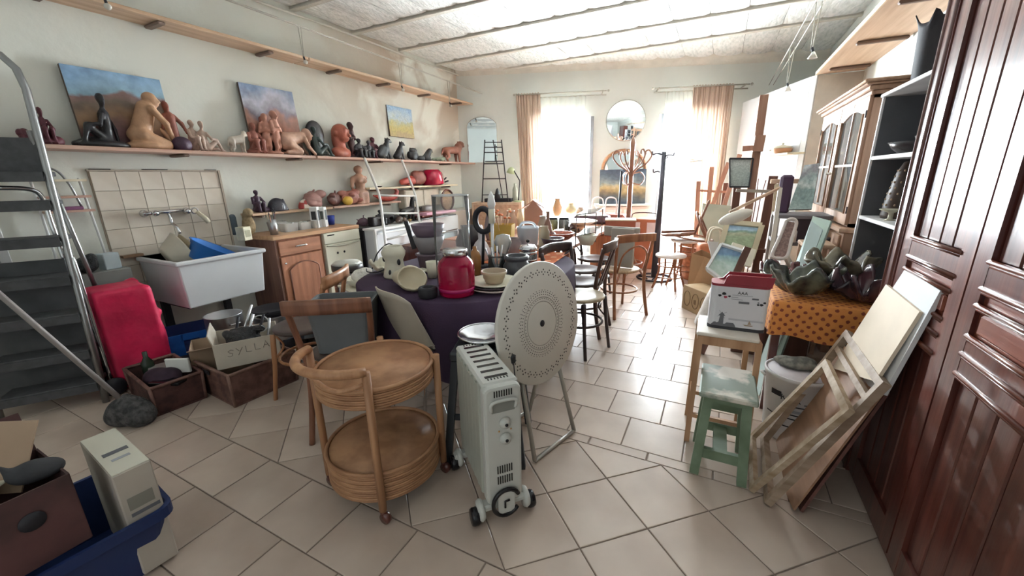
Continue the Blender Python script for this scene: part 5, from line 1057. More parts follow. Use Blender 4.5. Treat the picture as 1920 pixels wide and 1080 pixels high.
# wicker
def wicker(name, c1, c2):
    m = mat(name, c1, .6, col2=c2, scale=14, bump=.2, bscale=60); return m
M_wk, M_wk2 = wicker('wicker_red', '#7d5a50', '#5b3f39'), wicker('wicker_dark', '#5a3a36', '#432a28'); M_wrim = wicker('wicker_rim', '#8e6d60', '#6c4e45')
def wicker_box(t, w_, d_, h_, m, mr, n=9):
    b = MB(); b.box((0, 0, .006), (w_ - .02, d_ - .02, .012))
    for sx, sy, L, ax in ((0, -1, w_, 'x'), (0, 1, w_, 'x'), (-1, 0, d_, 'y'), (1, 0, d_, 'y')):
        K = int(L / .014)
        def fn(s, q, sx=sx, sy=sy, L=L, ax=ax, K=K):
            k = round(s * K); j = round(q * 2 * n); a = (s - .5) * (L - .012); off = .004 * (1 if (k + j // 2) % 2 else -1) * (1 if j % 2 else .2)
            x, y = (a, sy * (d_ / 2 - .006 + off)) if ax == 'x' else (sx * (w_ / 2 - .006 + off), a); tp = 1 - .04 * (1 - q)
            return (x * tp, y * tp, .008 + q * (h_ - .012))
        b.grid(fn, K, 2 * n)
    b.build('woven_body', m, t)
    b = MB(); P = [(x, y, h_ - .006) for x, y in rrect(w_ / 2 - .004, d_ / 2 - .004, .02, 3)]; b.tube(P, .011, 6, closed=True).build('braided_rim', mr, t)
    for sx in (-1, 1):
        for sy in (-1, 1): MB().tube([(sx * (w_ / 2 - .012), sy * (d_ / 2 - .012), .005), (sx * (w_ / 2 - .004), sy * (d_ / 2 - .004), h_)], .01, 6).build('corner_post', mr, t)
t = thing('wicker_basket', 'larger reddish wicker basket under the handwritten carton', 'basket', (-2.845, 1.425, 0), R(-4)); wicker_box(t, .47, .44, .235, M_wk, M_wrim)
MB().box((-.06, -.222, .19), (.09, .006, .028), bev=.002).build('hand_hole', M_black, t)
t = thing('wicker_basket', 'smaller dark wicker basket with odds and ends, beside the broom head', 'basket', (-3.21, 1.09, 0), R(-7)); wicker_box(t, .52, .28, .20, M_wk2, M_wk)
# handwritten carton on the basket
M_card = mat('carton_white', '#c9beae', .75, var=.12, scale=4); M_cardb = mat('carton_brown', '#a98f77', .8, var=.12, scale=4)
def open_box(t, w_, d_, h_, m, th=.005, flaps=()):
    for nm, c, s in (('front_wall', (0, -d_ / 2, h_ / 2), (w_, th, h_)), ('back_wall', (0, d_ / 2, h_ / 2), (w_, th, h_)), ('side_wall', (-w_ / 2, 0, h_ / 2), (th, d_, h_)), ('side_wall', (w_ / 2, 0, h_ / 2), (th, d_, h_)), ('bottom', (0, 0, th / 2), (w_, d_, th))): MB().box(c, s).build(nm, m, t)
    for side, ang, L in flaps:
        a = R(ang)
        if side == 'b': MB().bar((-w_ / 2, d_ / 2 + math.cos(a) * L / 2, h_ + math.sin(a) * L / 2), (w_ / 2, d_ / 2 + math.cos(a) * L / 2, h_ + math.sin(a) * L / 2), L, th, (0, -math.sin(a), math.cos(a))).build('flap', m, t)
        if side == 'f': MB().bar((-w_ / 2, -d_ / 2 - math.cos(a) * L / 2, h_ + math.sin(a) * L / 2), (w_ / 2, -d_ / 2 - math.cos(a) * L / 2, h_ + math.sin(a) * L / 2), L, th, (0, math.sin(a), math.cos(a))).build('flap', m, t)
        if side in 'lr':
            s = -1 if side == 'l' else 1; MB().bar((s * (w_ / 2 + math.cos(a) * L / 2), -d_ / 2, h_ + math.sin(a) * L / 2), (s * (w_ / 2 + math.cos(a) * L / 2), d_ / 2, h_ + math.sin(a) * L / 2), L, th, (-s * math.sin(a), 0, math.cos(a))).build('flap', m, t)
t = thing('handwritten_carton', 'pale carton with handwritten lettering on the larger wicker basket', 'carton', (-2.80, 1.44, .236), R(60))
open_box(t, .36, .30, .17, M_card, .006, (('l', 75, .07),))
def stroke(t, pts, m, r=.0016): return MB().tube(pts, r, 5).build('handwriting', m, t)
M_pen = mat('pen_grey', '#7a6f68', .7)
LT = {'S': [[(1, .85), (.6, 1), (.15, .8), (.4, .55), (.8, .4), (.7, .1), (.3, 0), (0, .15)]], 'Y': [[(0, 1), (.45, .5)], [(1, 1), (.2, -.1)]], 'L': [[(.1, 1), (.1, .05), (.9, 0)]], 'A': [[(0, 0), (.5, 1), (.95, 0)], [(.2, .4), (.8, .4)]]}
for i, ch in enumerate('SYLLA'):
    for st in LT[ch]: stroke(t, [(-.115 + i * .05 + x * .036, -.1545, .075 + .03 * (i * .15) + y * .045) for x, y in st], M_pen)
M_sil = mat('silver_rod', '#cfd0d2', .25, .9)
for i, (a, c, mm, lb) in enumerate((((-.08, .02, .02), (.06, .07, .34), M_sil, 'silver tube sticking out of the handwritten carton, taller one'), ((-.04, -.03, .02), (.06, .0, .29), M_sil, 'silver tube sticking out of the handwritten carton, shorter one'), ((.02, .04, .02), (.12, .02, .27), M_black, 'black handle sticking out of the handwritten carton'), ((-.1, .08, .02), (-.03, .11, .26), M_black, 'black rod at the back of the handwritten carton'), ((.1, -.06, .02), (.15, -.02, .25), M_steel, 'grey rod at the right end of the handwritten carton'))):
    Mz = Matrix.Translation(t.location) @ Matrix.Rotation(R(60), 4, 'Z'); tag(MB().tube([Mz @ Vector(a), Mz @ Vector(c)], .009, 8).build('metal_utensil', mm), lb, 'utensil', 'utensils in the handwritten carton')
Mz = Matrix.Translation(t.location) @ Matrix.Rotation(R(60), 4, 'Z')
tag(MB().tube([Mz @ Vector((.09 + .05 * math.cos(R(a)), .05, .20 + .06 * math.sin(R(a)))) for a in range(0, 360, 20)], .004, 6, closed=True).build('wire_hoop', M_white), 'white wire hoop sticking out of the handwritten carton', 'wire')
o = sculpt('black_cables', [('e', (0, 0, .05), (.10, .08, .06)), ('c', (-.1, 0, .08), (.1, .05, .12), .02, .02), ('c', (-.05, -.06, .1), (.1, -.03, .06), .02, .02)], mat('cable_black', '#2b2a2e', .5, var=.4, scale=40, bump=.8, bscale=60), None, Mz @ Vector((-.02, 0, .06)), 0, 1.2, 28); tag(o, 'heap of black cables filling the handwritten carton', 'cable')
# things in the small basket
for i, (x, y, z, w_, d_, h_, rz, m, lb) in enumerate(((-3.03, 1.04, .165, .20, .08, .02, 25, M_blackg, 'black flat phone-like case on the small basket'), (-3.3, 1.1, .16, .16, .1, .03, -20, mat('grey_plastic', '#8a8580', .5), 'grey flat box in the small basket'), (-3.1, 1.14, .18, .15, .02, .10, 30, mat('white_paper', '#e8e6e0', .8), 'white paper card standing in the small basket'))):
    tag(MB().box((0, 0, h_ / 2), (w_, d_, h_), bev=.004).build('flat_case' if i < 2 else 'paper_card', m, None, (x, y, z), R(rz)), lb, 'case' if i < 2 else 'card')
pot('dark_bottle', 'dark green bottle lying in the small basket', 'bottle', (-3.38, 1.08, .10), [(.03, 0), (.035, .02), (.035, .12), (.014, .16), (.014, .2), (.0001, .2)], mat('bottle_green', '#2f3b30', .2), None, 16)
o = sculpt('purple_scarf', [('e', (0, 0, .04), (.14, .08, .06)), ('e', (.07, .03, .06), (.07, .06, .05))], mat('scarf', '#43303f', .9, var=.4, scale=14), None, (-3.18, 1.06, .12), 0, 1, 26); tag(o, 'dark purple cloth crumpled in the small basket', 'cloth')
t = thing('folded_carton', 'empty brown carton behind the small basket', 'carton', (-3.12, 1.42, 0), R(62)); open_box(t, .34, .26, .30, M_cardb, .005, (('f', 20, .12),))
# blue crate and pans under the sink
M_blue = mat('crate_blue', '#1d5aa8', .4, var=.1); M_navy = mat('tub_navy', '#1c2f5e', .5, var=.1)
t = thing('blue_crate', 'blue plastic crate with cut-out handle under the sink', 'crate', (-3.74, 1.50, .10), R(70)); w_, d_, h_ = .42, .32, .17
for nm, c, s in (('long_wall', (0, d_ / 2, h_ / 2), (w_, .008, h_)), ('short_wall', (-w_ / 2, 0, h_ / 2), (.008, d_, h_)), ('short_wall', (w_ / 2, 0, h_ / 2), (.008, d_, h_)), ('bottom', (0, 0, .004), (w_, d_, .008))): MB().box(c, s, bev=.002).build(nm, M_navy if nm != 'short_wall' else M_blue, t)
MB().box((-.13, -d_ / 2, h_ / 2), (.16, .008, h_)).box((.13, -d_ / 2, h_ / 2), (.16, .008, h_)).box((0, -d_ / 2, h_ - .025), (.12, .008, .05)).build('handled_wall', M_blue, t)
tag(MB().box((0, 0, .05), (.5, .45, .10), bev=.004).build('wooden_plinth', M_black, None, (-3.76, 1.54, 0)), 'black low plinth under the blue crate', 'plinth')
tag(MB().box((0, 0, .05), (.34, .66, .10), bev=.004).build('pan_crate', M_black, None, (-3.34, 1.77, 0)), 'black crate carrying the pans right of the blue crate', 'crate')
pz = .0
t = thing('stock_pot', 'big steel stock pot under the right half of the sink', 'pot', (-3.38, 1.60, .10)); MB().lathe([(.11, 0), (.125, .02), (.125, .30), (.13, .305), (.12, .305), (.115, .03), (.0001, .02)], 28).build('pot_body', M_steel, t); MB().tube(spline([(.125, -.03, .24), (.16, -.03, .25), (.16, .03, .25), (.125, .03, .24)], 4), .006, 6).build('handle', M_chrome, t); MB().tube(spline([(-.125, -.03, .24), (-.16, -.03, .25), (-.16, .03, .25), (-.125, .03, .24)], 4), .006, 6).build('handle', M_chrome, t)
t = thing('frying_pan', 'black frying pan stacked right of the stock pot', 'pan', (-3.30, 1.93, .32)); MB().lathe([(.12, 0), (.15, .05), (.145, .05), (.117, .006), (.0001, .006)], 28).build('pan_body', M_black, t); MB().bar((.1, -.1, .045), (.24, -.22, .08), .025, .014).build('handle', M_blackg, t)
t = thing('casserole_pan', 'steel casserole under the black frying pan', 'pan', (-3.30, 1.93, .10)); MB().lathe([(.13, 0), (.14, .01), (.14, .21), (.146, .215), (.134, .215), (.13, .02), (.0001, .012)], 28).build('pan_body', M_steel, t)
for s in (-1, 1): MB().tube(spline([(s * .138, -.03, .16), (s * .17, -.02, .17), (s * .17, .02, .17), (s * .138, .03, .16)], 4), .007, 6).build('handle', M_black, t)
t = thing('baking_pan', 'black ridged baking tin between the two steel pots', 'pan', (-3.12, 2.12, .0)); MB().lathe([(.10, 0), (.12, .09), (.126, .092), (.115, .092), (.097, .006), (.0001, .006)], 26).build('pan_body', M_blackg, t)
for i in range(4): tag(MB().tube([(-2.62 + .01 * i, 1.78 + .05 * i, .010 + .0 * i), (-3.0 - .03 * i, 1.86 + .06 * i, .012)], .007, 6).build('steel_rod', M_sil), ['thin steel rod on the floor nearest the large basket', 'second steel rod from the large basket', 'third steel rod from the large basket', 'steel rod furthest from the large basket'][i], 'rod', 'steel rods behind the large basket')
# --- bottom left corner: dark carton, blue tub with white box
t = thing('blue_tub', 'dark blue plastic tub at the bottom left holding the tall white carton', 'tub', (-1.965, .229, 0), R(84)); P0 = rrect(.25, .19, .04); P1 = rrect(.29, .225, .045); P2 = rrect(.305, .24, .05); N = len(P0)
b = MB(); lay = [(P0, 0), (P1, .21), (P2, .21), (P2, .25), (P1, .25), (rrect(.24, .18, .04), .012)]
b.add([(x, y, z) for P, z in lay for x, y in P], [tuple(range(N - 1, -1, -1)), tuple(5 * N + k for k in range(N))] + [(r_ * N + k, r_ * N + (k + 1) % N, (r_ + 1) * N + (k + 1) % N, (r_ + 1) * N + k) for r_ in range(5) for k in range(N)]); b.build('tub_body', M_navy, t)
t = thing('white_carton', 'tall narrow white carton with grey print on top, standing in the blue tub', 'carton', (-1.915, .45, .014), R(-5)); Mwc = mat('carton_offwhite', '#d6d2c2', .6, var=.06)
MB().box((0, 0, .215), (.37, .105, .43), bev=.004).build('box', mat('carton_greige', '#b9afa3', .65, var=.08), t); MB().box((0, 0, .4315), (.366, .10, .003)).build('top_flap', Mwc, t)
MB().box((.02, .0, .434), (.026, .07, .001)).build('printed_line', Mg, t); MB().box((.08, .0, .434), (.016, .05, .001)).build('printed_line', Mlg, t)
MB().box((.1855, .0, .30), (.001, .07, .05)).build('printed_label', mat('label_dim', '#8d8a80', .6), t); MB().box((.1855, .005, .255), (.001, .08, .014)).build('printed_line', Mg, t)
a_, c_ = G(172, 1006, .256), G(59, 1071, .256); u_ = (c_ - a_).normalized(); an = math.atan2(u_.y, u_.x)
Mdc = mat('carton_dark', '#5c3b3a', .75, col2='#43302f', scale=5); aw = Vector((-u_.y, u_.x, 0)); aw = aw if aw.x < 0 else -aw; cc = a_ + u_ * .22 + aw * .14; cc.z = .256; hc = hgt(a_, 888); an = math.atan2(-u_.y, -u_.x)
t = thing('brown_carton', 'dark brown red carton with a punched hand hole at the bottom left corner', 'carton', cc, an)
open_box(t, .44, .28, hc, Mdc, .006, (('b', 65, .14),))
b = MB().lathe([(.0001, 0), (.03, 0), (.03, .002), (.0001, .002)], 16, Matrix.Translation((.12, -.1445, hc * .62)) @ Matrix.Rotation(R(90), 4, 'X')); b.build('hand_hole', M_black, t)
o = tag(MB().box((0, 0, 0), (.26, .22, .006)).build('cardboard_sheet', M_cardb, None, cc + Vector((-.1, .10, hc + .06)), R(20)), 'tan cardboard sheet standing in the dark brown carton', 'cardboard'); o.rotation_euler = (R(62), R(6), R(40))
for i, (x, y, rz, c) in enumerate(((-2.38, .25, 20, '#d9d2bd'), (-2.33, .20, 45, '#b9a88c'), (-2.42, .17, -10, '#8f7a70'))):
    o = tag(MB().box((0, 0, 0), (.21, .15, .004)).build('paper_sheet', mat('paper_%d' % i, c, .8), None, cc + Vector((.05 * i - .05, .02 - .04 * i, hc - .03 + .012 * i))), ['cream paper on top of the dark brown carton', 'tan folded paper beside the cream one', 'brownish leaflet deep in the dark brown carton'][i], 'paper', 'papers in the dark brown carton'); o.rotation_euler = (R(8), R(-14), R(rz))
o = sculpt('grey_bag', [('e', (0, 0, .06), (.13, .08, .07)), ('c', (-.1, 0, .08), (-.14, .0, .16), .035, .008), ('e', (.09, .0, .05), (.08, .07, .05))], mat('bag_grey', '#3f3f42', .8, var=.3, scale=12), None, a_ + u_ * .05 + aw * .1 + Vector((0, 0, hc - .02)), R(70), (.42, .5, .5), 30); tag(o, 'dark grey cloth bag with a pointed corner on the edge of the brown carton', 'bag')
# ================================================================ CART, HEATER, CHAIRS, FOLDING TABLE
M_rat = mat('rattan', '#b98b66', .5, col2='#9d7050', scale=10, stretch=(1, 1, 6), bump=.1, bscale=30); M_ratw = mat('rattan_weave', '#c09a72', .6, col2='#94704e', scale=60, bump=.5, bscale=140)
M_bam = wood('bamboo', '#bb8d68', '#9a6d4d', .4, 'z', 3)
cc = Vector((-1.295, 1.165, 0)); t = thing('rattan_cart', 'round two-tier rattan serving cart on castors, nearest chairs', 'cart', cc); RR = .25
def tray(z0, hgt_, nm):
    tr = MB().lathe([(.0001, 0), (RR - .02, 0), (RR - .012, .004), (RR - .012, .012), (.0001, .012)], 40, Matrix.Translation((0, 0, z0))).build(nm, M_ratw, t)
    n = int(hgt_ / .011)
    for k in range(n): MB().tube([((RR - .004 + .002 * (k % 2)) * math.cos(R(a)), (RR - .004 + .002 * (k % 2)) * math.sin(R(a)), z0 + .006 + k * .011) for a in range(0, 360, 8)], .0062, 5, closed=True).build('coiled_cane', M_rat, tr)
    MB().lathe([(RR - .011, 0), (RR - .011, hgt_)], 48, Matrix.Translation((0, 0, z0))).build('inner_lining', M_rat, tr); MB().tube([((RR + .001) * math.cos(R(a)), (RR + .001) * math.sin(R(a)), z0 + hgt_) for a in range(0, 360, 8)], .009, 6, closed=True).build('rolled_rim', M_rat, tr)
tray(.525, .085, 'upper_tray'); tray(.085, .14, 'lower_tray')
PA = [-50, 35, 130, 215]; RP = RR + .018
hz = .70
for i, a in enumerate(PA):
    top = hz if i in (0, 3) else .63
    MB().tube([(RP * math.cos(R(a)), RP * math.sin(R(a)), .06), (RP * math.cos(R(a)), RP * math.sin(R(a)), top)], .0165, 10).build('post', M_bam, t)
    cst = MB().lathe([(.001, -.012), (.024, -.012), (.026, 0), (.024, .012), (.001, .012)], 16, Matrix.Translation((RP * math.cos(R(a)) + .01, RP * math.sin(R(a)), .026)) @ Matrix.Rotation(R(90), 4, 'X')).build('castor', M_mahog, t); MB().tube([(RP * math.cos(R(a)), RP * math.sin(R(a)), .03), (RP * math.cos(R(a)), RP * math.sin(R(a)), .07)], .014, 8).build('castor_socket', M_mahog, cst)
aa = [-50 - i * (360 - 265) / 16 for i in range(17)]
ar = [(RP + .05 * math.sin(math.pi * i / 16)) for i in range(17)]
MB().tube([(ar[i] * math.cos(R(a)), ar[i] * math.sin(R(a)), hz + .012 * math.sin(math.pi * i / 16)) for i, a in enumerate(aa)], .019, 10).build('push_handle', M_bam, t)
MB().tube(spline([(RP * math.cos(R(-52)), RP * math.sin(R(-52)), hz - .05), ((RP + .01) * math.cos(R(-75)), (RP + .01) * math.sin(R(-75)), hz - .075), ((RP + .012) * math.cos(R(-98)), (RP + .012) * math.sin(R(-98)), hz - .04), ((RP + .03) * math.cos(R(-105)), (RP + .03) * math.sin(R(-105)), hz)], 5), .009, 8).build('handle_brace', M_bam, t)
# --- oil radiator
M_rad = mat('radiator_enamel', '#b3b5a9', .35, var=.04); M_radw = mat('radiator_plastic', '#c9c9c2', .4, var=.03)
fr = Vector((-.665, 1.195, 0)); bk_ = Vector((-.985, 1.475, 0)); u_ = (fr - bk_); L = u_.length; an = math.atan2(u_.y, u_.x)
t = thing('oil_radiator', 'pale green grey oil-filled electric radiator on black wheels', 'heater', (fr + bk_) / 2, an)   # +x is the control end
hb = .085; ht = .64
for i in range(7):
    x = -L / 2 + .03 + i * (L - .11) / 6; b = MB(); P_ = rrect(.0165, .078, .016, 4); b.prism([(px_, py_) for px_, py_ in P_], ht - hb - .03, Matrix.Translation((x, 0, hb + .02))); b.build('fin', M_rad, t)
MB().box((-.03, -.074, .36), (L - .08, .006, .50), bev=.002).build('side_shield', M_rad, t); MB().box((-.03, .074, .36), (L - .08, .006, .50), bev=.002).build('side_shield', M_rad, t)
o = MB().box((-.01, 0, ht - .012), (L - .02, .15, .026), bev=.009).build('top_cover', M_radw, t)
for i in range(7): MB().box((-L / 2 + .05 + i * (L - .12) / 6, 0, ht + .0015), (.016, .095, .003)).build('vent_slot', M_blackg, o)
for x in (-L / 2 + .022, L / 2 - .05):
    for k in range(7): MB().box((x, -.04 + .0133 * k, ht + .0012), (.012, .005, .003)).build('fine_slot', M_blackg, o)
P_ = rrect(.078, (ht - .1) / 2, .03, 5)
Mx = Matrix(((0, 0, 1, L / 2 - .05), (1, 0, 0, 0), (0, 1, 0, .1 + (ht - .1) / 2 - .006), (0, 0, 0, 1)))
pn = MB().prism(P_, .055, Mx).build('control_panel', M_radw, t, bevel=.012); xf_ = L / 2 + .005
for k in range(8): MB().box((xf_ + .001, -.035 + .01 * k, .605), (.003, .0045, .026)).build('grille_slot', M_blackg, pn)
MB().box((xf_, 0, .548), (.006, .098, .05), bev=.003).build('handle_recess', mat('recess_grey', '#8b8c85', .5), pn); MB().tube(spline([(xf_ + .002, -.05, .535), (xf_ + .008, -.052, .566), (xf_ + .010, -.03, .578), (xf_ + .010, .03, .578), (xf_ + .008, .052, .566), (xf_ + .002, .05, .535)], 4), .007, 8).build('carry_handle', M_radw, pn)
for z in (.475, .405):
    dl = MB().lathe([(.024, 0), (.024, .008), (.019, .012), (.018, .02), (.0001, .021)], 20, Matrix.Translation((xf_, 0.005, z)) @ Matrix.Rotation(R(90), 4, 'Y')).build('dial', M_radw, pn); MB().lathe([(.007, 0), (.006, .004), (.0001, .005)], 10, Matrix.Translation((xf_ + .021, 0.005, z)) @ Matrix.Rotation(R(90), 4, 'Y')).build('dial_pointer', M_blackg, dl)
for x_, z in ((-.02, .44), (.03, .44)): MB().ell((xf_ + .001, x_, z), (.003, .004, .004), n=8).build('indicator_lamp', mat('lamp_amber', '#b98a4c', .3), pn)
for r_ in (0, 1):
    for k in range(7): MB().box((xf_ + .001, -.03 + .01 * k, .262 - .05 * r_), (.003, .0045, .036)).build('grille_slot', M_blackg, pn)
for xx, sgn in ((L / 2 - .03, 1), (-L / 2 + .04, -1)):
    ft = MB().box((xx, 0, .075), (.05, .25 if sgn < 0 else .23, .03), bev=.008).build('foot_bar', M_radw, t)
    for s in (-1, 1):
        MB().lathe([(.001, -.017), (.033, -.017), (.037, -.008), (.037, .008), (.033, .017), (.001, .017)], 20, Matrix.Translation((xx, s * .125, .037)) @ Matrix.Rotation(R(90), 4, 'X')).build('wheel', M_blackg, ft)
        MB().lathe([(.04, -.012), (.046, 0), (.04, .012)], 16, Matrix.Translation((xx, s * .10, .06)) @ Matrix.Rotation(R(90), 4, 'X')).build('wheel_cover', M_radw, ft)
cw = MB().tube([(xf_ + .012, .058 * math.cos(R(a)), .105 + .062 * math.sin(R(a))) for a in range(25, 336, 15)], .009, 8).build('cord_holder', M_blackg, t); MB().prism(rrect(.036, .05, .02, 4), .014, Matrix(((0, 0, 1, xf_), (1, 0, 0, 0), (0, 1, 0, .105), (0, 0, 0, 1)))).build('cord_cover', M_radw, cw); MB().tube([(xf_ + .017, -.008, .085), (xf_ + .017, -.008, .115), (xf_ + .017, .012, .118)], .005, 6).build('cord_clip', M_blackg, cw)
# --- bentwood chairs
def bent_chair(label, loc, rz, m, mseat, back='x', group='bentwood chairs', hh=.84, name='bentwood_chair'):
    """seat faces +y before rotation; the back stands at -y"""
    t = thing(name, label, 'chair', loc, rz, group)
    MB().lathe([(.0001, .445), (.175, .445), (.195, .452), (.197, .468), (.185, .474), (.12, .466), (.0001, .462)], 28, sx=1.02, sy=1.0).build('seat', mseat, t)
    MB().tube([(.185 * math.cos(R(a)), .185 * math.sin(R(a)), .25) for a in range(0, 360, 18)], .010, 6, closed=True).build('ring_stretcher', m, t)
    for s in (-1, 1):
        MB().tube(spline([(s * .15, .14, .45), (s * .16, .155, .25), (s * .175, .185, 0)], 4), [.017] * 4 + [.014] * 5, 8).build('leg', m, t)
        MB().tube(spline([(s * .19, -.24, 0), (s * .175, -.19, .25), (s * .172, -.18, .46), (s * .19, -.215, .66), (s * .20, -.245, hh - .03)], 5), .0165, 8).build('rear_leg', m, t)
        MB().tube(spline([(s * .15, .12, .44), (s * .12, .10, .36), (s * .155, .158, .27)], 4), .007, 6).build('brace', m, t)
    def fn(s, q):
        a = (s - .5) * 2; return (.215 * a, -.25 - .045 * (1 - a * a), hh - .065 + .075 * q + .012 * (1 - a * a))
    MB().grid(fn, 14, 3).build('top_rail', m, t, solid=.022)
    if back == 'x':
        for s in (-1, 1): MB().tube(spline([(s * .172, -.185, .48), (s * .05, -.225, .60), (-s * .1, -.262, .72), (-s * .19, -.255, hh - .06)], 5), .010, 6).build('cross_brace', m, t)
    elif back == 'slat':
        for x in (-.06, .06): MB().bar((x, -.185, .47), (x * 1.1, -.285, hh - .06), .05, .010, (0, 1, 0)).build('back_slat', m, t)
    elif back == 'hoop':
        MB().tube(spline([(-.15, -.185, .47), (-.13, -.25, .66), (0, -.28, .74), (.13, -.25, .66), (.15, -.185, .47)], 5), .010, 6).build('inner_hoop', m, t)
    return t
M_dkch = wood('dark_bentwood', '#3f302f', '#2c2224', .35, 'z', 3, coat=.3); M_brch = wood('brown_bentwood', '#a9724e', '#845338', .4, 'z', 3); M_brch2 = wood('walnut_bentwood', '#8d5f48', '#6b4434', .4, 'z', 3); M_seatd = mat('dark_seat', '#4a3c38', .4, var=.2); M_seatc = mat('cane_seat', '#b59a78', .6, col2='#95795a', scale=60)
# feet of the row beside the table were read off the floor: backs to the aisle
bent_chair('dark bentwood chair nearest the white folding table', (-.93, 3.02, 0), R(-107), M_dkch, mat('pale_seat', '#b0a084', .4, var=.2), 'x')
bent_chair('dark bentwood chair facing the aisle, behind the slatted one', (-1.2, 3.95, 0), R(-80), M_dkch, M_seatd, 'hoop')
bent_chair('dark brown bentwood chair second from the white folding table, with straight slats', (-1.06, 3.46, 0), R(90), wood('umber_bentwood', '#5b4138', '#3f2d29', .4, 'z', 3), M_seatd, 'slat')
bent_chair('dark bentwood chair half hidden between the long table and the light brown chair', (-1.25, 4.55, 0), R(-85), M_dkch, M_seatd, 'x')
bent_chair('light brown bentwood chair holding the grey cardboard, furthest in the aisle row', (-.85, 4.12, 0), R(45), M_brch, M_seatc, 'hoop')
bent_chair('bentwood chair behind the rattan cart with a grey tub on it', (-1.83, 1.475, 0), R(33), M_brch2, M_seatd, 'none', hh=.82)
t = thing('grey_tub', 'grey plastic tub standing on the chair behind the rattan cart', 'tub', (-1.83, 1.475, .475), R(33)); w0, d0 = .16, .12
P0, P1 = rrect(.14, .105, .03), rrect(.17, .125, .035); N = len(P0); b = MB(); lay = [(P0, 0), (P1, .27), (rrect(.177, .132, .035), .27), (rrect(.177, .132, .035), .285), (rrect(.163, .118, .03), .285), (rrect(.134, .094, .03), .01)]
b.add([(x, y, z) for P, z in lay for x, y in P], [tuple(range(N - 1, -1, -1)), tuple(5 * N + k for k in range(N))] + [(r_ * N + k, r_ * N + (k + 1) % N, (r_ + 1) * N + (k + 1) % N, (r_ + 1) * N + k) for r_ in range(5) for k in range(N)]); b.build('tub_body', mat('tub_grey', '#6f7274', .5), t)
bent_chair('curved wooden chair back rising between the wicker baskets and the table', (-2.42, 1.62, 0), R(120), wood('honey_bentwood', '#b98560', '#96633f', .4, 'z', 3), M_seatd, 'none', hh=.82)
# grey shell chair at the table end
t = thing('shell_chair', 'grey plastic shell chair pushed against the purple table', 'chair', (-1.52, 1.84, 0), R(-20.5)); Mgy = mat('shell_grey', '#b8afa0', .5, var=.05)
def fn(s, q):
    a = (s - .5) * 2
    if q < .5: y = .2 - .4 * q / .5; z = .45 - .02 * math.sin(math.pi * q / .5) + .05 * abs(a) ** 3; x = .22 * a * (1 - .12 * abs(q - .3))
    else: r = (q - .5) / .5; y = -.2 - .10 * r + .10 * a * a * (1 - .3 * r); z = .45 + .36 * r - .05 * a ** 4 * r; x = .22 * a * (1 - .1 * r)
    return (x, y, z)
MB().grid(fn, 14, 20).build('shell', Mgy, t, solid=.008)
for sx in (-1, 1):
    for y in (.16, -.16): MB().tube([(sx * .14, y * .8, .44), (sx * .2, y * 1.3, 0)], .011, 8).build('leg', M_chrome, t)
# --- white folding table with drilled pattern, folded and tilted up
c0 = Vector((-.70, 1.86, 0)); dn = None
A_, B_ = G(990, 825), G(1076, 764); ax_ = (B_ - A_).normalized(); nf = Vector((ax_.y, -ax_.x, 0)); nf = nf if nf.y < 0 else -nf
t = thing('folding_table', 'white round folding table top tipped up, drilled with ring patterns', 'table', (0, 0, 0)); 
pc = aY(1015, 606, 1.76); Ud = (Vector((0, 0, 1)) * .985 - nf * .12).normalized()
X3 = ax_; N3 = X3.cross(Ud).normalized(); N3 = N3 if N3.y < 0 else -N3; 
k_ = mpp(pc); rad = 116 * k_
t.location = (pc.x, pc.y, 0); M3 = Matrix(((X3.x, Ud.x, N3.x, 0), (X3.y, Ud.y, N3.y, 0), (X3.z, Ud.z, N3.z, pc.z), (0, 0, 0, 1)))
Mft = mat('table_white', '#d9d4ca', .5, var=.04); Mhole = mat('hole_dark', '#4a4541', .8)
top = MB().lathe([(.0001, -.018), (rad - .006, -.018), (rad, -.012), (rad, .0), (rad - .005, .006), (.0001, .006)], 56, M3).build('table_top', Mft, t)
b = MB()
def hole(r, a, s=.006, e=1.0): b.ell((r * math.cos(a), r * math.sin(a), .005), (s, s * e, .003), M3, 6)
for k in range(36):
    a = 2 * math.pi * k / 36
    for dr, da in ((-.012, 0), (.0, .045), (.012, 0), (.0, -.045)): hole(rad * .83 + dr, a + da, .0048)
for r, n, s in ((.47, 60, .0032), (.51, 60, .0032), (.40, 48, .0030), (.54, 48, .0026)):
    for k in range(n): hole(rad * r, 2 * math.pi * k / n, s)
o = b.build('drilled_holes', Mhole, top); o['kind'] = 'stuff'
MB().lathe([(.0001, .006), (.017, .006), (.017, .008), (.0001, .008)], 18, M3).build('parasol_hole', M_black, top)
for r in (.43, .36): MB().tube([tuple(M3 @ Vector((rad * r * math.cos(R(a)), rad * r * math.sin(R(a)), .006))) for a in range(0, 360, 8)], .002, 5, closed=True).build('ring_groove', mat('groove', '#a9a298', .7), top)
Mleg = mat('leg_grey', '#bdb9b0', .35, .5)
for p1, p2 in (((-.14, .06), (-.17, .03)), ((.13, .06), (.17, .03))):
    a0 = X3 * p1[0] + Vector((0, 0, pc.z - rad * .2)) - N3 * .05; a1 = X3 * p2[0] + nf * .10 + Vector((0, 0, .012)); MB().tube([a0, a1], .012, 8).build('leg', Mleg, t)
    a2 = X3 * (p2[0] * .9) - nf * .22 + Vector((0, 0, .012)); MB().tube([a0, a2], .012, 8).build('leg', Mleg, t); 
for f_ in (.10, -.22): MB().tube([X3 * -.17 * (1 if f_ > 0 else .9) + nf * f_ + Vector((0, 0, .012)), X3 * .17 * (1 if f_ > 0 else .9) + nf * f_ + Vector((0, 0, .012))], .011, 8).build('foot_bar', Mleg, t)
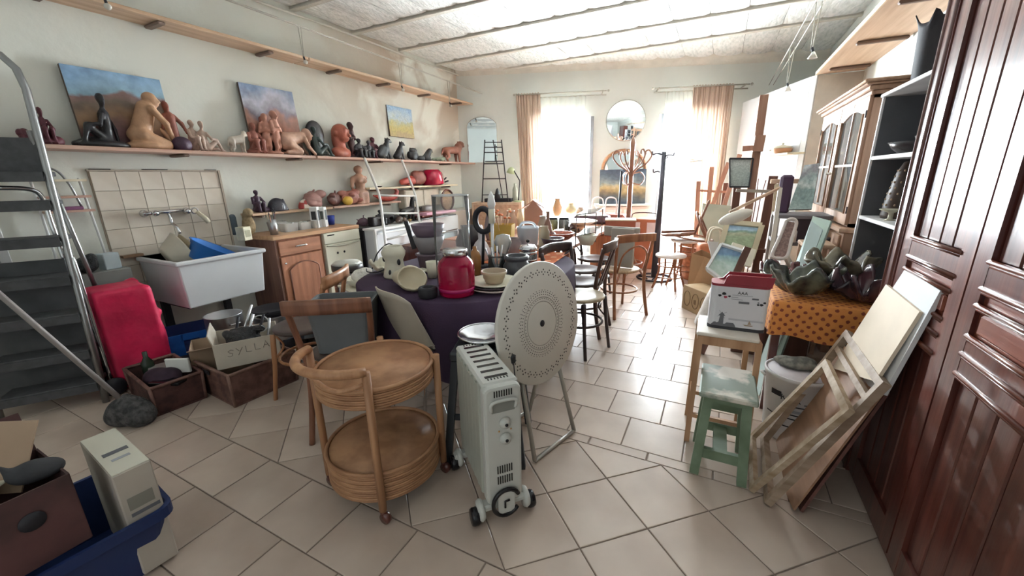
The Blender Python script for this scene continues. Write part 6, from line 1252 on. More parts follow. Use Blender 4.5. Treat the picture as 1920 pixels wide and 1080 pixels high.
# dark stool with chrome bowl behind the heater
t = thing('dark_stool', 'dark metal stool carrying a chrome dish behind the radiator', 'stool', (-.98, 1.62, 0), R(20)); Mds = mat('dark_stool', '#3b3e42', .45, .3)
MB().box((0, 0, .57), (.32, .32, .05), bev=.01).build('seat', Mds, t)
for sx in (-1, 1):
    for sy in (-1, 1): MB().bar((sx * .135, sy * .135, .56), (sx * .19, sy * .19, 0), .035, .03).build('leg', Mds, t)
for s in (-1, 1): MB().bar((-.16, s * .16, .25), (.16, s * .16, .25), .012, .03).build('stretcher', Mds, t)
t = thing('chrome_dish', 'round chrome dish with mirrored lining on the dark stool', 'dish', (-.985, 1.60, .596)); MB().lathe([(.07, 0), (.10, .012), (.13, .05), (.135, .052), (.125, .052), (.09, .02), (.0001, .012)], 32).build('dish_body', mat('chrome_dish', '#c4c4c6', .15, 1.0), t); MB().tube([(.132 * math.cos(R(a)), .132 * math.sin(R(a)), .053) for a in range(0, 360, 12)], .006, 6, closed=True).build('rolled_rim', M_chrome, t)
# steel bin
t = thing('pedal_bin', 'steel and dark pedal bin with pale lid before the dishwasher', 'bin', (-3.32, 2.78, 0)); MB().lathe([(.14, 0), (.145, .02), (.145, .52), (.0001, .52)], 36).build('bin_body', mat('bin_steel', '#8f8480', .18, .9, var=.2), t); MB().lathe([(.152, .52), (.152, .575), (.146, .58), (.0001, .58)], 36).build('rim_band', mat('bin_band', '#46403f', .4), t); MB().lathe([(.146, .58), (.12, .605), (.0001, .612)], 36).build('lid', mat('bin_lid', '#c9c8c0', .35), t); MB().box((.14, -.06, .02), (.08, .06, .015)).build('pedal', M_black, t)
# ================================================================ TABLES AND WHAT STANDS ON THEM
M_purple = mat('purple_cloth', '#3f2d45', .85, var=.2, scale=4, bump=.1, bscale=120)
TA = 0; tc_ = Vector((-1.60, 2.50, 0))
t = thing('oval_table', 'oval wooden table hidden under the purple cloth', 'table', tc_, TA)
MB().lathe([(.0001, .70), (.64, .70), (.64, .728), (.0001, .728)], 40, sx=1.0, sy=1.22).build('tabletop', M_mahog, t)
for sx in (-1, 1):
    for sy in (-1, 1): MB().bar((sx * .4, sy * .5, 0), (sx * .4, sy * .5, .70), .06, .06).build('leg', M_mahog, t)
b = MB(); N = 120; vs = [(0, 0, .742)]; rows = [(.5, 0), (.985, 0), (1.0, -.008)] + [(1.004, -.008 - .46 * j / 6) for j in range(1, 7)]
for j, (s, dz) in enumerate(rows):
    for i in range(N):
        a = 2 * math.pi * i / N; f_ = max(0, j - 2) / 6; q = s + .03 * f_ * (math.sin(a * 15) * .6 + math.sin(a * 23 + 1) * .4)
        k_ = (abs(math.cos(a)) ** 2.6 + abs(math.sin(a)) ** 2.6) ** (-1 / 2.6); vs.append((.69 * k_ * q * math.cos(a), .86 * k_ * q * math.sin(a), .742 + dz * (1 + .05 * math.sin(a * 5))))
fs = [(0, 1 + i, 1 + (i + 1) % N) for i in range(N)] + [(1 + j * N + i, 1 + (j + 1) * N + i, 1 + (j + 1) * N + (i + 1) % N, 1 + j * N + (i + 1) % N) for j in range(len(rows) - 1) for i in range(N)]
tag(b.add(vs, fs, 0, True).build('tablecloth', M_purple, None, tc_, TA), 'deep purple cloth hanging over the oval table', 'tablecloth')
M_redchk = cloth_print('red_check', '#c4693f', '#e0b08a', 9)
t = thing('long_table', 'long wooden table crowded with pots behind the purple one', 'table', (-1.98, 4.72, 0)); MB().box((0, 0, .725), (1.5, 2.15, .035), bev=.005).build('tabletop', M_cab_h, t)
for sx in (-1, 1):
    for sy in (-1, 1): MB().bar((sx * .68, sy * .98, 0), (sx * .68, sy * .98, .71), .06, .06).build('leg', M_cab, t)
o = tag(MB().box((0, 0, 0), (.62, .62, .006), bev=.002).build('table_mat', M_redchk, None, (-1.42, 2.98, .7475), R(4)), 'orange red checked mat lying on the purple cloth behind the disc', 'mat'); uvbox(o)
tag(MB().box((0, 0, .37), (.62, .5, .74), bev=.004).build('tile_bench', M_mahog, None, (-2.6, 3.35, 0)), 'dark low cupboard behind the purple table near the drawers', 'cupboard')
ZA, ZB2, ZC2 = .7445, .7445, .74
def Tp(px, py, z=ZA): return G(px, py, z)
pz = Tp
# glass demijohn with red liquid, tall clear cylinder behind it
p = G(854, 560, ZA) + Vector((-.045, .085, 0)); r = 34 * mpp(p); hj = hgt(p + Vector((.0, -.05, 0)), 482)
t = thing('red_jar', 'big red glass jar with silver lid near the front of the purple table', 'jar', p)
Mred = mat('red_glass', '#c2124a', .06, trans=.55, ior=1.2, var=.15, scale=3, coat=.5)
MB().lathe([(r * .9, 0), (r * .98, .01), (r, .03), (r, hj * .74), (r * .92, hj * .86), (r * .66, hj * .97), (r * .62, hj), (.0001, hj)], 40).build('jar_body', Mred, t); MB().lathe([(r * 1.004, .03), (r * 1.012, .04), (r * 1.004, .05)], 40).build('base_ring', mat('magenta_glass', '#c4246e', .1, trans=.3), t)
lid = MB().lathe([(r * .66, 0), (r * .66, .035), (r * .62, .04), (.0001, .042)], 36, Matrix.Translation((0, 0, hj))).build('screw_lid', M_chrome, t)
p2 = p + Vector((-.135, .17, 0)); r2 = 32.5 * mpp(p2); h2 = hgt(p2, 366)
t = thing('glass_cylinder', 'tall clear glass cylinder standing behind the red jar', 'vase', p2); MB().lathe([(.0001, .004), (r2, .004), (r2, h2)], 40).build('glass_wall', thin('vase_glass', '#fafcfc', .9, .03, 1.12), t); MB().tube([((r2 - .002) * math.cos(R(a)), (r2 - .002) * math.sin(R(a)), h2) for a in range(0, 360, 9)], .004, 6, closed=True).build('rim', thin('rim_glass', '#f4f6f6', .5), t)
# cream pottery at left
M_cr = mat('cream_pottery', '#d6c9ae', .4, var=.08); M_cr2 = mat('cream_white', '#dcd6c2', .4, var=.06)
p = Tp(742, 519); h = hgt(p, 461); r = 20 * mpp(p)
t = thing('hourglass_vase', 'cream hourglass vase with black spots on the left of the purple table', 'vase', p); MB().lathe([(r * 1.0, 0), (r * 1.1, h * .06), (r * .85, h * .4), (r * .82, h * .55), (r * 1.05, h * .72), (r * 1.1, h * .82), (r * .85, h * .97), (r * .78, h), (r * .7, h), (r * .7, h * .9), (.0001, h * .85)], 30).build('vase_body', M_cr2, t)
for a, z in ((-20, .52), (-150, .6), (-75, .2)): MB().ell((r * .9 * math.cos(R(a)), r * .9 * math.sin(R(a)), h * z), (.012, .012, .022)).build('black_spot', M_black, t)
p = Tp(721, 512); leafbowl('pinch_bowl', 'small cream folded bowl beside the hourglass vase', p + Vector((0, 0, 0)), .10, .06, .07, M_cr2, 4, R(20), 3, .25, 'cream pottery on the purple table')
tag(MB().tube(spline([p + Vector(q) for q in ((-.12, 0, .02), (-.10, .05, .13), (-.02, .09, .2), (.08, .06, .16), (.10, -.02, .08), (.03, -.08, .03), (-.10, -.06, .012), (-.2, .02, .01))], 6), .0045, 6).build('black_cable', M_black), 'looped black cable over the small folded bowl', 'cable')
p = Tp(762, 549) + Vector((-.03, .06, 0)); o = None
pr_ = [('c', (-.9, .2, .35), (.1, 0, .5), .28, .5), ('e', (.3, 0, .48), (.62, .5, .48)), ('-', ('e', (.55, -.22, .62), (.62, .5, .42)))]
o = sculpt('scoop_bowl', pr_, M_cr, None, p, R(-12), .155, 44, .08); tag(o, 'big cream scoop-shaped bowl lying open on the front left of the purple table', 'ceramic bowl')
cyl_item('small_black_bowl', 'small thick black bowl between the scoop bowl and the red jar', 'bowl', 803, 557, 538, 36, ZA, [(.85, 0), (1, .15), (1, .85), (.9, 1), (.55, 1), (.5, .4), (0, .35)], M_black)
cyl_item('white_mug', 'fluted white mug half hidden behind the red jar', 'mug', 812, 520, 490, 24, ZA, CUP, M_cr2)
p = Tp(790, 512)
for i in range(4): tag(MB().tube(spline([p + Vector((-.10 + .02 * i, .02 * i, .01)), p + Vector((-.04 + .02 * i, .02 + .02 * i, .02)), p + Vector((.03 + .015 * i, .0 + .02 * i, .012))], 4), [.009] * 4 + [.012] * 5, 6).build('spoon_rest', M_cr2), ['white handled knife behind the scoop bowl, nearest', 'second white handle behind the scoop bowl', 'third white handle behind the scoop bowl', 'furthest white handle behind the scoop bowl'][i], 'cutlery', 'white handles behind the scoop bowl')
# stacked flower pots
cyl_item('flower_pot', 'purple grey flower pot at the bottom of the stack', 'pot', 808, 505, 474, 50, ZA, [(.75, 0), (.95, .9), (1.05, .92), (1.05, 1), (.9, 1), (.85, .6), (0, .5)], mat('mauve_pot', '#7c6a74', .5), 'stacked pots left of the glass cylinder')
pS = Tp(808, 505); zS = ZA + hgt(pS, 474)
for k, (y0_, y1_, wpx, mm, lb) in enumerate(((476, 444, 58, mat('grey_pot', '#8b8588', .5), 'grey wide flower pot, middle of the stack'), (446, 420, 62, mat('mauve_pot2', '#6b5a68', .45), 'dark mauve flower pot on top of the stack'))):
    q = Vector((pS.x, pS.y, zS)); r = wpx / 2 * mpp(q); hh_ = hgt(q, y1_ if k else 442); pot('flower_pot', lb, 'pot', q, [(r * .6, 0), (r * .9, hh_ * .6), (r, hh_), (r * .92, hh_), (r * .8, hh_ * .5), (.0001, hh_ * .3)], mm, 'stacked pots left of the glass cylinder', 30); zS += hh_ * .72
tag(MB().bar(pS + Vector((-.09, -.06, .16)), pS + Vector((-.13, -.08, .36)), .02, .03).build('bent_rod', M_black), 'black bent rod standing beside the stacked flower pots', 'handle')
# plates + bowls right of the jar
g = 'plates right of the red jar'; pP = Tp(926, 548) + Vector((-.03, .06, 0))
for k, (r, mm, lb) in enumerate(((.165, mat('rose_plate', '#c9b4ac', .4), 'pale rose plate at the bottom of the stack'), (.158, mat('dark_plate', '#453a42', .35), 'dark deep plate in the middle of the stack'), (.155, M_cr2, 'cream plate on top of the stack under the small bowl'))):
    pot('dinner_plate', lb, 'plate', pP + Vector((0, 0, .0145 * k)), [(r * .6, 0), (r * .7, .006), (r, .026), (r * .98, .03), (r * .66, .012), (.0001, .010)], mm, g, 40)
pot('small_bowl', 'small beige bowl on top of the plates right of the red jar', 'bowl', pP + Vector((.0, .0, .042)), [(.05, 0), (.055, .008), (.07, .055), (.079, .06), (.079, .075), (.072, .075), (.065, .03), (.0001, .02)], mat('beige_stoneware', '#b5a48b', .5), None, 32)
cyl_item('squat_jar', 'grey squat jar with dark rolled rim behind the drilled disc', 'jar', 969, 516, 478, 50, ZA, [(.7, 0), (.95, .15), (1, .5), (.8, .72), (.78, .75), (.92, .82), (.94, .93), (.8, 1), (.68, .98), (.68, .8), (0, .6)], mat('slate_glaze', '#595c5f', .35, col2='#47474b', scale=5))
cyl_item('amber_bottle', 'amber glass bottle between the red jar and the plates', 'bottle', 892, 515, 462, 22, ZA, [(.9, 0), (1, .05), (1, .65), (.75, .8), (.35, .88), (.35, 1), (0, 1)], mat('amber_glass', '#c08a50', .12, trans=.5))
cyl_item('utensil_jar', 'clear glass jar holding steel cutlery', 'jar', 932, 512, 478, 34, ZA, [(.85, 0), (1, .1), (.9, .9), (1, 1), (.94, 1), (.85, .88), (.92, .12), (0, .08)], M_glass)
p = Tp(932, 512)
for i in range(4): tag(MB().tube([p + Vector((-.02 + .013 * i, 0, .01)), p + Vector((-.09 + .04 * i, .01 * i, .17 + .01 * i))], [.004, .007], 6).build('steel_spoon', M_steel), ['steel spoon leaning left in the glass jar', 'steel fork next to the leftmost spoon in the glass jar', 'steel knife near the middle of the glass jar', 'steel spoon leaning right in the glass jar'][i], 'cutlery', 'cutlery in the glass jar')
p = Tp(944, 500); t = thing('glass_globe', 'clear light-bulb-shaped glass globe on a narrow stem', 'globe', p); h = hgt(p, 438); MB().lathe([(.035, 0), (.035, .012), (.02, .03), (.026, h * .35), (.05, h * .55), (.068, h * .75), (.05, h * .95), (.0001, h)], 28).build('globe_body', thin('globe_glass', '#f1f0ec', .62), t); MB().lathe([(.04, 0), (.04, .015), (.0001, .015)], 20).build('base', M_chrome, t)
# black ring stand, white candle pole, white gourds
p = Tp(905, 500, .74); h = hgt(p, 390)
t = thing('ring_stand', 'black ring-headed stand rising over the pots', 'stand', p); MB().tube([(.0, 0, 0), (.02, 0, h * .6)], .012, 8).build('stem', M_black, t); MB().tube([(.02 + .07 * math.cos(R(a)), 0, h - .09 + .085 * math.sin(R(a))) for a in range(0, 360, 15)], .022, 8, closed=True).build('ring', M_black, t); MB().lathe([(.06, 0), (.05, .015), (.0001, .02)], 20).build('foot', M_black, t)
p = Tp(925, 505, .74); h = hgt(p, 358); t = thing('candle_lamp', 'tall white candle-shaped lamp on a slim stem', 'lamp', p); MB().tube([(0, 0, 0), (0, 0, h * .6)], .012, 8).build('stem', M_white, t); MB().tube([(0, 0, h * .6), (0, 0, h * .78)], .024, 10).build('candle_tube', M_cr2, t); MB().lathe([(.02, 0), (.03, h * .06), (.02, h * .16), (.0001, h * .22)], 16, Matrix.Translation((0, 0, h * .78))).build('flame_bulb', M_white, t)
cyl_item('white_gourd', 'white gourd-shaped vase with narrow neck left of the candle lamp', 'vase', 903, 490, 422, 36, .74, [(.4, 0), (.9, .1), (1, .3), (.6, .52), (.25, .62), (.3, .85), (.2, 1), (0, 1)], mat('white_ceramic', '#d8d0d0', .35))
pot('dark_box_vase', 'dark brown square vase behind the white gourd', 'vase', Tp(893, 480, .74) + Vector((-.1, .1, 0)), [(.10, 0), (.12, .25), (.11, .25), (.09, .02), (.0001, .02)], M_dkcer, None, 4)
# further back on the long table
g2 = 'pots on the long table'; kz = .744
p = G(942, 470, kz); h = hgt(p, 420); w_ = 44 * mpp(p)
t = thing('yellow_caddy', 'yellow plastic caddy with orange paper flowers', 'container', p, R(10)); b = MB(); b.add([(-w_ * .42, -.05, 0), (w_ * .42, -.05, 0), (w_ * .42, .05, 0), (-w_ * .42, .05, 0), (-w_ * .5, -.06, h), (w_ * .5, -.06, h), (w_ * .5, .06, h), (-w_ * .5, .06, h)], [(3, 2, 1, 0), (0, 1, 5, 4), (1, 2, 6, 5), (2, 3, 7, 6), (3, 0, 4, 7)]); b.build('caddy_body', mat('yellow_plastic', '#e0b95a', .4, trans=.1), t, solid=.004)
Mof = mat('paper_orange', '#d27a50', .7); 
for i in range(14):
    a = random.uniform(0, 6.28); r_ = random.uniform(.02, .11); e = Vector((r_ * math.cos(a) * 1.3, r_ * math.sin(a), h + random.uniform(.03, .13))); tw_ = MB().tube([(e.x * .3, e.y * .3, h * .5), e], .003, 5).build('flower_stem', M_pine, t); MB().ell(e, (.016, .016, .010), n=8).build('flower_head', Mof if i % 3 else mat('paper_cream', '#e3cfa8', .7), tw_)
p = G(990, 474, kz); h = hgt(p, 417); r = 20 * mpp(p)
t = thing('measuring_jug', 'frosted plastic jug with a loop handle behind the coffee press', 'jug', p); MB().lathe([(r * .8, 0), (r * .85, .01), (r, h * .8), (r * 1.05, h * .86), (.98 * r, h * .86), (r * .8, .02), (.0001, .015)], 30).build('jug_body', mat('frosted_plastic', '#dfe7ee', .4, trans=.3), t); MB().tube(spline([(-r * .9, 0, h * .8), (-r * .5, 0, h * .98), (r * .5, 0, h * .98), (r * .9, 0, h * .8)], 5), .012, 8).build('loop_handle', mat('frosted_plastic', ''), t)
p = Tp(990, 497); h = hgt(p, 450); r = 16 * mpp(p)
t = thing('coffee_press', 'glass coffee press with steel frame and black knob', 'coffee press', p); MB().lathe([(r, 0), (r, h * .62), (r * .96, h * .62), (r * .96, .005), (.0001, .005)], 26).build('glass_beaker', M_glass, t); MB().lathe([(r * 1.05, h * .6), (r * 1.1, h * .68), (r * .8, h * .8), (.0001, h * .84)], 26).build('steel_lid', M_chrome, t); MB().tube([(0, 0, h * .82), (0, 0, h * .93)], .003, 6).build('plunger_rod', M_chrome, t); MB().ell((0, 0, h * .96), (.014, .014, .014)).build('knob', M_blackg, t); MB().lathe([(r * 1.03, h * .22), (r * 1.03, h * .26)], 26).lathe([(r * 1.03, h * .48), (r * 1.03, h * .56)], 26).build('frame_band', M_chrome, t)
for k in range(3): a = R(30 + 120 * k); MB().bar((r * 1.04 * math.cos(a), r * 1.04 * math.sin(a), 0), (r * 1.04 * math.cos(a), r * 1.04 * math.sin(a), h * .62), .008, .004).build('frame_leg', M_chrome, t)
cyl_item('stoneware_crock', 'mauve grey stoneware crock behind the glass globe', 'pot', 961, 480, 446, 34, kz, JAR, mat('mauve_stone', '#8c7d7d', .5), g2)
cyl_item('tan_jar', 'tan square-shouldered jar left of the wooden bottle', 'jar', 1020, 468, 424, 22, kz, JAR, mat('tan_stone', '#a8977c', .5), g2, 8)
cyl_item('clay_bottle', 'brown clay bottle with long neck on the tan jar side', 'bottle', 1027, 446, 396, 18, kz + .06, [(.9, 0), (1, .2), (.75, .5), (.35, .7), (.35, .92), (.5, 1), (0, 1)], mat('clay_brown', '#8b6a5c', .5), g2)
cyl_item('footed_bowl', 'dark brown footed bowl at the near end of the long table', 'bowl', 1036, 470, 446, 44, kz, [(.4, 0), (.25, .2), (.3, .4), (.8, .6), (1, 1), (.94, 1), (.7, .65), (0, .5)], mat('plum_wood', '#4d3b43', .4), g2)
cyl_item('red_dish', 'shallow red dish on a dark stand', 'dish', 1050, 450, 436, 54, kz + .05, BOWL, mat('red_dish', '#a2503a', .35), g2)
for k, (px, lb) in enumerate(((1036, 'yellowish glass storage jar with dark lid, left one'), (1057, 'clear glass storage jar with dark lid, right one'))):
    p = G(px, 438, kz); h = hgt(p, 408); r = 10 * mpp(p); t = thing('storage_jar', lb, 'jar', p, 0, 'storage jars on the long table'); MB().lathe([(r, 0), (r, h * .9), (r * .94, h * .9), (r * .94, .005), (.0001, .005)], 20).build('glass_body', thin('oil_glass' if not k else 'pale_glass', '#e6e0a8' if not k else '#eef0ea', .75), t); MB().lathe([(r * .9, h * .9), (r * .9, h), (.0001, h)], 20).build('lid', M_black, t)
p = G(1080, 432, kz); pot('serving_platter', 'wide white platter leaning among the storage jars', 'platter', p + Vector((0, 0, .07)), [(.1, 0), (.2, .02), (.26, .05), (.255, .055), (.19, .03), (.0001, .02)], M_cr2, None, 36); 
pot('platter_stand', 'cream round box under the white platter', 'box', p, [(.12, 0), (.12, .065), (.0001, .065)], M_cr, None, 24)
# metal-framed glass tray table
pA, pB, pC, pD = G(1079, 462, kz), G(1116, 454, kz), G(1128, 440, kz), G(1096, 446, kz); t = thing('glass_display', 'small metal-framed glass display stand on the long table', 'stand', (pA + pC) / 2); o0 = (pA + pC) / 2; hh_ = .30
for q in (pA, pB, pC, pD): MB().tube([q - o0, q - o0 + Vector((0, 0, hh_))], .006, 6).build('corner_rod', mat('bronze_rod', '#6f6660', .4, .6), t)
for z in (.10, hh_):
    Q = [q - o0 + Vector((0, 0, z)) for q in (pA, pB, pC, pD)]; MB().tube(Q, .006, 6, closed=True).build('frame_hoop', mat('bronze_rod', ''), t); b = MB(); b.add(Q + [q + Vector((0, 0, .004)) for q in Q], [(3, 2, 1, 0), (4, 5, 6, 7)]); b.build('glass_shelf', thin('shelf_glass', '#d8e2de', .7), t)
p = G(1097, 460, kz); pot('white_planter', 'cream planter bowl under the glass display stand', 'planter', p + Vector((0, .05, 0)), [(.06, 0), (.11, .10), (.105, .10), (.055, .01), (.0001, .01)], M_cr2, None, 28)
p = G(1163, 446, kz); t = thing('cardboard_box', 'rust red box with pale top on the far end of the long table', 'box', p + Vector((-.04, .15, 0)), R(12)); MB().box((0, 0, .09), (.32, .24, .18), bev=.004).build('box_body', mat('rust_box', '#a6573f', .6), t); MB().box((0, 0, .184), (.33, .25, .012), bev=.003).build('lid', mat('box_pale', '#d9bfa2', .6), t)
p = G(1110, 418, kz); o = tag(MB().box((0, 0, .06), (.5, .3, .10), bev=.02).build('keyboard_case', mat('purple_case', '#5d4b57', .5), None, p, R(10)), 'purple grey instrument case with white keys on the long table', 'case')
for i in range(10): MB().box((-.19 + .042 * i, -.11, .116), (.03, .07, .012), bev=.002).build('white_key', M_white, o)
# house-shaped lamp and small wooden pieces near the first window
p = G(1002, 425, kz); t = thing('clay_house', 'brown clay house-shaped lantern before the first curtain', 'lantern', p, R(15)); w_ = 34 * mpp(p); h = hgt(p, 374); MB().prism([(-w_ / 2, 0), (w_ / 2, 0), (w_ / 2, h * .6), (0, h), (-w_ / 2, h * .6)], .18, Matrix(((1, 0, 0, 0), (0, 0, 1, -.09), (0, 1, 0, 0), (0, 0, 0, 1)))).build('house_body', mat('lantern_clay', '#a57a68', .6), t)
for s in (-1, 1): MB().bar((s * w_ * .30, -.1, h * .84), (s * w_ * .30, .1, h * .84), w_ * .78, .012, (s * .55, 0, .83)).build('roof_slab', mat('lantern_clay', ''), t)
rd = random.Random(3)
for i, (px, py, yt, w_, c, lb) in enumerate(((1045, 405, 372, 18, '#b5946f', 'small tan jug before the first window'), (1018, 440, 405, 22, '#a89a8c', 'grey rounded jar right of the clay house'), (958, 430, 395, 26, '#b08d75', 'tan wooden pot behind the yellow caddy'), (975, 428, 392, 14, '#d9c6a6', 'pale bottle beside the clay house'), (1070, 402, 380, 24, '#8d8268', 'olive round pot before the first window'), (1088, 404, 388, 18, '#a99a86', 'low beige pot before the first window'), (918, 450, 395, 18, '#8f7f86', 'grey tall pot behind the black ring stand'), (870, 470, 430, 30, '#5a4a50', 'dark pot behind the glass cylinder'))):
    cyl_item('clay_pot', lb, 'pot', px, py, yt, w_, kz, [(.6, 0), (.95, .25), (1, .5), (.6, .8), (.5, .9), (.6, 1), (.5, 1), (.4, .85), (0, .5)], mat('pot_%d' % i, c, .5, var=.2), 'small pots before the first window', 20)
p = G(1075, 400, kz); 
tag(MB().tube(spline([p + Vector((0, .1, .05)), p + Vector((-.05, .1, .2)), p + Vector((.03, .1, .3)), p + Vector((.0, .1, .36))], 5), .01, 6).build('driftwood', mat('driftwood', '#c9bda0', .7)), 'thin curved driftwood stick before the first window', 'driftwood')
p = G(1160, 400, kz) + Vector((0, .2, 0)); t = thing('red_basket', 'red woven basket with pale bent-tube frame at the end of the tables', 'basket', (-1.45, 6.05, 0)); MB().box((0, 0, .70), (.55, .40, .30), bev=.04).build('basket_body', mat('red_weave', '#a5533f', .6, var=.35, scale=30), t); MB().box((0, 0, .27), (.45, .34, .54), bev=.01).build('basket_base', M_brch, t)
for x in (-.18, .02): MB().tube(spline([(x - .08, 0, .8), (x - .08, 0, 1.02), (x - .04, 0, 1.08), (x + .04, 0, 1.08), (x + .08, 0, 1.02), (x + .08, 0, .8)], 4), .010, 8).build('bent_hoop', M_white, t)
t = thing('orange_crate', 'orange plastic crate with white pattern by the second window', 'crate', (-.98, 6.45, 0)); MB().box((0, 0, .38), (.5, .36, .76), bev=.01).build('crate_body', mat('orange_plastic', '#b9704f', .5), t)
for s in (-1, 1): MB().box((s * .12, -.182, .6), (.14, .004, .22), bev=.001).build('white_motif', mat('motif_white', '#ecd9d6', .6), t)
MB().tube(spline([(-.2, -.1, .76), (-.15, -.1, .84), (.15, -.1, .84), (.2, -.1, .76)], 4), .008, 6).build('handle', M_black, t)
# cardboard on the light brown chair
p = Vector((-.88, 4.14, .476)); t = thing('folded_cardboard', 'grey folded cardboard standing on the light brown chair', 'cardboard', p, R(-10)); MB().box((.03, .03, .20), (.24, .05, .40), bev=.004).build('sheet', mat('cardboard_grey', '#a4a29a', .7), t); MB().box((0, .06, .36), (.38, .03, .10), bev=.004).build('folded_top', mat('cardboard_grey', ''), t)

t = thing('white_unit', 'low white box carrying a bowl of crumpled paper before the steel bin', 'box', (-2.72, 2.42, 0), R(-20)); MB().box((0, 0, .24), (.34, .30, .48), bev=.006).build('box_body', M_white, t); MB().box((0, 0, .495), (.36, .32, .02), bev=.005).build('top', M_cr2, t)
pot('paper_bowl', 'white bowl holding crumpled paper before the steel bin', 'bowl', (-2.74, 2.42, .506), [(.07, 0), (.09, .01), (.14, .07), (.135, .07), (.085, .02), (.0001, .015)], M_cr2, None, 30)
o = sculpt('crumpled_paper', [('e', (0, 0, .05), (.09, .07, .05)), ('e', (.04, .02, .09), (.05, .05, .04)), ('c', (-.03, 0, .08), (.08, .04, .11), .03, .015)], mat('tissue', '#e3ddd2', .8, var=.1, scale=20, bump=.6, bscale=40), None, (-2.74, 2.42, .53), 0, 1, 28); tag(o, 'crumpled white paper lying in the white bowl', 'paper')
# ================================================================ FAR WALL: curtains, mirrors, stands
M_curt = mat('curtain_satin', '#d2bfae', .55, col2='#a48c7b', scale=3, stretch=(11, 11, .12), lo=.42, hi=.58, detail=2)
def sheer_mat():
    m = bpy.data.materials.new('sheer_voile'); m.use_nodes = True; nt = m.node_tree; nt.nodes.clear(); o = nt.nodes.new('ShaderNodeOutputMaterial'); a = nt.nodes.new('ShaderNodeBsdfTransparent'); b = nt.nodes.new('ShaderNodeBsdfTranslucent'); d = nt.nodes.new('ShaderNodeBsdfDiffuse')
    for n in (b, d): n.inputs[0].default_value = (.93, .95, .9, 1)
    x = nt.nodes.new('ShaderNodeMixShader'); x.inputs[0].default_value = .35; nt.links.new(b.outputs[0], x.inputs[1]); nt.links.new(d.outputs[0], x.inputs[2]); y = nt.nodes.new('ShaderNodeMixShader'); y.inputs[0].default_value = .48
    nt.links.new(a.outputs[0], y.inputs[1]); nt.links.new(x.outputs[0], y.inputs[2]); nt.links.new(y.outputs[0], o.inputs[0]); return m
def satin_mat():
    m = M_curt; nt = m.node_tree; b = nt.nodes['Principled BSDF']; tr = nt.nodes.new('ShaderNodeBsdfTranslucent'); src = b.inputs['Base Color'].links[0].from_socket; nt.links.new(src, tr.inputs[0]); x = nt.nodes.new('ShaderNodeMixShader'); x.inputs[0].default_value = .1
    out = [n for n in nt.nodes if n.type == 'OUTPUT_MATERIAL'][0]; nt.links.new(b.outputs[0], x.inputs[1]); nt.links.new(tr.outputs[0], x.inputs[2]); nt.links.new(x.outputs[0], out.inputs[0])
satin_mat(); M_sheer = sheer_mat(); M_rod = mat('rod_metal', '#b9b7ab', .4, .4)
def wpt(u, off, z): return MW @ Vector((u, -off, z))
U = lambda px, py, off: (MW.inverted() @ aB(px, py, off)).x
zr = 2.72
def rod(px0, px1, label):
    u0, u1 = U(px0, 178, .12), U(px1, 176, .12); t = thing('curtain_rod', label, 'curtain rod', wpt((u0 + u1) / 2, 0, zr), 0, 'double curtain rods'); o0 = t.location
    for off, dz in ((.10, -.05), (.16, 0)): MB().tube([wpt(u0, off, zr + dz) - o0, wpt(u1, off, zr + dz) - o0], .010, 8).build('pole', M_rod, t)
    for u in (u0 + .06, u1 - .06): MB().tube([wpt(u, 0, zr - .02) - o0, wpt(u, .18, zr) - o0], .012, 6).build('bracket', M_rod, t); MB().ell(wpt(u + (.09 if u > (u0 + u1) / 2 else -.09), .16, zr) - o0, (.02, .02, .02)).build('finial', M_rod, t)
rod(968, 1137, 'double curtain rod over the first window, left of the round mirror'); rod(1226, 1402, 'double curtain rod over the second window, right of the round mirror')
def curtain(name, label, pxs, off, zt, zb, m, folds, amp, gath=0, th=0):
    (a0, a1), (b0, b1) = pxs; u0, u1, v0, v1 = U(a0, 180, off), U(a1, 180, off), U(b0, 370, off), U(b1, 370, off)
    v0 = u0 + (v0 - u0) * 1.0; v1 = u1 + (v1 - u1) * 1.0
    def fn(s, q):
        u = (u0 + (u1 - u0) * s) * (1 - q) + (v0 + (v1 - v0) * s) * q; z = zt + (zb - zt) * q; a = amp * (.5 + .6 * q) * math.sin(s * folds * 2 * math.pi + .6 * math.sin(q * 3 + s * 5)); return tuple(wpt(u, off + a + .01 * math.sin(q * 4 + s * 9), z + (gath * math.sin(s * folds * 2 * math.pi) if q == 0 else 0)))
    b = MB(); b.grid(fn, folds * 8, 14); return tag(b.build(name, m, None, None), label, 'curtain')
curtain('satin_curtain', 'beige satin curtain left of the first window', ((967, 1013), (984, 1021)), .13, zr + .02, .03, M_curt, 9, .028, .006)
curtain('satin_curtain', 'beige striped satin curtain right of the second window', ((1298, 1375), (1292, 1352)), .13, zr + .02, .03, M_curt, 14, .03, .006)
curtain('sheer_curtain', 'white sheer curtain over the first window', ((1006, 1099), (1008, 1096)), .10, zr - .05, .04, M_sheer, 10, .018, .006)
curtain('sheer_curtain', 'white sheer curtain over the second window', ((1247, 1316), (1243, 1330)), .10, zr - .05, .04, M_sheer, 9, .018, .006)
for k_, px_ in ((0, 1108), (1, 1238)):
    f = bpy.data.objects['window_%d' % (k_ + 1)]; MB().box((U(px_, 300, .03), .0, 1.21), (.055, .06, 2.3)).build('casement_reveal_strip', mat('casement_reveal_grey', '#8d8f93', .5), f)  # second strip is added, its dark grey standing for the shaded left reveal
M_mir = mat('mirror_silver', '#e8ecec', .03, 1.0, var=.0)
c = MW.inverted() @ aB(1173.5, 226, .02); r = 35.5 * mpp(aB(1173.5, 226, .02)) / .98
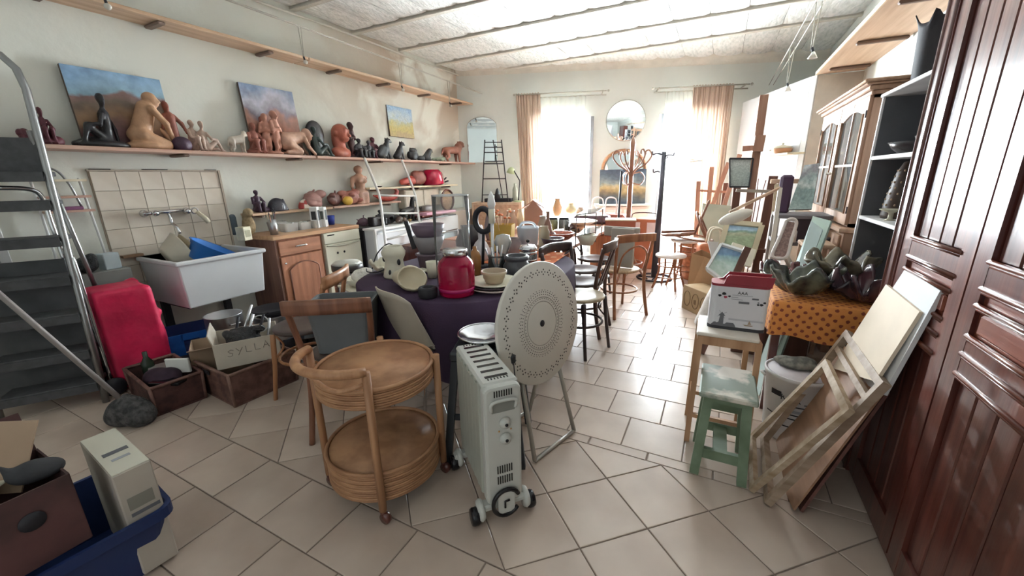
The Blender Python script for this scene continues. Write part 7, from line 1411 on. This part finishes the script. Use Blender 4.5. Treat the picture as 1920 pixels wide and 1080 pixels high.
Mm = MW @ Matrix.Translation((c.x, -.006, c.z)) @ Matrix.Rotation(R(90), 4, 'X'); t = thing('round_mirror', 'round frameless mirror between the two windows', 'mirror'); t.matrix_world = Mm; MB().lathe([(r, 0), (r, .006), (r - .012, .010), (.0001, .010)], 56).build('mirror_glass', M_mir, t); MB().tube([((r) * math.cos(R(a)), r * math.sin(R(a)), .004) for a in range(0, 360, 6)], .005, 6, closed=True).build('edge', M_rod, t)
def archpoly(w_, h_, rise, n=16): return [(-w_ / 2, 0), (w_ / 2, 0), (w_ / 2, h_ - rise)] + [(w_ / 2 * math.cos(R(180 * i / n)) , h_ - rise + rise * math.sin(R(180 * i / n))) for i in range(1, n)] + [(-w_ / 2, h_ - rise)]
a0, a1 = MW.inverted() @ aB(878, 300, .02), MW.inverted() @ aB(933, 300, .02); top = (MW.inverted() @ aB(905, 219, .02)).z; zb = (MW.inverted() @ aB(890, 305, .02)).z
t = thing('arched_mirror', 'arched frameless mirror hung in the far left corner', 'mirror'); t.matrix_world = MW @ Matrix.Translation(((a0.x + a1.x) / 2, -.004, zb)) @ Matrix.Rotation(R(90), 4, 'X'); P_ = archpoly(a1.x - a0.x, top - zb, .16); MB().prism(P_, .012).build('mirror_glass', M_mir, t); MB().tube([(x, y, .01) for x, y in P_], .006, 6, closed=True).build('bevel', M_rod, t)
# sideboard carrying the wooden arched mirror and the stormy landscape
us = (U(1122, 376, .3) + U(1214, 376, .3)) / 2; zs = .93
t = thing('sideboard', 'pale narrow sideboard between the windows under the painting', 'sideboard'); t.matrix_world = MW @ Matrix.Translation((us, -.22, 0)); MB().box((0, 0, zs - .015), (.92, .40, .03), bev=.005).build('top', M_white, t); MB().box((0, .01, zs / 2 - .02), (.86, .34, zs - .05)).build('body', M_wall2, t)
for x in (-.215, .215): MB().box((x, -.17, .45), (.41, .02, .80), bev=.005).build('door', M_white, t)
wA = 78 * mpp(aB(1170, 320, .1)); hA = .62
t = thing('arched_mirror', 'wood-framed arched mirror standing behind the stormy landscape', 'mirror'); t.matrix_world = MW @ Matrix.Translation((us + .02, -.06, zs)) @ Matrix.Rotation(R(86), 4, 'X'); hA = (MW.inverted() @ aB(1170, 281, .08)).z - zs; P_ = archpoly(wA, hA, wA * .42); MB().prism([(x * .9, .03 + y * .92) for x, y in P_], .012).build('mirror_glass', M_mir, t); b = MB(); b.tube([(x, y, .008) for x, y in P_], .026, 8, closed=True); b.build('wood_frame', wood('mirror_frame', '#b98a6a', '#966a4c', .4, 'x', 3), t)
wP = 84 * mpp(aB(1170, 340, .14)); hP = (MW.inverted() @ aB(1170, 317, .16)).z - zs
canvas('landscape_painting', 'stormy landscape canvas with yellow horizon on the pale sideboard', wP, hP, landscape('paint_storm', [(0, '#43505e'), (.18, '#5a5f60'), (.3, '#7d7058'), (.4, '#b39f70'), (.48, '#c3b78c'), (.56, '#8fa0a0'), (.8, '#5d6f7e'), (1, '#49566a')], 14.2, 2.4, .3), MW @ Matrix.Translation((us, -.21, zs)) @ Matrix.Rotation(R(-7), 4, 'X'))
# black iron A-frame etagere on a small cabinet in the far left corner
def wl_(px, py, off): return aB(px, py, off)
ca, cb = aB(884, 380, .62), aB(978, 380, .62); t = thing('corner_cabinet', 'pale wooden cabinet below the black iron rack', 'cabinet'); t.matrix_world = MW @ Matrix.Translation((((MW.inverted() @ ca).x + (MW.inverted() @ cb).x) / 2, -.42, 0)); wc = (MW.inverted() @ cb).x - (MW.inverted() @ ca).x; zc2 = ca.z
MB().box((0, 0, zc2 / 2), (wc, .4, zc2), bev=.006).build('carcass', wood('pale_beech', '#cdb49c', '#b5977c', .5, 'z', 2.5), t); MB().box((0, -.21, zc2 - .16), (wc * .9, .02, .25), bev=.005).build('drawer', M_oak_h, t); MB().box((0, -.21, zc2 * .38), (wc * .9, .02, zc2 * .66), bev=.005).build('door', M_oak, t)
M_iron = mat('black_iron', '#322f33', .5, .3)
A0, A1, B0, B1 = aB(904, 383, .66), aB(953, 381, .66), aB(909, 262, .5), aB(940, 262, .5); A0.z = A1.z = zc2 + .006; t = thing('iron_rack', 'black wrought iron A-frame rack on the corner cabinet', 'rack', (A0 + A1) / 2); o0 = t.location.copy()
for a, c in ((A0, B0), (A1, B1)): MB().tube([a - o0, c - o0], .010, 6).build('upright', M_iron, t)
for f_ in (.12, .38, .62, .80, .88, .96): MB().tube([A0.lerp(B0, f_) - o0, A1.lerp(B1, f_) - o0], .008, 6).build('rung', M_iron, t)
bk2 = Vector((WALL_N.x, WALL_N.y, 0)) * -.3; MB().tube([(B0 + B1) / 2 - o0, (A0 + A1) / 2 + bk2 - o0 + Vector((.1, 0, 0))], .008, 6).build('back_strut', M_iron, t)
tr = MB().box((0, 0, 0), (.30, .16, .012), math.atan2(WALL_DIR.y, WALL_DIR.x), M=Matrix.Translation(A0.lerp(B0, .66).lerp(A1.lerp(B1, .66), .5) - o0 + bk2 * .25)).build('tray', M_iron, t)
tag(MB().box((0, 0, .03), (.46, .2, .06), bev=.004).build('black_tray', M_black, None, aB(935, 372, .45) * 1, math.atan2(WALL_DIR.y, WALL_DIR.x)), 'long black tray behind the iron rack on the corner cabinet', 'tray').location.z = zc2 + .001
cyl_item('grey_cone', 'small dark grey cone sculpture behind the iron rack', 'sculpture', 933, 372, 352, 12, zc2 + .062, [(1, 0), (.9, .3), (.5, .8), (0, 1)], M_s('slate', ''))
p = aB(972, 372, .5); p.z = zc2 + .001; t = thing('desk_lamp', 'pale green desk lamp with jointed arm beside the first curtain', 'lamp', p); h = hgt(p, 312); Mdl = mat('lamp_green', '#b9c79a', .4); MB().lathe([(.08, 0), (.07, .02), (.0001, .025)], 24).build('base', Mdl, t); MB().tube([(0, 0, .02), (.03, 0, h * .6)], .01, 6).tube([(.03, 0, h * .6), (-.09, 0, h * .92)], .01, 6).build('arm', M_iron, t); MB().lathe([(.02, .06), (.05, .04), (.075, -.04), (.07, -.04), (.0001, .03)], 20, Matrix.Translation((-.13, 0, h * .88)) @ Matrix.Rotation(R(15), 4, 'Y')).build('shade', Mdl, t)
tag(MB().lathe([(.05, 0), (.045, .2), (.02, .26), (.02, .3), (.0001, .3)], 20).build('pale_bottle', mat('milk_glass', '#d9e0d2', .2, trans=.3), None, aB(966, 372, .35) * 1), 'milky pale bottle beside the desk lamp', 'bottle').location.z = zc2 + .001
# bentwood hall stand
M_hall = wood('hall_stand', '#a47a62', '#83594a', .4, 'z', 3, coat=.2); hx = Vector((-1.06, 5.5, 0)); t = thing('hall_stand', 'brown bentwood hall stand with scrolled hooks', 'coat stand', hx)
MB().tube([(0, 0, .1), (-.0, 0, 1.76), (0, 0, 1.80), (0, 0, 1.875)], [.032, .030, .034, .008], 12).build('pole', M_hall, t)
for k in range(6):
    a = R(60 * k + 20); c_, s_ = math.cos(a), math.sin(a); q = lambda r_, z: (r_ * c_, r_ * s_, z)
    MB().tube(spline([q(.02, 1.38), q(.05, 1.45), q(.17, 1.53), q(.24, 1.63), q(.21, 1.70), q(.17, 1.69), q(.165, 1.65)], 5), .010, 6).build('scroll_hook', M_hall, t)
    if k % 2 == 0: MB().tube(spline([q(.02, 1.30), q(.12, 1.28), q(.17, 1.36), q(.12, 1.43), q(.03, 1.42)], 5), .009, 6).build('lower_hook', M_hall, t); MB().tube(spline([q(.02, .55), q(.06, .4), q(.2, .12), q(.30, .01)], 5), .014, 8).build('foot', M_hall, t)
MB().tube([(.21 * math.cos(R(a)), .21 * math.sin(R(a)), .25) for a in range(0, 360, 15)], .010, 6, closed=True).build('umbrella_ring', M_hall, t)
mx = Vector((-.70, 5.72, 0)); t = thing('metal_coat_stand', 'dark metal coat stand with ring base by the second window', 'coat stand', mx); Mcs = mat('graphite', '#4b4a52', .35, .6)
MB().tube([(0, 0, .02), (0, 0, 1.68)], [.048, .028], 12).build('pole', Mcs, t); MB().tube([(.23 * math.cos(R(a)), .23 * math.sin(R(a)), .014) for a in range(0, 360, 12)], .014, 8, closed=True).build('base_ring', Mcs, t); MB().tube([(-.23, 0, .014), (.23, 0, .014)], .012, 6).tube([(0, -.23, .014), (0, .23, .014)], .012, 6).build('base_cross', Mcs, t)
for k, a in enumerate((200, 330, 80, 150)):
    c_, s_ = math.cos(R(a)), math.sin(R(a)); z = (1.64, 1.62, 1.60, 1.42)[k]; MB().tube(spline([(0, 0, z), (.08 * c_, .08 * s_, z + .02), (.14 * c_, .14 * s_, z + .01), (.15 * c_, .15 * s_, z + .05)], 4), .010, 6).build('hook', Mcs, t)
tag(MB().tube([(-.60, 5.74, 1.60), (-.25, 5.80, 1.56)], .004, 5).tube([(-.60, 5.74, 1.53), (-.25, 5.80, 1.56)], .004, 5).tube([(-.685, 5.72, 1.60), (-.60, 5.74, 1.60)], .004, 5).tube([(-.685, 5.72, 1.53), (-.60, 5.74, 1.53)], .004, 5).build('wire_hanger', M_chrome), 'thin wire hanger hooked on the dark metal coat stand', 'hanger')
MBk = MB().tube([(0, 0, 0.0), (.02, 0, 1.45)], .014, 8); tag(MBk.build('black_pole', M_black, None, (-1.16, 5.3, 0)), 'thin black pole standing beside the bentwood hall stand', 'pole')
# ---------------------------------------------------------------- right middle: easels, stools, canvases
def seg(a, c, w_, h_, o0=Vector((0, 0, 0)), floor=False):
    P, Q = aY(*a) , aY(*c)
    if floor: f_ = (P.z - .002) / (P.z - Q.z); Q = P + (Q - P) * f_
    return MB().bar(P - o0, Q - o0, w_, h_, (0, -1, 0))
M_eas = wood('easel_beech', '#a47d67', '#86614e', .5, 'z', 2.5); M_easd = wood('easel_dark', '#6e4a3c', '#54372d', .5, 'z', 2.5); M_easp = wood('easel_pink', '#c08f78', '#a5745e', .5, 'z', 2.5)
t = thing('studio_easel', 'tall wooden studio easel with clamp before the closet partition', 'easel', (.3, 5.05, 0)); o0 = t.location
seg((1433, 178, 5.0), (1397, 440, 5.0), .075, .05, o0, True).build('mast', M_eas, t); seg((1426, 254, 4.95), (1420, 284, 4.95), .09, .08, o0).build('clamp', M_eas, t); seg((1392, 279, 4.95), (1428, 276, 4.95), .05, .03, o0).build('clamp_arm', M_easp, t); seg((1380, 357, 4.93), (1445, 359, 4.93), .03, .07, o0).build('canvas_rest', mat('easel_grey', '#9c9185', .6), t)
seg((1450, 330, 5.3), (1424, 470, 5.3), .085, .06, o0, True).build('side_leg', M_easd, t); seg((1385, 325, 5.3), (1375, 420, 5.3), .075, .05, o0, True).build('side_leg', M_easd, t); seg((1368, 470, 5.25), (1440, 470, 5.25), .04, .07, o0).build('cross_bar', M_easd, t)
def quad(name, label, cat, pts, th, m, group=None, down=False, mface=None, frame=None):
    P = [aY(*q) for q in pts]
    if down:
        for i, j in ((3, 0), (2, 1)):
            d_ = P[i] - P[j]; P[i] = P[j] + d_ * ((P[j].z - .004) / -d_.z)
    nn = (P[1] - P[0]).cross(P[3] - P[0]).normalized(); nn = nn if nn.y < 0 else -nn; o0 = (P[2] + P[3]) / 2; b = MB()
    vs = [p - o0 for p in P] + [p - o0 - nn * th for p in P]; b.add(vs, [(0, 1, 2, 3), (7, 6, 5, 4)] + [(i, 4 + i, 4 + (i + 1) % 4, (i + 1) % 4) for i in range(4)])
    if mface is None and frame is None: return tag(b.build(name, m, None, o0), label, cat, group)
    t = thing(name, label, cat, o0, 0, group); b.build('panel', m, t)
    if mface:
        f = MB(); f.add([p - o0 + nn * .002 for p in P], [(0, 1, 2, 3)]); o = f.build('painted_face', mface, t)
    if frame:
        fw, fm = frame
        for i in range(4): MB().bar(P[i] - o0 + nn * .012, P[(i + 1) % 4] - o0 + nn * .012, fw, .03, nn).build('frame_bar', fm, t)
    return t
quad('framed_study', 'small black framed grey study resting on the tall easel', 'painting', [(1368, 298, 5.0), (1412, 298, 5.0), (1404, 351, 4.95), (1368, 351, 4.95)], .02, M_black, None, False, landscape('paint_grey', [(0, '#8f9690'), (.5, '#a9b3ad'), (1, '#c3c9c4')], 3.3, 3, .3), (.014, M_black))
t = thing('sketch_easel', 'reddish wooden sketching easel with three splayed legs by the second window', 'easel', (.0, 6.3, 0)); o0 = t.location
for a, c, m in (((1387, 290, 6.25), (1358, 385, 6.1), M_easp), ((1366, 305, 6.3), (1336, 385, 6.2), M_easp), ((1335, 313, 6.3), (1328, 385, 6.3), M_easp), ((1361, 343, 6.35), (1354, 400, 6.35), M_easd), ((1310, 340, 6.3), (1306, 420, 6.3), M_easp)): seg(a, c, .055, .03, o0, True).build('leg', m, t)
seg((1308, 357, 6.28), (1362, 360, 6.28), .03, .04, o0).build('cross_bar', M_easp, t); seg((1380, 300, 6.24), (1374, 345, 6.24), .09, .03, o0).build('slide', M_easp, t)
for i, (a, c, lb) in enumerate((((1422, 335, 5.6), (1416, 385, 5.6), 'thin dark twig left of the cream hanging cloth'), ((1436, 338, 5.6), (1425, 375, 5.6), 'thin dark twig right of the other one by the easel'))): tag(MB().tube([aY(*a), aY(*c), aY(*c) + Vector((-.03, 0, -aY(*c).z + .0))], .006, 5).build('dry_twig', M_mahog), lb, 'twig', 'dry twigs behind the easel')
t = thing('round_stool', 'tall round bamboo stool with white top under the upturned chair', 'stool', (-.31, 5.52, 0), 0, 'round bamboo stools')
def bstool(t, r, h, n=4):
    MB().lathe([(r, h - .03), (r + .01, h - .02), (r + .006, h), (.0001, h)], 28).build('seat', mat('stool_white', '#e6e0da', .35), t)
    for k in range(n):
        a = R(360 / n * k + 30); MB().tube(spline([(r * .85 * math.cos(a), r * .85 * math.sin(a), h - .03), (r * .8 * math.cos(a), r * .8 * math.sin(a), h * .5), (r * 1.2 * math.cos(a), r * 1.2 * math.sin(a), 0)], 4), .014, 8).build('leg', M_brch, t)
    for z, k in ((.35, .86), (.68, .84)): MB().tube([(r * k * math.cos(R(a)), r * k * math.sin(R(a)), h * z) for a in range(0, 360, 18)], .009, 6, closed=True).build('ring_brace', M_brch, t)
bstool(t, .19, .60); t = thing('round_stool', 'lower round bamboo stool with white top nearest the metal coat stand', 'stool', (-.47, 5.30, 0), 0, 'round bamboo stools'); bstool(t, .175, .43)
t = thing('cane_armchair', 'orange wicker bucket seat behind the bamboo stools', 'chair', (-.16, 5.95, 0)); MB().lathe([(.2, 0), (.24, .2), (.27, .45), (.26, .45), (.23, .2), (.0001, .18)], 28).build('woven_shell', mat('wicker_orange', '#b9764f', .6, var=.35, scale=30), t); MB().tube([(.27 * math.cos(R(a)), .27 * math.sin(R(a)), .45) for a in range(0, 360, 15)], .016, 6, closed=True).build('rolled_rim', M_brch, t)
t = thing('upturned_chair', 'bentwood chair laid upside down on the tall bamboo stool', 'chair', (-.31, 5.50, .602)); 
MB().lathe([(.0001, .0), (.19, .0), (.205, .012), (.205, .03), (.0001, .03)], 28, Matrix.Translation((-.12, 0, .05)) @ Matrix.Rotation(R(-4), 4, 'Y')).build('seat', M_brch2, t)
for rr_, cc_, tl in ((.20, (.16, -.02, .16), 65), (.155, (.18, -.03, .155), 65), (.24, (.05, 0, .03), 8)):
    Mq = Matrix.Translation(cc_) @ Matrix.Rotation(R(tl), 4, 'Y'); MB().tube([tuple(Mq @ Vector((rr_ * math.cos(R(a)), rr_ * math.sin(R(a)), 0))) for a in range(0, 360, 12)], .012, 6, closed=True).build('bent_hoop', M_brch2, t)
for y in (-.1, .1): MB().tube([(.08, y, .08), (.2, y, .48)], .013, 8).build('leg', M_brch2, t)
MB().tube([(-.3, -.05, .10), (-.18, -.05, .4)], .006, 6).tube([(-.32, 0, .08), (.1, .1, .1)], .014, 6).build('rail', M_brch2, t)
quad('grey_canvas', 'pale grey green canvas back standing behind the upturned chair', 'canvas', [(1318, 381, 6.05), (1374, 386, 6.05), (1370, 436, 5.95), (1312, 430, 5.95)], .025, mat('canvas_greygreen', '#b5b8a6', .8), None, True)
t = thing('leather_bag', 'orange leather bag with pale loop handles', 'bag', (.0, 5.15, .0), R(15)); sculpt('bag_body', [('b', (0, 0, .33), (.2, .09, .34)), ('e', (0, -.05, .25), (.17, .08, .2))], mat('leather_orange', '#bd7450', .5), t, None, 0, 1, 28)
for y in (-.05, .05): MB().tube(spline([(-.08, y, .62), (-.05, y, .78), (.05, y, .78), (.08, y, .62)], 5), .012, 8).build('loop_handle', M_cr2, t)
M_kraft = mat('kraft_paper', '#b08a66', .75, var=.1); p = Vector((-.05, 4.72, 0)); t = thing('kraft_bag', 'tall brown kraft paper bag with a fold down its side', 'bag', (-.045, 4.75, 0), R(-25)); b = MB()
b.add([(-.15, -.10, 0), (.15, -.10, 0), (.15, .10, 0), (-.15, .10, 0), (-.13, -.10, .56), (.12, -.06, .50), (.12, .06, .52), (-.13, .10, .58), (0, -.075, .54), (0, -.125, 0)], [(3, 2, 1, 0), (0, 9, 8, 4), (9, 1, 5, 8), (1, 2, 6, 5), (2, 3, 7, 6), (3, 0, 4, 7)]); b.build('paper_body', M_kraft, t, solid=.003)
t = thing('printed_carton', 'beige carton with printed rounded symbols on the floor by the aisle', 'carton', (-.02, 4.42, 0), R(-50)); MB().box((0, 0, .13), (.42, .24, .26), bev=.004).build('box_body', mat('carton_beige', '#b59b78', .75), t)
for sx in (-.13, 0, .13): MB().tube([(sx + .05 * math.cos(R(a)), -.1215, .13 + .08 * math.sin(R(a))) for a in range(0, 360, 20)], .004, 5, closed=True).build('printed_symbol', mat('print_brown', '#7a6144', .7), t)
MB().box((0, -.1212, .12), (.02, .0016, .05)).box((-.02, -.1212, .12), (.008, .0016, .04)).build('printed_mark', mat('print_brown', ''), t)
o = sculpt('plastic_bag', [('c', (0, 0, .0), (.03, .0, .30), .10, .05), ('c', (-.05, -.02, .02), (.05, .02, .34), .06, .035), ('e', (.04, .0, .12), (.1, .09, .14))], mat('bag_white', '#dedad4', .4, var=.1, scale=9, bump=.5, bscale=14), None, (.08, 4.05, .0), 0, 1.55, 30); tag(o, 'crumpled white plastic bag behind the printed tin', 'bag')
tag(MB().box((0, 0, .25), (.5, .8, .50), bev=.004).build('low_bench', M_easd, None, (.46, 3.86, 0)), 'dark low bench hidden behind the tin and paintings', 'bench')
quad('grey_cardboard', 'pale grey panel behind the blue canvas', 'board', [(1327, 452, 4.5), (1368, 455, 4.5), (1368, 505, 4.3), (1340, 505, 4.3)], .02, mat('panel_grey', '#b9b2ad', .8), None, True)
M_gilt = mat('pale_gilt', '#b9ad92', .4, .3, var=.15)
quad('landscape_painting', 'framed landscape with blue sky over a green field, leaning on the easel', 'painting', [(1364, 418, 4.35), (1428, 424, 4.35), (1408, 488, 4.15), (1346, 478, 4.15)], .02, M_canvas, 'landscapes by the easel', False, landscape('paint_field', [(0, '#8c9a78'), (.62, '#93a283'), (.72, '#a9a98d'), (.78, '#7d9a8a'), (.82, '#a9c3d6'), (1, '#8fb3d4')], 7.7, 2, .12), (.045, M_gilt))
quad('shadow_box', 'white empty picture frame with dark slit behind the blue canvas', 'frame', [(1374, 454, 4.1), (1418, 468, 4.1), (1408, 500, 4.0), (1362, 490, 4.0)], .03, M_cr2, None, False)
quad('abstract_canvas', 'blue and pale green abstract canvas on its side behind the tin', 'painting', [(1352, 460, 3.75), (1396, 474, 3.7), (1372, 540, 3.5), (1325, 505, 3.55)], .03, M_white, 'landscapes by the easel', False, landscape('paint_abs', [(0, '#cfd8cc'), (.6, '#b9cfc4'), (.74, '#8fb0b5'), (.8, '#6f8fae'), (1, '#88a3bd')], 1.7, 1.4, .1), (.02, M_white))
tag(seg((1402, 464, 3.6), (1386, 500, 3.55), .05, .035, floor=True).build('wooden_paddle', M_easd), 'dark wooden batten with rounded end right of the abstract canvas', 'batten')
# arched white lamp, cloth, trolley with marble-like painting, cane chair back, blue boards
Mlp = mat('lamp_cream', '#ddd6c8', .4); t = thing('floor_lamp', 'white long-armed floor lamp leaning over the framed landscape', 'lamp', (.475, 4.0, 0)); o0 = t.location
P = aY(1463, 352, 4.0); MB().bar(P - o0, Vector((aY(1450, 485, 4.0).x - .01, 4.0, .03)) - o0, .03, .03).build('upright', Mlp, t); Q = aY(1368, 398, 3.9); MB().tube([P - o0, Q - o0], .013, 8).build('arm', mat('lamp_arm', '#c5a68c', .5), t)
Ms_ = Matrix.Translation(aY(1379, 407, 3.88) - o0) @ Matrix.Rotation(R(-24), 4, 'Y'); MB().ell((0, 0, 0), (.135, .06, .05), Ms_, 20).build('lamp_shade', Mlp, t); MB().lathe([(.13, 0), (.12, .02), (.0001, .03)], 24).build('base', Mlp, t)
t = thing('serving_trolley', 'dark grey shelved trolley before the hutch', 'trolley', (.66, 4.35, 0)); 
for z in (1.03, .80, .40): MB().box((0, 0, z), (.40, .42, .03), bev=.004).build('shelf', mat('trolley_grey', '#6f6a6c', .5), t)
for x in (-.19, .19):
    for y in (-.2, .2): MB().bar((x, y, 0), (x, y, 1.02), .025, .025).build('post', mat('trolley_post', '#a59c94', .5), t)
tag(MB().box((0, 0, .10), (.24, .22, .20), bev=.01).build('dark_case', mat('case_plum', '#3d3038', .5), None, (.72, 4.33, .816)), 'dark plum box on the middle trolley shelf', 'box')
tag(MB().box((0, 0, .16), (.10, .08, .34), bev=.02).build('purple_folder', mat('folder_purple', '#473048', .6), None, (.52, 4.42, 1.046)), 'purple dark folder standing on the trolley', 'folder')
quad('cream_cloth', 'cream cloth hanging from the easel side', 'cloth', [(1453, 346, 5.2), (1474, 342, 5.2), (1466, 400, 5.2), (1446, 405, 5.2)], .02, mat('cloth_cream', '#d3c6aa', .85, var=.2, scale=8), None, False)
tag(MB().box((0, 0, .02), (.3, .06, .04), bev=.004).build('wooden_block', M_pine, None, aY(1480, 344, 4.55)), 'pale wooden bar above the purple folder', 'bar')
quad('marbled_painting', 'pale blue grey painting of rocks standing on the trolley', 'painting', [(1508, 310, 4.55), (1537, 306, 4.55), (1522, 392, 4.35), (1478, 393, 4.35)], .02, M_canvas, None, False, landscape('paint_rock', [(0, '#a3b3ad'), (.35, '#7f9592'), (.5, '#c3cbc6'), (.65, '#9aaba9'), (.8, '#8d8d92'), (1, '#c5d0d2')], 11, 2.2, .4))
pot('white_bottle', 'white plastic bottle behind the cane chair back', 'bottle', (.60, 4.15, .816), [(.025, 0), (.025, .09), (.014, .11), (.014, .14), (.0001, .14)], M_white, None, 14)
t = thing('cane_chair', 'cane-backed chair with white painted frame, only its back showing', 'chair', (.56, 3.62, 0)); o0 = t.location
A_, B_, C_, D_ = aY(1474, 415, 3.75), aY(1493, 418, 3.75), aY(1474, 482, 3.6), aY(1448, 480, 3.6); nn = Vector((0, -1, .1)).normalized()
P = spline([A_, (A_ + B_) / 2 + Vector((0, 0, .025)), B_, B_.lerp(C_, .5), C_, D_, A_.lerp(D_, .5), A_], 5); MB().tube([p - o0 for p in P[:-1]], .013, 8, closed=True).build('back_frame', mat('frame_offwhite', '#d9ccc4', .45), t); b = MB(); b.add([A_ - o0, B_ - o0, C_ - o0, D_ - o0], [(0, 1, 2, 3)]); b.build('cane_panel', mat('cane_mauve', '#9d7f76', .6, col2='#7d625b', scale=60, bump=.4, bscale=120), t, solid=.006)
MB().box((0, .06, .45), (.36, .34, .03), bev=.01).build('seat', mat('cane_seat', ''), t)
for x in (-.15, .15):
    for y in (-.08, .2): MB().bar((x, y, 0), (x, y, .44), .03, .03).build('leg', mat('frame_offwhite', ''), t)
MB().bar(D_ - o0, Vector((-.15, .2, .44)), .03, .03).bar(C_ - o0, Vector((.15, .2, .44)), .03, .03).build('back_post', mat('frame_offwhite', ''), t)
t = thing('small_stool', 'small honey wooden stool right of the cane chair back', 'stool', (.70, 3.78, 0)); MB().box((0, 0, .86), (.2, .26, .03), bev=.006).build('seat', M_pine, t)
for x in (-.08, .08):
    for y in (-.1, .1): MB().bar((x, y, 0), (x, y, .85), .03, .03).build('leg', M_pine, t)
quad('green_board', 'pale green board leaning on the hutch behind the bright blue one', 'board', [(1524, 405, 3.75), (1558, 414, 3.62), (1534, 478, 3.5), (1500, 470, 3.6)], .018, mat('board_green', '#b9ccbf', .7), 'boards leaning on the hutch', True)
quad('blue_board', 'bright pale blue board leaning in front of the pale green one', 'board', [(1521, 414, 3.55), (1543, 430, 3.5), (1520, 490, 3.35), (1496, 482, 3.4)], .035, mat('board_blue', '#d3e6e3', .6), 'boards leaning on the hutch', True)
o = sculpt('black_pliers', [('c', (-.05, 0, .03), (.05, 0, .06), .03, .02), ('c', (.05, 0, .06), (.1, .02, .14), .018, .01)], M_black, None, (.33, 3.62, .5), 0, 1, 20); tag(o, 'black tool lying on the dark low bench beside the lamp', 'tool')
t = thing('maroon_box', 'small open maroon box left of the cane chair', 'box', (.41, 3.55, .5), R(10)); open_box(t, .16, .14, .10, mat('maroon_card', '#6b3a3c', .6), .006)
